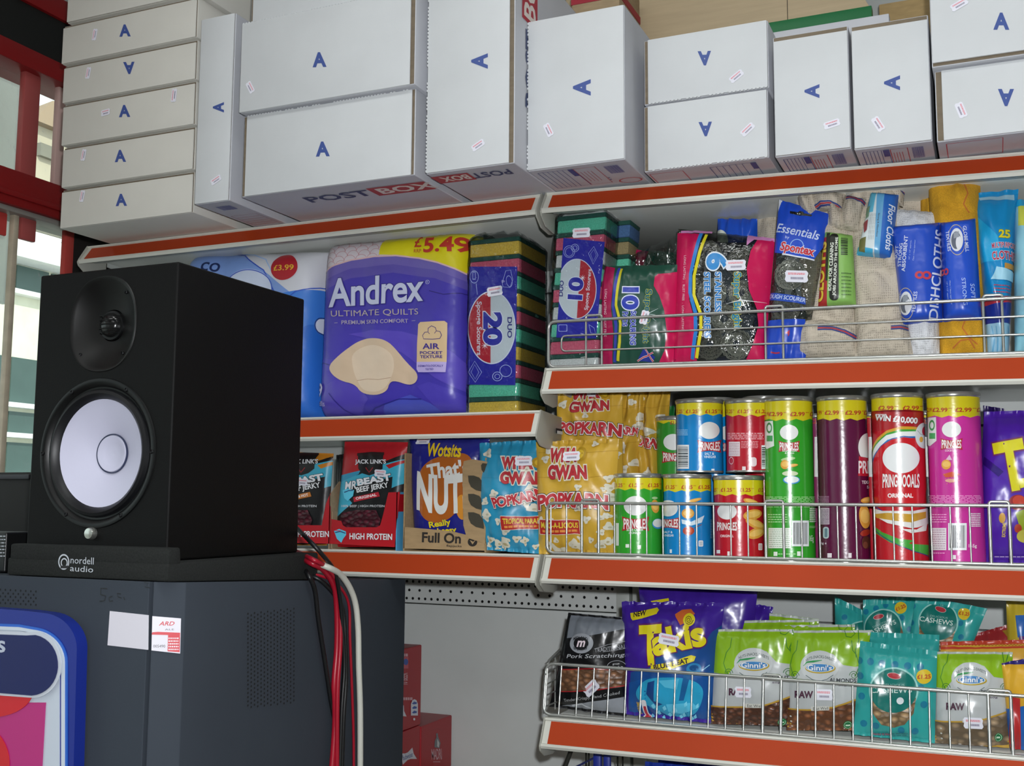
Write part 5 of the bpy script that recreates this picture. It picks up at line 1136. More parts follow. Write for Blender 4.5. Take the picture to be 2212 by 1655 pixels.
# second tier stands on a hidden row behind the front one
def art_b2(a):
    band(a, 1340, 385, 112, 238, '£1.25', 212, 30, pos=[(-.43, 0, .6), (-.17, 0, 1), (.22, 0, 1), (.49, 0, .6)], tw=92)
    logo(a, 1410, 360, 158); a.tx('SALT &', 1410, 540, 72, 20, 'd8e8f0', b=.04); a.tx('VINEGAR', 1415, 565, 92, 20, 'd8e8f0', b=.04)
    a.bars(1165, 472, 1255, 658, '2c3a44', False, 4, 20); a.lines(1160, 350, 1245, 400, 5, 'a8d4e8', .35, 2); a.rc(1425, 658, 1448, 690, 'e2e8ea')
def art_r2(a):
    band(a, 1690, 385, 112, 245, '£1.25', 212, 30, pos=[(-.33, 0, .6), (-.04, 0, 1), (.32, 0, 1)], tw=92)
    a.lines(1555, 376, 1830, 432, 4, 'e0a0a8', .5, 3); a.rc(1565, 448, 1650, 560, 'd8ccd0'); a.lines(1570, 455, 1645, 555, 8, '96606c', .3, 5); a.lines(1660, 440, 1790, 500, 5, 'e0a0a8', .4, 6)
    a.bars(1815, 475, 1845, 660, '33242a', False, 5, 20); a.el(1585, 595, 17, 28, 'dcc8cc', hole=.85); a.rc(1728, 568, 1778, 640, 'd8c4c8', 20); a.tx('70g', 1622, 678, 40, 20, 'e0d4d6', b=.04); a.rc(1668, 640, 1695, 690, 'e0d8d8'); a.rc(1712, 668, 1740, 692, 'e0d8d8')
zt2 = max(zg, zb_, zr)+.0004
# the hidden supporting row
for q, (xc_, cl, lb) in enumerate(((1000, '2f9c2a', 'short green crisp tube in the middle row, hidden behind the front pair'), )): pass
can('short blue crisp tube standing on top of the front row, barcode to the left', K5, 1336, 372, 105, 690, ys+.004, zt2, '0a7fc2', art_b2)
can('short red crisp tube on top of the front row, its back print facing out', K5, 1722, 372, 105, 700, ys+.006, zt2, 'ae1428', art_r2)
for xc_, cl, lb in ((1450, '0a7fc2', 'short blue crisp tube glimpsed between the two upper tubes'), (1830, 'b31224', 'short red crisp tube glimpsed between the upper red one and the tall green one')):
    def art_s(a, xc_=xc_): band(a, xc_+60, 340, 140, 250, '£1.25', 225, 28, pos=[(-.2, 0, 1), (.2, 0, 1)], tw=85); logo(a, xc_+110, 380, 140)
    can(lb, K5, xc_, 320, 0, 0, ys+.088, Z3, cl, art_s, h=zt2-Z3+.128)
def art_g2(a): band(a, 1140, 330, 200, 300, '£1.25', 300, 28, pos=[(.02, 0, 1)], tw=80); logo(a, 1130, 450, 150)
can('green crisp tube at the back between the popcorn and the upper blue tube', K5, 1165, 335, 200, 1250, ys+.09, Z3, '2f8c2a', art_g2, h=.235)
b = Bag('snack_bag', 'dark green snack bag peeping out behind the popcorn and the green tube', 'snack bag', K5, [(1040, 190), (1150, 160), (1150, 1290), (1030, 1290)], .19, .03, '1c6a30', Z3R, .3, seed=3)
b.a.pg([(1040, 430), (1110, 340), (1110, 480), (1035, 500)], 'a8b0b0'); b.done()
# tall tubes
yt = .05
def fine(a, x0, x1, y0, y1, c, bx, by, col2='dfe6dc', foot=1290):
    a.lines(x0, y0, x1, y1, 8, c, .45, 2)
def art_tg(a):
    band(a, 235, 410, 105, 278, '£2.99', 233, 34, pos=[(-.44, 0, .4), (-.26, 0, 1), (.15, 0, 1.05), (.46, 0, .6)], tw=108)
    a.pg([(45, 290), (108, 285), (118, 480), (60, 505), (45, 480)], 'd8e2d8'); a.el(80, 340, 22, 42, '3a8a4a', hole=.6); a.rc(60, 400, 106, 445, '3a9a50')
    logo(a, 232, 375, 140); a.tx('Sour Cream', 235, 517, 110, 16, 'dfe8dc', b=.03); a.tx('& Onion', 235, 535, 70, 14, 'dfe8dc', b=.03)
    a.el(225, 582, 55, 14, 'a8c890', rot=8); chips(a, [(200, 625, 32, 36, 0), (260, 632, 40, 12, 8)]); a.el(240, 695, 60, 20, 'c8d4b0'); a.el(250, 745, 64, 32, '3c8cc8'); a.el(250, 742, 56, 26, 'dce4e0')
    a.lines(55, 872, 440, 960, 8, 'a8dc98', .4, 2); a.lines(75, 1005, 220, 1080, 4, 'a8dc98', .4, 3); a.rc(78, 1118, 245, 1275, 'dfe6da'); a.lines(84, 1125, 240, 1270, 9, '7c9c78', .25, 4)
    a.bars(255, 1060, 380, 1260, '24302a', True, 6, 24); a.lines(385, 1100, 435, 1120, 2, 'a8dc98'); a.tx('165g', 400, 1205, 30, 60, 'dfe8dc', rot=0); a.rc(118, 1303, 146, 1335, 'e2e8de'); a.rc(292, 1300, 318, 1335, 'e2e8de'); a.lines(150, 1315, 285, 1325, 1, 'a8dc98', .7)
    a.lines(385, 960, 440, 1075, 8, 'e0eadc', .6, 8)
def art_tp(a):
    band(a, 655, 410, 105, 275, '£2.99', 222, 34, pos=[(-.48, 0, .5), (-.22, 0, 1), (.18, 0, 1.1), (.46, 0, .6)], tw=112)
    a.el(840, 490, 72, 108, 'dfe0de'); a.pg([(772, 560), (900, 585), (900, 720), (765, 712), (775, 640)], 'b01c30'); a.tx('PRINGLES', 900, 645, 260, 100, 'e4dcde', b=.05); a.tx('TEXAS BBQ', 860, 765, 130, 30, 'e0d4dc', b=.05); a.tx('SAUCE', 870, 800, 70, 22, 'e0d4dc', b=.05)
    a.lines(470, 868, 545, 955, 8, 'b888a8', .4, 2); a.rc(480, 962, 548, 1090, 'c8b8c4'); a.lines(484, 968, 544, 1086, 12, '4c2440', .5, 9); a.rc(500, 1110, 545, 1200, 'b0c4c4', 18); a.rc(512, 1120, 534, 1190, '5c7c84', 8); a.tx('165g e', 492, 1238, 70, 24, 'd8ccd4', b=.03)
    chips(a, [(835, 900, 50, 22, 10), (815, 1030, 42, 92, 6)]); a.el(820, 1155, 40, 24, 'a02c20', rot=20); a.el(825, 1230, 32, 50, '4c2a20'); a.el(820, 1250, 18, 26, '6e4030')
    a.rc(535, 1314, 568, 1348, 'e0d8dc'); a.rc(692, 1312, 716, 1350, 'e0d8dc')
def art_tr(a):
    band(a, 1085, 420, 90, 215, '£2.99', 185, 34, zig=False, pos=[(-.24, 0, 1), (.22, 0, 1.05)], tw=120)
    a.pg([(860, 215), (1320, 215), (1320, 380), (1085, 330), (900, 370), (860, 420)], 'a31a20')
    a.tx('WIN £10,000', 1065, 275, 330, 55, 'e6e2e2', b=.08, arc=-0, ol=[('3a1014', .05)], rot=-5); a.lines(910, 228, 990, 246, 1, 'e0d0d0', .6)
    def sw(o, w, c, e=0): a.st([(868, 640-e), (885, 540+o-e), (930, 440+o), (1000, 380+o*.8), (1100, 350+o*.9), (1200, 352+o*.8), (1310, 380+o*.4)], w, c)
    sw(-10, 26, 'c8982c'); sw(16, 26, '3c9a34'); sw(46, 44, 'dfe2e2'); sw(74, 14, '2a86c8')
    a.pg([(880, 640), (900, 560), (950, 480), (1030, 430), (1120, 412), (1230, 425), (1300, 470), (1320, 640), (1300, 800), (1270, 920), (1200, 985), (960, 985), (900, 920), (878, 780)], 'c01a24')
    a.st([(880, 640), (900, 560), (950, 480), (1030, 425), (1120, 405), (1230, 418), (1300, 465)], 5, '2c3c8c')
    a.el(1278, 400, 68, 100, 'd2d6da'); a.el(1282, 365, 20, 36, 'b83048'); a.el(1255, 430, 14, 22, 'd8a030'); a.st([(1225, 360), (1250, 390), (1285, 405), (1300, 460)], 4, '8c96a4')
    a.el(1102, 575, 140, 118, 'e0e2e2'); a.tx('PRINGOOOALS', 1102, 752, 278, 95, 'e8e4e2', b=.05, ol=[('a01820', .06)], fan=.18); a.tx('ORIGINAL', 1097, 866, 192, 34, 'e8e2e0', b=.08)
    a.st([(880, 900), (920, 960), (990, 1000), (1200, 1000), (1300, 960)], 8, '2c3c8c')
    a.pg([(880, 960), (960, 985), (1200, 985), (1320, 960), (1320, 1100), (1180, 1120), (1000, 1080), (880, 1010)], 'dcdcd8'); a.pg([(900, 1010), (1000, 1000), (1180, 1010), (1290, 990), (1290, 1040), (1180, 1075), (1040, 1060), (920, 1040)], 'c0942c')
    a.pg([(870, 1040), (1000, 1085), (1180, 1130), (1320, 1080), (1320, 1450), (870, 1450)], 'b51a24'); a.pg([(1100, 1125), (1220, 1130), (1300, 1080), (1290, 1140), (1180, 1158)], 'dcdcd8')
    a.pg([(872, 1080), (960, 1150), (1080, 1200), (1200, 1215), (1160, 1240), (1310, 1250), (1310, 1330), (1180, 1290), (1020, 1230), (900, 1150)], '3c9a34'); a.st([(872, 1085), (960, 1180), (1080, 1250), (1200, 1300), (1310, 1340)], 7, '2c3c6c')
def art_tm(a):
    band(a, 1530, 430, 80, 252, '£2.99', 200, 34, pos=[(-.49, 0, .4), (-.29, 0, 1.05), (.13, 0, 1.15), (.46, 0, .7)], tw=112)
    a.pg([(1312, 262), (1376, 256), (1380, 440), (1330, 482), (1310, 470)], 'd8d8d8'); a.el(1345, 320, 22, 42, '3a8a4a', hole=.6); a.rc(1325, 380, 1370, 425, '3a9a50')
    logo(a, 1495, 352, 146); a.tx('PRAWN', 1484, 498, 60, 13, 'eadce6', b=.03); a.tx('COCKTAIL', 1490, 517, 88, 15, 'eadce6', b=.03)
    a.pg([(1450, 590), (1480, 548), (1500, 590)], 'd8b0c8'); chips(a, [(1455, 625, 36, 38, 0)]); a.pg([(1430, 700), (1500, 680), (1560, 700), (1520, 720), (1450, 725)], 'c8502c'); a.el(1490, 750, 42, 14, 'd8a08c'); 
    for k in range(12): a.el(1440+k*11, 700+((k*37) % 80), 4, 4, 'c87c60', n=6); a.off -= a.step
    a.off += a.step
    a.lines(1310, 862, 1720, 962, 9, 'e89cd0', .4, 2); a.lines(1315, 1005, 1460, 1080, 4, 'e89cd0', .4, 3); a.rc(1300, 1118, 1458, 1290, 'ded4da'); a.lines(1306, 1125, 1452, 1284, 9, 'a07090', .25, 4)
    a.bars(1472, 1080, 1610, 1290, '282028', True, 6, 24); a.lines(1630, 1000, 1712, 1110, 8, 'e4dae4', .6, 8); a.tx('165g', 1655, 1260, 60, 34, 'e8d8e4', rot=0, b=.03); a.lines(1318, 1308, 1450, 1318, 1, 'e89cd0', .7); a.rc(1508, 1328, 1530, 1360, 'e0d8dc')
can('tall green crisp tube standing right of the short red one', K6, 235, 392, 88, 1356, yt, Z3, '2f9a26', art_tg)
can('tall purple crisp tube with most of its name turned away', K6, 655, 400, 82, 1372, yt, Z3, '560e38', art_tp)
can('tall red crisp tube with coloured swirls and a large white oval', K6, 1090, 418, 60, 1382, yt-.002, Z3, 'b8161f', art_tr)
can('tall pink crisp tube, last in the row beside the purple bag', K6, 1528, 430, 52, 1388, yt-.004, Z3, 'c02f92', art_tm)
for xc_, cl, lb in ((450, '7c1c50', 'crisp tube in the gap between the tall green and tall purple ones'), (870, 'b31224', 'red crisp tube in the gap between the tall purple and the swirled red one'), (1300, '2a2a2c', 'dark crisp tube in the gap left of the tall pink one')):
    def art_k(a, xc_=xc_):
        band(a, xc_, 300, 170, 260, '£2.99', 290, 34, zig=False, pos=[(0, 0, 1)], tw=100)
        a.rc(xc_-20, 410, xc_+20, 720, 'd8d8d4')
    can(lb, K6, xc_, 330, 0, 0, yt+.082, Z3, cl, art_k, h=.232)
b = Bag('snack_bag', 'purple snack bag with large yellow lettering at the right end of the crisp tube shelf', 'snack bag', K6, [(1748, 215), (2420, 190), (2400, 1408), (1684, 1400)], .03, .07, '4a1f9c', Z3R, .3, 'film', wr=.0026, seed=4)
a = b.a; a.pg([(1750, 560), (1900, 680), (1860, 720), (1740, 620)], '2c1070')
a.tx('Takis', 2230, 590, 780, 400, 'cfc818', rot=10, b=.08, ol=[('6a2a5c', .04)]); a.pg([(2010, 740), (2220, 700), (2230, 760), (2030, 810)], 'cfc818')
a.el(2010, 920, 70, 60, '8c2020'); a.el(2020, 905, 50, 40, 'b83c28'); a.pg([(1990, 1000), (2080, 960), (2200, 1000), (2220, 1240), (2060, 1250)], '8a9a2c'); a.el(2010, 1120, 28, 34, 'a83c28'); a.el(2060, 1180, 60, 50, 'b8b04c')
a.tx('EXTREME', 1903, 1130, 110, 26, 'd2b83a', rot=86, b=.05); a.el(1890, 1040, 24, 40, 'c09030'); a.lines(1830, 1332, 2080, 1344, 1, 'b8a0d8', .7)
b.done()
b = Bag('snack_bag', 'dark purple top of a snack bag behind the yellow lettered purple one', 'snack bag', K6, [(1740, 165), (1905, 190), (2150, 1390), (1760, 1390)], .13, .05, '241450', Z3R, .3, seed=9); b.done()
# ================================================================== right bay, second shelf
ZZ = Z2R
Zsp = zs('s2r', .0)+.001
# ten-sponge pack
t = thing('sponge_scourer_pack', 'short clear pack of sponge scourers behind the wire guard, price label on its teal sponge', 'sponges', (.05, .09, ZZ))
ysp = .035; xA = on(*kp(K2, (62, 1300)), 1, ysp)[0]; xB = on(*kp(K2, (475, 1300)), 1, ysp)[0]; xA2 = on(*kp(K2, (140, 200)), 1, ysp)[0]
ztp = on(*kp(K2, (300, 95)), 1, ysp)[2]; ZZ0 = ZZ; ZZ = Zsp; pt = (ztp-ZZ)/9.0; sk = (xA2-xA)/(ztp-ZZ)*.95
sponge_stack(t, xA, xB, ysp, .10, ZZ, pt, 'WTPWTPWTPW'[1:], sk)
sponge_stack(t, xA+.02, xB+.022, .102, .16, ZZ, pt, 'BNTBNPBNTP'[:9], sk)
zt_ = ZZ+pt*9; sh = sk*(zt_-ZZ)
MB().hexa([(xA+sh+.004, ysp+.004, zt_), (xB+sh, ysp+.004, zt_), (xB+sh, .1, zt_), (xA+sh+.004, .1, zt_), (xA+sh+.012, ysp+.02, zt_+.016), (xB+sh, ysp+.02, zt_+.016), (xB+sh, .1, zt_+.018), (xA+sh+.012, .1, zt_+.018)], M('c2c4c0', .9, 0, 'foam'), .003).build('sponge', t)
yl = ysp-.0018; m = MB(); l = MB(); Pq = [on(*kp(K2, p), 1, yl) for p in ((124, 1140), (462, 1148), (536, 325), (186, 292))]
m.prism(Pq, (0, .0006, 0), M('2a2aa0', .3, 0, 'film')); a = plane_art(*Pq, m, l, rough=.3, kind='film'); f0 = a.f; a.f = (lambda f0: lambda u, v: f0(*kp(K2, (u, v))))(f0)
a.el(300, 725, 168, 256, 'd8dcea'); a.el(300, 725, 162, 249, 'c5ccd0')
a.pg([(332, 478)]+[(300+162*math.sin(math.radians(q)), 725-249*math.cos(math.radians(q))) for q in range(12, 178, 8)]+[(300, 974)], 'b22434')
a.tx('Sponge Scourers', 398, 732, 350, 42, 'd6d4dc', rot=85, b=.04); a.tx('10', 290, 722, 190, 128, '2a2c9c', rot=86, b=.09, ol=[('dfe2ee', .05)]); a.tx('DUO', 168, 722, 135, 36, '2a2c7c', rot=86, b=.05)
for q in range(0, 180, 45): a.st([(350-26*math.cos(math.radians(q)), 632-26*math.sin(math.radians(q))), (350, 632), (350+26*math.cos(math.radians(q)), 632+26*math.sin(math.radians(q)))], [1, 5, 1], 'e8eaf2')
a.el(236, 410, 48, 52, 'aab4e4', hole=.92); a.el(236, 412, 34, 38, 'aab4e4', hole=.9); a.el(285, 378, 34, 34, 'aab4e4', hole=.88); a.el(285, 378, 20, 20, 'aab4e4', hole=.8); a.st([(400, 425), (446, 365), (482, 440), (440, 515)], 4, 'aab4e4', closed=True); a.st([(418, 430), (446, 390), (468, 440), (440, 492)], 3, 'aab4e4', closed=True)
a.rc(145, 1030, 220, 1090, 'aab4e4', 8); a.rc(150, 1035, 215, 1085, '2a2aa0', 8); a.st([(405, 1030), (450, 1060), (460, 1110), (420, 1100), (405, 1030)], 3.5, 'aab4e4')
m.build('sleeve', t, 0); l.build('lettering', t, 0); sticker(t, on(*kp(K2, (338, 248)), 1, ysp-.0045), (0, -1, 0), .0325, .0165, -2, 8)
wrap(t, xA-.001, xB+.001, ysp-.003, .16, ZZ, zt_, sk, 4, CLR, .02)
ZZ = ZZ0
def super_pack(root_name, label, quad, y, d, col, z0, seed, kind='film', **kw):
    return Bag(root_name, label, 'scourers', K2, quad, y, d, col, z0, kw.pop('rough', .25), kind, wr=kw.pop('wr', .0022), seed=seed, **kw)
b = super_pack('scouring_pad_pack', 'dark green and magenta pack of scouring pads lettered sideways', [(470, 535), (1160, 520), (1120, 1338), (520, 1345)], .03, .035, '214a3c', ZZ, 3, st=.02, sb=.02, seals=False)
a = b.a; a.pg([(440, 500), (612, 540), (608, 700), (598, 900), (615, 1100), (590, 1360), (440, 1360)], 'a0184a')
a.st([(650, 540), (628, 700), (618, 880), (640, 1040), (632, 1200), (610, 1345)], 26, '3440a0'); a.st([(672, 548), (652, 700), (645, 870), (678, 1020), (672, 1180), (642, 1335)], 22, 'c8c02c')
a.pg([(985, 595), (1060, 590), (1180, 560), (1180, 1345), (985, 1345), (1040, 1250), (1060, 1080), (1040, 900), (1000, 780), (955, 700), (960, 620)], 'c01650')
a.tx('10', 765, 812, 195, 138, '2f3fa8', rot=-90, b=.10, ol=[('d2d8ec', .07)]); a.tx('SCOURING', 790, 1062, 285, 48, '3244a8', rot=-92, b=.08, ol=[('c8cfe4', .08)]); a.tx('PADS', 724, 988, 125, 48, '3244a8', rot=-92, b=.08, ol=[('c8cfe4', .08)])
a.tx('Super', 905, 850, 235, 70, '1f5a6c', rot=-93, b=.06, ol=[('b8c050', .05)]); a.tx('Bright', 892, 1080, 215, 66, '1f5a6c', rot=-93, b=.06, ol=[('b8c050', .05)]); a.tx('LONG LASTING  .  RUST FREE', 548, 930, 400, 22, 'd8b8c8', rot=-91)
for q, (dx, dy) in enumerate(((90, -50), (75, 60), (-60, 30), (100, 10))): a.st([(905, 945), (905+dx, 945+dy)], [6, 1], 'c4d8d4')
a.pg([(880, 1225), (960, 1300), (940, 1340), (810, 1330)], '27348c'); a.st([(880, 1225), (945, 1335)], 14, 'c8c4cc'); a.st([(810, 1330), (950, 1265)], 14, 'c8c4cc'); a.st([(880, 1225), (945, 1335)], 7, 'b83040'); a.st([(810, 1330), (950, 1265)], 7, 'b83040')
b.done(); b.stick(885, 978, 75, seed=5)
b = super_pack('clear_bag', 'crumpled empty clear plastic above the scouring pad pack', [(760, 440), (1175, 255), (1170, 1300), (720, 1300)], .078, .05, M('e8ecea', .1, 0, 'clear', amt=.14, sc=45), ZZ, 6, wr=.003, st=.0, sb=.0, seals=False, nu=30); b.done()
b = super_pack('scouring_pad_pack', 'second scouring pad pack whose magenta and green top shows behind the first', [(770, 385), (1170, 420), (1180, 1330), (760, 1330)], .135, .03, '1d4a3c', ZZ, 9, st=.0, sb=.0, seals=False)
b.a.pg([(780, 380), (900, 400), (860, 560), (770, 560)], 'a0184a'); b.done()
# steel scourers
def scourer(root, c, R_, seed, name='steel_scourer'):
    rr = random.Random(seed); pts = []; turns = 26; n = 46
    for k in range(turns):
        q0 = R_*(.28+.72*rr.random()); dp = R_*.38*(1-abs(q0/R_-.62)/.5)*rr.uniform(-1, 1); ox, oz = rr.uniform(-.0012, .0012), rr.uniform(-.0012, .0012)
        for i in range(n):
            an = 2*math.pi*i/n; q = q0+.0011*math.sin(an*17+k)+.0008*rr.uniform(-1, 1)
            pts.append((c[0]+ox+q*math.cos(an), c[1]+dp-abs(.001*math.sin(an*13+k)), c[2]+oz+q*math.sin(an)))
    MB().tube(pts, .00062, M('dcd8d0', .3, .55), 3, closed=True).build(name, root, 60)
b = super_pack('steel_scourer_pack', 'clear and magenta pack of six stainless steel scourers, large sideways lettering', [(1160, 215), (1985, 300), (1890, 1335), (1120, 1335)], .028, .045, CLR2, ZZ, 8, wr=.002, st=.0, sb=.0, seals=False)
a = b.a; a.rough = .25; a.kind = 'film'
MG = 'c01650'
a.pg([(1100, 230), (1330, 250), (1300, 420), (1262, 600), (1262, 820), (1310, 980), (1310, 1350), (1100, 1350)], MG)
a.st([(1348, 240), (1312, 400), (1268, 600), (1268, 760), (1318, 930), (1320, 1100), (1275, 1320)], 30, '2f7cc8'); a.st([(1395, 255), (1345, 420), (1300, 620), (1304, 780), (1365, 950), (1362, 1100), (1312, 1310)], 26, 'd8cc28')
a.pg([(1830, 290), (1990, 290), (1960, 700), (1920, 1340), (1720, 1345), (1790, 1200), (1840, 1040), (1830, 900), (1770, 740), (1750, 560), (1780, 400)], MG)
a.pg([(1740, 228), (1990, 235), (1990, 310), (1800, 300), (1745, 360)], 'c884b8'); a.pg([(1170, 218), (1436, 218), (1436, 245), (1172, 240)], 'c884b8')
a.tx('6', 1502, 498, 148, 185, '2f86c8', rot=-90, b=.10, ol=[('d8e2ea', .07)])
a.tx('STAINLESS', 1512, 765, 350, 55, '2f7cc0', rot=-90, b=.07, ol=[('d4dde4', .09)]); a.tx('STEEL SCOURERS', 1418, 868, 555, 55, '2f7cc0', rot=-90, b=.07, ol=[('d4dde4', .09)])
a.tx('Super Bright', 1668, 830, 480, 84, '2a7a98', rot=-90, b=.07, ol=[('c8c040', .06)]); a.tx('LONG LASTING  .  RUST FREE  .  LONG LASTING', 1215, 760, 640, 20, 'dcb8c8', rot=-91)
for dx, dy in ((190, 10), (60, 120), (-30, -70), (-130, 30)): a.st([(1710, 830), (1710+dx, 830+dy)], [8, 1], 'dfe2e4')
bk_ = [on(*kp(K2, p), 1, .066) for p in ((1330, 1300), (1800, 1300), (1830, 330), (1400, 330))]; MB().prism(bk_, (0, .001, 0), M('566070', .6)).build('added_backing_sheet', b.root)  # sheet added behind the coils so the clear film looks less dark
b.done('bag'); b.stick(1662, 535, 0, .032, .0165, 7)
for k, (u, v, r_) in enumerate(((1420, 430, .0215), (1690, 500, .023), (1450, 760, .023), (1700, 760, .022), (1430, 1200, .024), (1660, 1200, .024), (1560, 980, .022))):
    p = on(*kp(K2, (u, v)), 1, .048); scourer(b.root, p, r_, k)
b = super_pack('scourer_pouch', 'rounded bright blue pouch top sticking up behind the steel scourers', [(1500, 130), (1835, 130), (1850, 1300), (1480, 1300)], .115, .06, '1a4fc0', ZZ, 10, st=.0, sb=.0, seals=False, wr=.003, pw=2, ph=2.); b.a.el(1500, 330, 90, 120, 'd6dcd0'); b.done()
# cloths
CRM = M('b8ae9e', .95, 0, 'knit'); YLW = M('c8951f', .95, 0, 'foam', sc=700); WHC = M('d0d2d6', .95, 0, 'knit', sc=420)
def cloth(name, label, quad, y, d, mat, seed, z0=ZZ, stripes=(), fold=.006, stripe_cols=('34407c', 'a83440', '34407c'), **kw):
    rr = random.Random(seed)
    def bu(u, t): return fold*(abs(math.sin(math.pi*(t*kw.get('fq', 5)+.35*u+seed*.37)))**.45-.75)+fold*.9*noise.noise(Vector((u*4, t*6, seed*3)))
    b = Bag(name, label, 'cloths', K3, quad, y, d, mat, z0, .95, 'plain', wr=kw.get('wr', .002), seed=seed, st=.0, sb=.0, seals=False, bulge=bu, pw=2.2, ph=kw.get('ph', 3), nu=24, nv=54)
    for pts in stripes:
        b.a.rough = .95
        for k, c in enumerate(stripe_cols): b.a.st([(x, yy+k*12-12) for x, yy in pts], 10, c)
    return b
def fold(root, quad, y, d, mat, seed, stripes=(), stripe_cols=('34407c', 'a83440', '34407c'), bul=.004):
    f = Bag('fold', '', '', K3, quad, y, d, mat, None, .95, 'plain', wr=.0022, seed=seed, st=.0, sb=.0, seals=False, root=root, pw=2.4, ph=2.0, nu=18, nv=18, bulge=lambda u, t: bul*noise.noise(Vector((u*3, t*3, seed))))
    f.a.rough = .95
    for pts in stripes:
        for k, c in enumerate(stripe_cols): f.a.st([(x, yy+k*12-12) for x, yy in pts], 10, c)
    f.m.build('fold', root, 0)
b = cloth('floor_cloth_bundle', 'folded cream knitted cloth behind the hanging scourer packet, left end of the cloths', [(20, 230), (350, 175), (420, 1300), (120, 1300)], .16, .06, CRM, 4); b.done('cloth')
b = cloth('floor_cloth_bundle', 'cream knitted cloth with blue and red edging, rolled behind the green label', [(330, 150), (850, 190), (790, 1362), (350, 1352)], .045, .06, CRM, 7, stripes=([(460, 265), (520, 240), (590, 240), (640, 280), (660, 310)], [(500, 1150), (600, 1145), (690, 1170), (780, 1215)]), fold=.010)
b.done('cloth')
fold(b.root, [(350, 1075), (785, 1100), (800, 1362), (340, 1356)], .022, .055, CRM, 31, ([(500, 1150), (600, 1148), (690, 1172), (785, 1215)],)); fold(b.root, [(430, 140), (700, 165), (690, 300), (470, 290)], .03, .05, CRM, 32, ([(455, 262), (520, 238), (590, 236), (650, 262), (690, 300)],)); fold(b.root, [(690, 175), (850, 200), (800, 445), (640, 430)], .022, .05, CRM, 33, ([(700, 190), (760, 188), (810, 208), (850, 240)],)); fold(b.root, [(560, 190), (720, 300), (700, 440), (580, 430)], .03, .035, CRM, 34); fold(b.root, [(340, 150), (470, 140), (520, 330), (380, 360)], .035, .04, CRM, 35)
m_ = b; a_ = Bag('label_sleeve', '', '', K3, [(545, 432), (748, 470), (775, 975), (498, 1000)], .030, .03, '7fae56', None, .4, seals=False, st=.0, sb=.0, pw=2.2, ph=10, wr=.0008, seed=2, root=b.root)
a = a_.a; a.pg([(540, 480), (470, 1000), (560, 1000), (575, 480)], 'a02a28'); a.pg([(560, 450), (586, 450), (568, 800), (552, 800)], '2c3022')
a.rc(582, 458, 650, 945, '15180f', 30); a.tx('CLOTHS', 518, 730, 440, 62, 'd0b838', rot=86, b=.08, ol=[('6a1c1c', .04)])
a.tx('IDEAL FOR CLEANING', 594, 700, 350, 26, 'd8dcd0', rot=87, b=.05); a.tx('JOBS AROUND THE HOME', 630, 700, 425, 26, 'd8dcd0', rot=87, b=.05); a.bars(662, 480, 715, 625, '1c2418', False, 3, 18, bg=None)
a.lines(670, 735, 735, 915, 7, '3c5c2c', .3, 5)
a_.m.build('label_sleeve', b.root, 0); a_.t.build('lettering', b.root, 0)
b = cloth('floor_cloth_bundle', 'cream cloth roll topped by the tall white and blue label', [(720, 120), (1080, 130), (1190, 1345), (768, 1352)], .035, .06, CRM, 9, stripes=([(1040, 1140), (1090, 1135), (1140, 1140)],), fold=.010); b.done('cloth')
fold(b.root, [(790, 1085), (1140, 1070), (1195, 1350), (765, 1358)], .018, .05, CRM, 36, ([(1030, 1145), (1090, 1138), (1150, 1140)],)); fold(b.root, [(870, 110), (1130, 100), (1120, 260), (900, 220)], .05, .05, CRM, 38, ([(1040, 108), (1090, 120), (1140, 150)],))
a_ = Bag('label_sleeve', '', '', K3, [(885, 155), (1085, 175), (1030, 640), (780, 612)], .016, .035, 'cdd8da', None, .3, seals=False, st=.0, sb=.0, pw=2.2, ph=12, wr=.0006, seed=6, root=b.root)
a = a_.a; a.pg([(975, 150), (1100, 150), (1060, 660), (930, 660)], '2a63b4'); a.pg([(930, 150), (985, 150), (940, 660), (905, 660)], '5f9fc8'); a.pg([(840, 150), (925, 150), (900, 300), (830, 300)], '5cb0cc'); a.pg([(770, 540), (900, 570), (890, 660), (770, 640)], '3fa4cc')
a.pg([(800, 490), (850, 480), (840, 590), (795, 580)], '6a6a3c'); a.pg([(830, 370), (865, 350), (855, 430), (835, 450)], '8a3c40'); a.pg([(850, 260), (880, 250), (870, 330), (848, 345)], '6a8a70')
a.tx('Floor Cloths', 1020, 410, 330, 44, 'dfe4ea', rot=-95, shear=.2, b=.03); a.tx('Strong & Absorbent', 935, 398, 175, 16, '3c4044', rot=-96, b=.02)
for k in range(4): a.tx('For economy tears apart wipes', 912-k*11, 410, 190, 9, '6c7074', rot=-96)
a_.m.build('label_sleeve', b.root, 0); a_.t.build('lettering', b.root, 0)
b = cloth('floor_cloth_bundle', 'cream cloth edge with blue and red stripes spilling over behind the tall white label', [(930, 100), (1330, 95), (1250, 1300), (960, 1300)], .12, .05, CRM, 12, stripes=([(1040, 105), (1100, 125), (1160, 170)],)); b.done('cloth')
def sleeve(root, quad, y, d, col, fn, seed=1):
    s_ = Bag('label_sleeve', '', '', K3, quad, y, d, col, None, .32, seals=False, st=.0, sb=.0, pw=2.6, ph=14, wr=.0006, seed=seed, root=root); fn(s_.a); s_.m.build('label_sleeve', root, 0); s_.t.build('lettering', root, 0)
def oval(a, cx, cy):
    a.el(cx, cy, 62, 112, 'b8a878', hole=.955, rot=4); a.el(cx, cy, 46, 84, 'd0d4da'); a.el(cx-4, cy+4, 34, 64, '5c6270'); a.el(cx+14, cy+20, 20, 50, 'd4d6dc'); a.pg([(cx-22, cy-50), (cx+14, cy-62), (cx+18, cy-20), (cx-20, cy-8)], '8c929c')
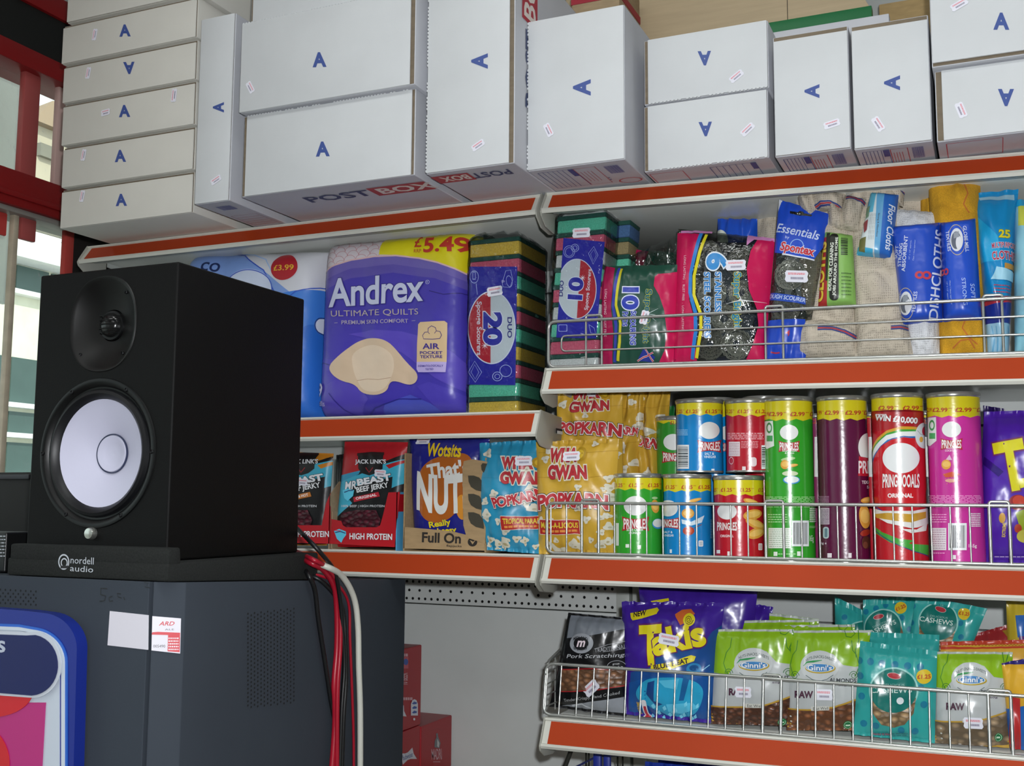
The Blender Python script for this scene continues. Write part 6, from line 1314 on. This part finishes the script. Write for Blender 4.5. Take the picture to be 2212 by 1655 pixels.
def sl1(a):
    a.tx('SOFT', 1068, 585, 90, 26, 'ced4e4', rot=83, b=.03); a.tx('STRONG', 1098, 610, 165, 26, 'ced4e4', rot=84, b=.03); a.tx('ABSORBENT', 1132, 605, 260, 28, 'ced4e4', rot=85, b=.03)
    a.tx('10" x 12" approx.', 1172, 580, 140, 13, 'a8b8dc', rot=85); a.tx('Class 1 Ideas approved', 1202, 585, 150, 12, 'a8b8dc', rot=85)
    a.tx('8', 1265, 765, 62, 118, 'b83a48', rot=90, b=.02); a.tx('DISHCLOTHS', 1358, 750, 660, 62, 'ccd2e4', rot=86, b=.03); oval(a, 1142, 965); a.tx('GLOBE MILL', 1096, 950, 130, 16, 'b8c4e0', rot=84); a.tx('TEXTILES', 1205, 960, 150, 26, 'c8d0e4', rot=84, b=.02)
def sl2(a):
    a.pg([(1370, 350), (1420, 350), (1440, 1120), (1395, 1120)], '1f40a8'); oval(a, 1510, 508); a.tx('GLOBE MILL', 1575, 500, 190, 26, 'c8d0e4', rot=-84, b=.02); a.tx('TEXTILES', 1452, 515, 150, 24, 'c8d0e4', rot=-84, b=.02)
    a.tx('8', 1425, 735, 50, 60, 'b83a48', rot=90, b=.02); a.tx('13" x 13" approx', 1448, 880, 140, 12, 'a8b8dc', rot=-86); a.tx('Class 1 Ideas approved', 1470, 890, 170, 12, 'a8b8dc', rot=-86); a.tx('SOFT', 1622, 880, 110, 28, '9fb4e4', rot=-86, b=.02); a.tx('STRONG', 1565, 885, 200, 28, '9fb4e4', rot=-86, b=.02)
b = cloth('dishcloth_pack', 'white dishcloths folded in a blue lettered card sleeve', [(1035, 275), (1375, 300), (1385, 1330), (1160, 1330)], .03, .06, WHC, 15, fold=.004); b.done('cloth')
sleeve(b.root, [(1030, 405), (1385, 375), (1408, 1100), (1112, 1122)], .012, .05, '1f48b4', sl1)
b = cloth('duster_pack', 'yellow stitched dusters in a blue card sleeve, right of the white dishcloths', [(1300, 70), (1680, 80), (1745, 1318), (1378, 1330)], .035, .07, YLW, 18, fold=.008, stripes=([(1560, 90), (1590, 180), (1560, 260), (1600, 320)], [(1480, 1300), (1540, 1250), (1600, 1240), (1640, 1300)], [(1570, 1110), (1550, 1160), (1600, 1230), (1660, 1270)]), stripe_cols=('b8682c',), ph=5); b.done('cloth')
sleeve(b.root, [(1388, 378), (1645, 345), (1692, 1085), (1412, 1100)], .014, .05, '1f4cbc', sl2, 4)
b = cloth('duster_pack', 'orange-yellow duster fold behind the stitched dusters', [(1240, 110), (1420, 100), (1440, 1300), (1260, 1300)], .11, .05, YLW, 21, fold=.006); b.done('cloth')
# hanging packet of single scourers
b = Bag('scourer_packet', 'hanging packet with a blue card top and two steel scourers behind clear film', 'scourers', K3, [(215, 208), (585, 315), (395, 1375), (112, 1375)], .03, .03, CLR2, ZZ, .25, 'clear', wr=.0018, seed=12, st=.0, sb=.0, seals=False)
a = b.a; a.kind = 'film'; a.rough = .3; a.spec = .5
a.pg([(200, 190), (600, 300), (600, 440), (470, 640), (430, 640), (180, 590), (160, 560), (190, 380)], '1c48bc', holes=[[(290, 288), (345, 296), (360, 283), (385, 290), (392, 304), (450, 312), (445, 325), (388, 322), (340, 318), (290, 306)]]); a.pg([(190, 190), (228, 205), (150, 420), (130, 400)], 'c9ccd4'); a.pg([(565, 320), (605, 330), (600, 440), (555, 420)], 'a8aeb4')
a.tx('Essentials', 350, 440, 322, 66, 'c8d4ec', rot=-12, b=.02, shear=.2); a.tx('by', 275, 487, 30, 26, 'c8d4ec', rot=-10); a.el(345, 550, 50, 52, '8fb4e4', hole=.9); a.pg([(240, 600), (470, 645), (468, 655), (238, 612)], 'd2d6e0')
a.tx('Spontex', 348, 578, 250, 84, 'b82c38', rot=-11, b=.07, ol=[('d8dae4', .07)], shear=.1)
a.pg([(120, 880), (405, 925), (405, 975), (120, 935)], '2348a8'); a.tx('TOUGH SCOURER', 262, 926, 285, 30, 'c4d0e8', rot=-8, b=.02, shear=.15)
a.pg([(80, 1090), (400, 1080), (400, 1390), (80, 1390)], '1c44b4'); a.tx('4', 280, 1180, 34, 42, 'b83040', rot=-12, b=.05); a.st([(150, 1318), (190, 1325), (220, 1322)], 10, 'a82c3c')
bk_ = [on(*kp(K3, p), 1, .0575) for p in ((140, 1330), (385, 1330), (480, 640), (180, 600))]; MB().prism(bk_, (0, .001, 0), M('9a9ea4', .6)).build('backing_card', b.root)  # grey card added to lighten the unlit space behind the clear film
b.done('packet'); b.stick(340, 775, -2, .036, .0185, 9)
for k, (u, v, r_) in enumerate(((292, 758, .0235), (262, 1010, .022))): p = on(*kp(K3, (u, v)), 1, .043); scourer(b.root, p, r_, 20+k)
b = Bag('scourer_packet', 'green edged packet standing behind the label sleeves of the cloths', 'scourers', K3, [(760, 300), (835, 300), (800, 1300), (720, 1300)], .12, .02, '6fae4a', ZZ, .4, seed=13, seals=False); b.a.tx('ALL FUN', 785, 470, 260, 26, '16200f', rot=-85, b=.05); b.done()
b = Bag('cloth_packet', 'bright blue packet of multipurpose cloths near the right edge', 'cloths', K3, [(1625, 165), (1960, 130), (1870, 1305), (1745, 1310)], .035, .055, '1483bc', ZZ, .28, wr=.0028, seed=14, st=.04, sb=.0)
a = b.a; a.pg([(1655, 140), (1930, 130), (1930, 195), (1680, 200)], '8fb8cc'); a.pg([(1640, 300), (1810, 480), (1830, 660), (1680, 670)], '1f9ccc'); a.tx('25', 1856, 462, 82, 62, 'd0c228', b=.08, ol=[('5a5a20', .04)]); a.tx('MULTIPURPOSE', 1852, 545, 170, 40, 'a82c48', b=.05, ol=[('c8d4e0', .07)], rot=4)
a.tx('CLOTHS', 1850, 620, 165, 62, 'a82c48', b=.06, ol=[('c8d4e0', .06)], rot=3); a.rc(1855, 675, 1930, 715, 'c08830', 6); a.pg([(1760, 800), (1800, 700), (1930, 730), (1940, 800)], '9ccce0'); a.lines(1780, 830, 1890, 900, 3, 'a83c4c', .35, 3)
a.pg([(1700, 935), (1940, 905), (1950, 960), (1710, 1000)], 'a02c38'); a.pg([(1700, 985), (1950, 945), (1950, 1110), (1720, 1120)], '1c2c80'); a.pg([(1700, 1115), (1960, 1105), (1960, 1330), (1720, 1330)], '8fb8d0')
for k in range(5): a.st([(1770+k*34, 1130), (1780+k*34, 1220), (1775+k*34, 1310)], 6, '5f9cc0')
b.done()
b = Bag('cloth_packet', 'pale blue soft packet cut off by the right picture edge', 'cloths', K3, [(1925, 215), (2250, 180), (2250, 1310), (1930, 1310)], .03, .07, '8cc4d4', ZZ, .35, wr=.004, seed=16, st=.02, sb=.0, seals=False)
b.a.pg([(1960, 230), (2050, 220), (2050, 400), (1960, 390)], 'c8cc50'); b.a.pg([(1900, 110), (2100, 100), (2100, 225), (1920, 240)], '1f9ccc'); b.done()
# ================================================================== lowest stocked shelf
Z = Z4R
b = Bag('snack_bag', 'black and silver pork snack bag at the left end of the lowest stocked shelf', 'snack bag', K8, [(348, 330), (912, 380), (842, 1235), (186, 1150)], .04, .05, '0e0e10', Z, .28, wr=.002, seed=2, st=.03, sb=.04)
a = b.a; a.pg([(340, 320), (640, 322), (920, 420), (920, 455), (560, 520), (330, 550)], '70767e'); a.pg([(180, 1150), (560, 1085), (860, 1050), (860, 1260), (180, 1220)], '8c9096'); a.st([(360, 1130), (460, 1110), (560, 1190)], 14, 'c8ccd2')
a.el(467, 590, 104, 84, '8e9298'); a.el(467, 590, 66, 54, '141416'); a.tx('m', 467, 592, 78, 54, 'd6c6ce', b=.06, shear=.3); a.tx('MIDLAND', 462, 540, 130, 24, '1c1c20', b=.05, arc=16); a.tx('SNACKS', 462, 640, 120, 22, '1c1c20', b=.05, arc=-14)
a.tx('TRADITIONAL', 705, 635, 245, 34, '9c9ea4', rot=7); a.st([(590, 632), (700, 600), (840, 575)], 3, '9c9ea4'); a.st([(650, 662), (740, 652), (850, 632)], 3, '9c9ea4'); a.tx('Pork Scratchings', 590, 700, 500, 44, 'aeb0b4', rot=1, b=.01, shear=.2)
a.el(752, 795, 72, 58, '9c9ea4', hole=.94); a.el(752, 795, 62, 50, '141416'); a.tx('taste', 752, 800, 105, 36, 'd0d2d4', b=.05); a.tx('great', 752, 768, 50, 16, 'd0d2d4')
a.pg([(290, 815), (440, 812), (680, 808), (880, 800), (860, 960), (560, 985), (280, 1000)], M('8c6244', .4, 0, 'nuts', sc=60)); a.st([(290, 815), (560, 800), (690, 815), (880, 800)], 7, 'a82028'); a.st([(280, 1003), (560, 985), (860, 950)], 7, 'a82028')
a.tx('Tender, Crispy, Hand Cooked', 540, 1048, 480, 34, 'a8aaac', rot=8, shear=.2); b.done(); b.stick(565, 962, 40, .034, .017, 3)
def takis(label, quad, y, seed, full=True, d=.06):
    b = Bag('snack_bag', label, 'snack bag', K8, quad, y, d, '3c1f8c', Z, .26, wr=.003, seed=seed, st=.045, sb=.04, rag=.003); a = b.a
    if full:
        a.pg([(880, 840), (1040, 800), (1120, 700), (1300, 640), (1480, 640), (1560, 500), (1640, 440), (1640, 1350), (820, 1350)], '1c4888'); a.pg([(860, 930), (1100, 860), (1500, 850), (1640, 800), (1640, 1350), (820, 1350)], '164f94')
        a.pg(sm([(920, 1000), (1000, 900), (1140, 870), (1340, 880), (1460, 930), (1500, 1010), (1460, 1150), (1380, 1230), (1200, 1250), (1120, 1180), (1000, 1120), (930, 1060)]), '2a9cc4')
        a.pg([(1040, 920), (1100, 900), (1080, 1080), (1150, 1110), (1100, 1130), (1020, 1020)], '15407c'); a.pg([(1340, 850), (1400, 840), (1330, 1080), (1290, 1080)], '1a5c94'); a.pg([(1130, 900), (1300, 890), (1280, 980), (1180, 960)], '57bcdc'); a.pg([(1180, 1110), (1400, 1100), (1440, 1150), (1300, 1200), (1190, 1180)], '57bcdc')
        a.el(1420, 810, 60, 52, '2a7cb0'); a.el(1420, 800, 36, 26, '164a80'); a.st([(1480, 830), (1540, 780)], 6, '8cc8e0')
        for k in range(16): a.pg([(960+k*31, 1180+((k*53) % 70)-80*(k % 3 == 0)), (985+k*31, 1160+((k*53) % 70)-80*(k % 3 == 0)), (1000+k*30, 1195+((k*53) % 70)-80*(k % 3 == 0)), (975+k*30, 1210+((k*53) % 70)-80*(k % 3 == 0))], '7cd0e8'); a.off -= a.step
        a.off += a.step
        a.pg([(858, 345), (1000, 318), (1080, 300), (1102, 320), (1090, 350), (990, 380), (890, 402), (870, 385)], 'd2c420'); a.tx('NEW', 948, 346, 105, 42, '2a1a20', rot=8, b=.07)
        a.tx('T', 1062, 602, 195, 335, 'd6c818', rot=4, b=.085, ol=[('5c1f5a', .05)]); a.tx('akis', 1290, 545, 440, 222, 'd6c818', rot=12, b=.085, ol=[('5c1f5a', .05)])
        a.pg([(1255, 355), (1300, 320), (1380, 315), (1420, 350), (1340, 420), (1300, 440), (1280, 400)], 'c0602c'); a.el(1373, 398, 52, 52, 'd2c420'); a.st([(1373+40*(1-q/22)*math.cos(q*.75), 398+40*(1-q/22)*math.sin(q*.75)) for q in range(20)], 5, '2a1a20')
        a.pg([(1072, 772), (1240, 745), (1400, 690), (1436, 700), (1420, 740), (1260, 800), (1090, 826), (1070, 800)], 'd2c420'); a.tx('BLUE HEAT', 1238, 762, 290, 44, '2a1a30', rot=11, b=.07)
        a.rc(973, 1065, 1012, 1230, 'd8d4d8', 16); a.el(996, 1235, 34, 32, 'd8d4d8'); a.rc(982, 1120, 1003, 1230, 'b02030', 8); a.el(996, 1233, 22, 22, 'b02030'); a.tx('EXTREME', 948, 1140, 110, 22, 'c8a82c', rot=90, b=.05)
        a.rc(1590, 1060, 1612, 1280, 'c8d0d8'); a.lines(1560, 1000, 1580, 1290, 24, 'c8d0d8', .5)
    else: a.pg([(1040, 235), (1190, 210), (1200, 232), (1060, 262)], 'd2c420'); a.el(1450, 290, 52, 30, 'c8a82c'); a.el(1450, 292, 36, 20, '2a1a20', hole=.8)
    b.done(); return b
b = takis('purple and blue snack bag with big yellow lettering and a NEW flash', [(803, 238), (1680, 250), (1560, 1340), (838, 1262)], .035, 3); b.stick(1218, 556, -8, .034, .017, 4)
takis('plain purple snack bag rising directly behind the front purple one', [(945, 80), (1965, 105), (1860, 1200), (1050, 1200)], .105, 6, False)
takis('purple snack bag furthest back, only its right corner showing above the green packets', [(1480, 175), (2095, 285), (1960, 1200), (1500, 1200)], .17, 8, False, .04)
def ginni(label, K, quad, y, seed, nut, word='', raw=True, offx=0, offy=0, s_=1., d=.03, stk=None, nsc=75, full=True):
    """coordinates of the print are those of the almond packet, moved by offx, offy"""
    b = Bag('nut_packet', label, 'nuts', K, quad, y, d, 'b2b6b6', Z, .26, wr=.0018, seed=seed, st=.03, sb=.05)
    a = b.a; X = lambda x: x*s_+offx; Y = lambda v: v*s_+offy
    G = '84ae1c'; gp = [(X(120), Y(340)), (X(1100), Y(340)), (X(1100), Y(640)), (X(800), Y(700)), (X(700), Y(680)), (X(620), Y(590)), (X(510), Y(560)), (X(400), Y(600)), (X(345), Y(720)), (X(300), Y(780)), (X(120), Y(770))]
    a.pg(gp, G)
    for sg, ox in ((1, 0), (-1, 0)):
        cx_ = X(300) if sg == 1 else X(790)
        a.st([(cx_+38*s_*(1-q/26)*math.cos(q*.5)*sg, Y(770)-38*s_*(1-q/26)*math.sin(q*.5)) for q in range(22)], 5*s_, '2c6a2c')
        a.st([(cx_-10*sg*s_, Y(780)), (cx_-44*sg*s_, Y(690)), (cx_-20*sg*s_, Y(600)), (cx_+10*sg*s_, Y(560)), (cx_+20*sg*s_, Y(480))], 6*s_, '3c7a2c')
    a.st([(X(710), Y(400)), (X(725), Y(450)), (X(765), Y(458)), (X(795), Y(430)), (X(770), Y(400))], 5*s_, '2c6a2c'); a.st([(X(820), Y(390)), (X(830), Y(480)), (X(800), Y(560)), (X(810), Y(620))], 8*s_, '3c7a2c')
    if full:
        a.el(X(508), Y(690), 160*s_, 128*s_, 'b9bdbd'); a.tx('NUTS-SNACKS-SWEETS', X(512), Y(612), 250*s_, 24*s_, '44504c', b=.02, arc=34*s_)
        a.el(X(515), Y(708), 128*s_, 42*s_, 'a8902c'); a.el(X(512), Y(703), 120*s_, 36*s_, 'c8d0d0'); a.el(X(512), Y(703), 112*s_, 31*s_, '3f7cb4'); a.tx("Ginni's", X(510), Y(702), 205*s_, 46*s_, 'd8dce0', b=.04, ol=[('24507c', .03)])
        a.st([(X(372), Y(690)), (X(400), Y(660)), (X(460), Y(652)), (X(530), Y(640))], [4*s_, 12*s_, 16*s_, 4*s_], '2c8a4c'); a.st([(X(395), Y(765)), (X(450), Y(800)), (X(510), Y(812)), (X(570), Y(800)), (X(625), Y(762))], 5*s_, '4c5c5c')
    if word: a.tx(word, X(700), Y(808), 215*s_*len(word)/7, 34*s_, '3c4044', rot=-3, b=.05)
    a.tx('50g', X(696), Y(850), 64*s_, 18*s_, '4c3c50', b=.04)
    if raw: a.tx('RAW', X(382), Y(925), 152*s_, 60*s_, '4a2a3c', b=.10)
    a.pg([(X(100), Y(1050)), (X(440), Y(1042)), (X(620), Y(1025)), (X(740), Y(985)), (X(900), Y(930)), (X(1050), Y(1290)), (X(100), Y(1290))], 'b08c34')
    a.pg([(X(100), Y(1060)), (X(440), Y(1055)), (X(620), Y(1038)), (X(740), Y(1000)), (X(900), Y(945)), (X(1050), Y(1240)), (X(600), Y(1270)), (X(100), Y(1245))], M(nut, .32, 0, 'nuts', sc=nsc))
    a.rc(X(440), Y(1020), X(590), Y(1055), 'c4c4bc', 6); a.tx('Eat Well', X(520), Y(1038), 125*s_, 24*s_, '4c4c4c')
    a.el(X(735), Y(1185), 38*s_, 38*s_, '1c6a3c'); a.el(X(735), Y(1185), 32*s_, 32*s_, 'a8c8a8', hole=.9); a.rc(X(715), Y(1178), X(755), Y(1192), 'b8d0b8')
    for k, yy in enumerate((1110, 1150, 1190)): a.el(X(268), Y(yy), 7*s_, 7*s_, 'b4b4ac', n=8)
    b.done()
    if stk: b.stick(*stk, 2, .026, .016, seed)
    return b
yn = .045
ginni('lime green topped raw nut packet directly behind the front left green one', K9, [(-120, 312), (465, 305), (400, 1250), (-300, 1250)], yn+.05, 21, '7a4c34', offx=-300, offy=-70, full=False, raw=False)
ginni('lime green packet rearmost of the left pair, its folded top just visible', K9, [(85, 250), (500, 300), (460, 1250), (100, 1250)], yn+.10, 22, '7a4c34', offx=-200, offy=-120, full=False, raw=False)
ginni('front left lime green and white raw nut packet next to the blue snack bag', K9, [(-365, 385), (290, 385), (250, 1290), (-395, 1270)], yn, 23, '6e4430', 'WALNUT', offx=-553, offy=-22, stk=(-300+178, 905))
ginni('lime green top behind the almond packet', K9, [(200, 350), (800, 345), (780, 1250), (300, 1250)], yn+.045, 24, '7a4c34', offx=-60, offy=-60, full=False, raw=False)
ginni('lime green and white almond packet in the middle of the nut row', K9, [(255, 395), (935, 392), (800, 1292), (236, 1285)], yn, 25, '8c5838', 'ALMONDS', stk=(545, 925), nsc=60)
def cashew(label, quad, y, seed, full, ox=0, oy=0, s_=1., rot=0, d=.03, lean=0):
    b = Bag('cashew_bag', label, 'nuts', K9, quad, y, d, '2f9a96', Z, .26, wr=.0022, seed=seed, st=.06, sb=.05)
    a = b.a; cx, cy = 1125+ox, 895+oy; c, sn = math.cos(math.radians(rot)), math.sin(math.radians(rot))
    def R(dx, dy): return cx+(dx*c+dy*sn)*s_, cy+(-dx*sn+dy*c)*s_
    for dx, dy in ((-290, -245), (-195, -240), (-100, -225), (10, -215), (115, -205), (220, -195), (-280, -120), (-270, 50), (225, -20), (-255, 280), (-150, 295), (60, 335), (175, 345), (260, -90), (250, 120)):
        p = R(dx, dy); a.el(p[0], p[1], 30*s_, 30*s_, '1c7490', n=14); a.off -= a.step
    a.off += a.step
    a.el(cx, cy+.0, 205*s_, 195*s_, '8cc4bc', rot=rot); a.pg([R(-185, 60), R(185, 60), R(165, 190), R(90, 285), R(0, 310), R(-100, 285), R(-170, 190)], M('a88a64', .4, 0, 'nuts', sc=55)); a.el(cx, cy, 190*s_, 182*s_, '146c64', rot=rot)
    p = R(5, -125); a.el(p[0], p[1], 58*s_, 26*s_, 'c4a8a8', rot=rot-10); a.el(p[0], p[1], 52*s_, 22*s_, 'a8343c', rot=rot-10); p = R(-20, -8); a.tx('CASHEWS', p[0], p[1], 340*s_, 48*s_, 'c4d8d0', rot=rot, b=.02); p = R(0, -50); a.tx('DELICIOUS', p[0], p[1], 180*s_, 18*s_, '8cb8b0', rot=rot)
    p = R(250, -115); a.el(p[0], p[1], 62*s_, 60*s_, 'd0b42c', rot=rot); a.tx('£1.25', p[0], p[1], 108*s_, 36*s_, 'b0402c', rot=rot, b=.06)
    if full: a.lines(955, 1245, 1240, 1285, 2, '1c6a70', .5, 4); a.tx('Roasted & Salted', 1020, 1262, 150, 22, 'a84060', b=.03); a.el(1180, 975, 30, 30, 'd6dee0', n=16)
    b.done(); return b
cashew('teal cashew bag leaning left at the back, its corner raised', [(632, 108), (1010, 300), (1100, 1250), (640, 1250)], yn+.15, 31, False, -260, -420, .8, -28)
cashew('teal cashew bag lying crosswise in the middle at the back', [(868, 140), (1395, 92), (1300, 1250), (860, 1250)], yn+.115, 32, False, -90, -520, .8, 24)
cashew('teal cashew bag at the back tipped to the right, round emblem showing', [(1310, 95), (1905, 212), (1500, 1250), (1150, 1250)], yn+.085, 33, False, 370, -570, .82, -8)
cashew('teal cashew bag standing straight behind the front cashew bag', [(925, 408), (1505, 432), (1480, 1250), (930, 1250)], yn+.035, 34, False, 60, -20)
cashew('front teal cashew bag with a round clear window and yellow price spot', [(845, 482), (1488, 568), (1468, 1380), (786, 1305)], yn-.01, 35, True)
ginni('right-hand lime green and white raw nut packet with a label over its clear window', K9, [(1480, 572), (2118, 575), (2090, 1455), (1470, 1410)], yn-.006, 36, '9a8468', 'PROTEIN', offx=1300-40, offy=100, stk=(1788, 1152), nsc=48, s_=1.)
# packets at the right edge
def packet(label, quad, y, col, seed, fn=None, d=.03, z=Z, **kw):
    b = Bag('snack_packet', label, 'snack packet', K9, quad, y, d, col, z, .3, wr=.002, seed=seed, **kw)
    if fn: fn(b.a)
    b.done(); return b
def f1(a):
    a.st([(1515, 520), (1800, 528), (2100, 520), (2300, 515)], 26, 'c89c34'); a.st([(1515+k*14, 522+(5 if k % 2 else -5)) for k in range(56)], 5, '8c2c20')
    a.pg([(1500, 560), (2300, 545), (2300, 640), (1500, 640)], 'd0a03c')
packet('orange and red packet with a zigzag edge behind the right green nut packet', [(1515, 490), (2300, 470), (2280, 1250), (1530, 1250)], yn+.05, 'b8402c', 41, f1)
def f2(a): a.pg([(2010, 380), (2130, 330), (2150, 430), (2100, 480)], '8c6a20'); a.tx('CASHEW', 1850, 420, 300, 26, '6c1c20', rot=16)
packet('dark red packet with a slanting serrated top behind the orange one', [(1660, 470), (2150, 325), (2200, 1250), (1700, 1250)], yn+.09, '8c2428', 42, f2, rag=.002)
def f3(a): a.pg([(2010, 640), (2300, 610), (2300, 680), (2020, 690)], '2c2470'); a.pg([(2050, 1060), (2300, 1000), (2300, 1500), (2100, 1500)], '1f5ca8'); a.pg([(2100, 950), (2180, 960), (2190, 1450), (2090, 1400)], 'b02c2c')
packet('yellow packet with a navy top and blue base cut by the right edge, in front', [(2025, 668), (2360, 600), (2340, 1500), (2100, 1460)], .03, 'd0a02c', 43, f3, seals=False)
def f4(a): a.pg([(2140, 270), (2300, 265), (2300, 470), (2160, 450)], '1f5ca8'); a.pg([(2170, 440), (2300, 440), (2300, 600), (2180, 600)], '5c2c6c')
packet('tall yellow and blue packet at the back touching the right picture edge', [(2062, 130), (2400, 120), (2400, 1250), (2100, 1250)], yn+.08, 'b8a02c', 44, f4)
# ---------------------------------------------------------------- under the lowest stocked shelf
t = thing('peg_hook_rack', 'dark wire rack with blue straps under the lowest stocked shelf', 'rack', (.06, .2, .76))
DW = M('3c3c36', .4, .6); zl = .764
P = lambda u, v, y=.1: on(u, v, 1, y)
MB().tube([P(1219, 1660), P(1237, 1612), (P(1248, 1606)[0], .1, 1.005), (P(1300, 1608)[0], .1, 1.002)], .0042, DW, 8).tube([P(1219, 1660), (P(1219, 1660)[0]-.03, .1, zl)], .0042, DW, 8).build('frame', t)
for u in (1266, 1272): MB().tube([P(u, 1600), (P(u, 1600)[0], .1, zl)], .0018, DW, 6).build('wire', t)
for u in (1334, 1345): MB().tube([P(u, 1612, .16), (P(u, 1612, .16)[0], .16, zl)], .0018, DW, 6).build('wire', t)
MB().tube([P(1243, 1658), P(1290, 1634), P(1348, 1632, .16)], .0020, M('22285c', .4), 6).build('cross_wire', t)
for u, w_ in ((1291, .007), (1312, .006)): x = P(u, 1640)[0]; MB().box(x-w_, x+w_, .095, .105, zl+.08, 1.006, M('1c2c8c', .45), .003).build('blue_strap', t)
for q, (lb, quad, y_, cl) in enumerate((('blue foil packet under the lowest stocked shelf, left of the pair', [(1394, 1645), (1510, 1658), (1510, 1990), (1380, 1990)], .05, '1c3490'), ('blue foil packet with orange print under the lowest stocked shelf', [(1422, 1637), (1566, 1650), (1560, 1990), (1420, 1990)], .10, '16267c'))):
    b = Bag('foil_packet', lb, 'snack packet', K0, quad, y_, .05, cl, .7648, .22, 'foil', seed=50+q, st=.06, sb=.05)
    if q: b.a.tx('Crunch', 1520, 1650, 60, 9, 'b84c28', rot=-4, b=.05)
    b.done()
# ---------------------------------------------------------------- beer cartons
def ycart(label, y0, y1, z0, z1, x1, w, art, top='8c2c34'):
    t = thing('beer_carton', label, 'carton', (x1-w/2, (y0+y1)/2, z0)); m = MB(); m.box(x1-w, x1, y0, y1, z0+.0004, z1, M('a01c26', .4, 0, 'paint'), .0025)
    l = MB(); S = plane_art((x1+.0002, y0, z0), (x1+.0002, y1, z0), (x1+.0002, y1, z1), (x1+.0002, y0, z1), m, l); f0 = S.f; S.f = lambda u, v: f0(*kp(K7, (u, v))); art(S)
    m.build('carton', t); l.build('lettering', t, 0) if l.v else None; return t
xc = -.40; yA = on(848, 1500, 0, xc)[1]; yB = on(910, 1500, 0, xc)[1]; zt = on(852, 1407, 0, xc)[2]; zm = on(852, 1588, 0, xc)[2]; zd = ZDK
def bow(S, cx, cy, w, h, r=14):
    c, s_ = math.cos(math.radians(r)), math.sin(math.radians(r)); f = lambda x, y: (cx+x*c+y*s_, cy-x*s_+y*c)
    S.pg([f(-w, -h), f(-w*.2, -h*.55), f(w*.2, -h*.55), f(w, -h), f(w*.86, 0), f(w, h), f(w*.2, h*.6), f(-w*.2, h*.6), f(-w, h), f(-w*.86, 0)], 'c6c8d2'); S.tx('Budweiser', cx, cy, w*1.45, h*.8, '2c4c8c', rot=r, shear=.25, b=.02)
def crest(S, cx, cy, w, h):
    S.pg([(cx-w, cy+h), (cx-w, cy-h*.4), (cx-w*.6, cy-h*.85), (cx, cy-h), (cx+w*.6, cy-h*.85), (cx+w, cy-h*.4), (cx+w, cy+h)], 'cfd2dc')
    for k in (-.55, 0, .55): S.pg([(cx-w*.7, cy+h*k+h*.1), (cx-w*.1, cy+h*(k-.16)), (cx+w*.7, cy+h*(k-.06)), (cx+w*.6, cy+h*(k+.14)), (cx-w*.3, cy+h*(k+.2))], '33509c')
def bA(S):
    S.rc(1140, 850, 1270, 930, 'b8505c'); S.el(1253, 885, 16, 22, '33509c'); S.lines(1160, 826, 1268, 850, 1, 'c8a0a8', .8); S.tx('MATCHDAY', 1178, 1000, 120, 34, 'c8a8b0', rot=90, b=.03); S.tx('10 BEER', 1240, 1000, 80, 50, 'c8a8b0', rot=90, b=.03)
    S.lines(1180, 1118, 1300, 1155, 1, 'c8a0a8', .5); bow(S, 1195, 1232, 54, 40); crest(S, 1310, 1195, 24, 56); S.el(1308, 1276, 7, 9, 'cfd2dc', n=8)
def bB(S): bow(S, 1265, 1528, 52, 42, 22); crest(S, 1150, 1570, 22, 52); S.el(1148, 1497, 6, 8, 'cfd2dc', n=8)
def bC(S):
    S.tx('MADRI', 1463, 1515, 70, 74, 'c8a8b0', rot=3, b=.02); S.pg([(1448, 1468), (1450, 1425), (1462, 1400), (1458, 1375), (1470, 1370), (1474, 1398), (1490, 1440), (1482, 1475)], '6c7478'); S.pg([(1468, 1410), (1482, 1440), (1478, 1470), (1466, 1460)], 'c8c4c4'); S.lines(1440, 1562, 1486, 1572, 1, 'c8a0a8', .5); S.st([(1430, 1352), (1464, 1340), (1500, 1350)], 2, '7c2c34')
ycart('red beer carton standing on top, next to the cabinet edge', yA-.12, yB, zm+.0006, zt, xc, .26, bA)
ycart('red beer carton underneath the top one, cut off at the bottom', yA-.12, yB-.002, zd+.0004, zm, xc, .26, bB)
y3 = on(976, 1600, 0, xc)[1]; z3 = on(910, 1570, 0, xc)[2]
ycart('smaller dark red beer carton behind the stacked pair, pale lettering', yB+.002, y3, zd+.0004, z3, xc, .24, bC)
# ================================================================== groups of repeats
GR = {'crisp_tube': 'crisp tubes on the third shelf', 'popcorn_bag': 'popcorn bags around the shelf joint', 'jerky_pouch': 'jerky pouches in the red cartons', 'nut_packet': 'lime green nut packets',
      'cashew_bag': 'teal cashew bags', 'floor_cloth_bundle': 'cream floor cloths', 'duster_pack': 'yellow dusters', 'sponge_scourer_pack': 'packs of sponge scourers', 'beer_carton': 'red beer cartons',
      'wire_guard': 'wire guards of the right bay', 'toilet_roll_pack': 'toilet roll packs', 'scouring_pad_pack': 'scouring pad packs', 'display_carton': 'red display cartons', 'shelving_bay': 'shelving bays',
      'snack_packet': 'packets at the right edge', 'foil_packet': 'blue foil packets', 'cloth_packet': 'light blue cloth packets', 'snack_bag': 'snack bags', 'brown_carton': 'brown cartons behind the boxes', 'cable': 'cables over the cabinet side'}
for o in list(COL.objects):
    if o.parent is None and o.get('label') and not o.get('group'):
        g = GR.get(o.name.split('.')[0])
        if g: o['group'] = g
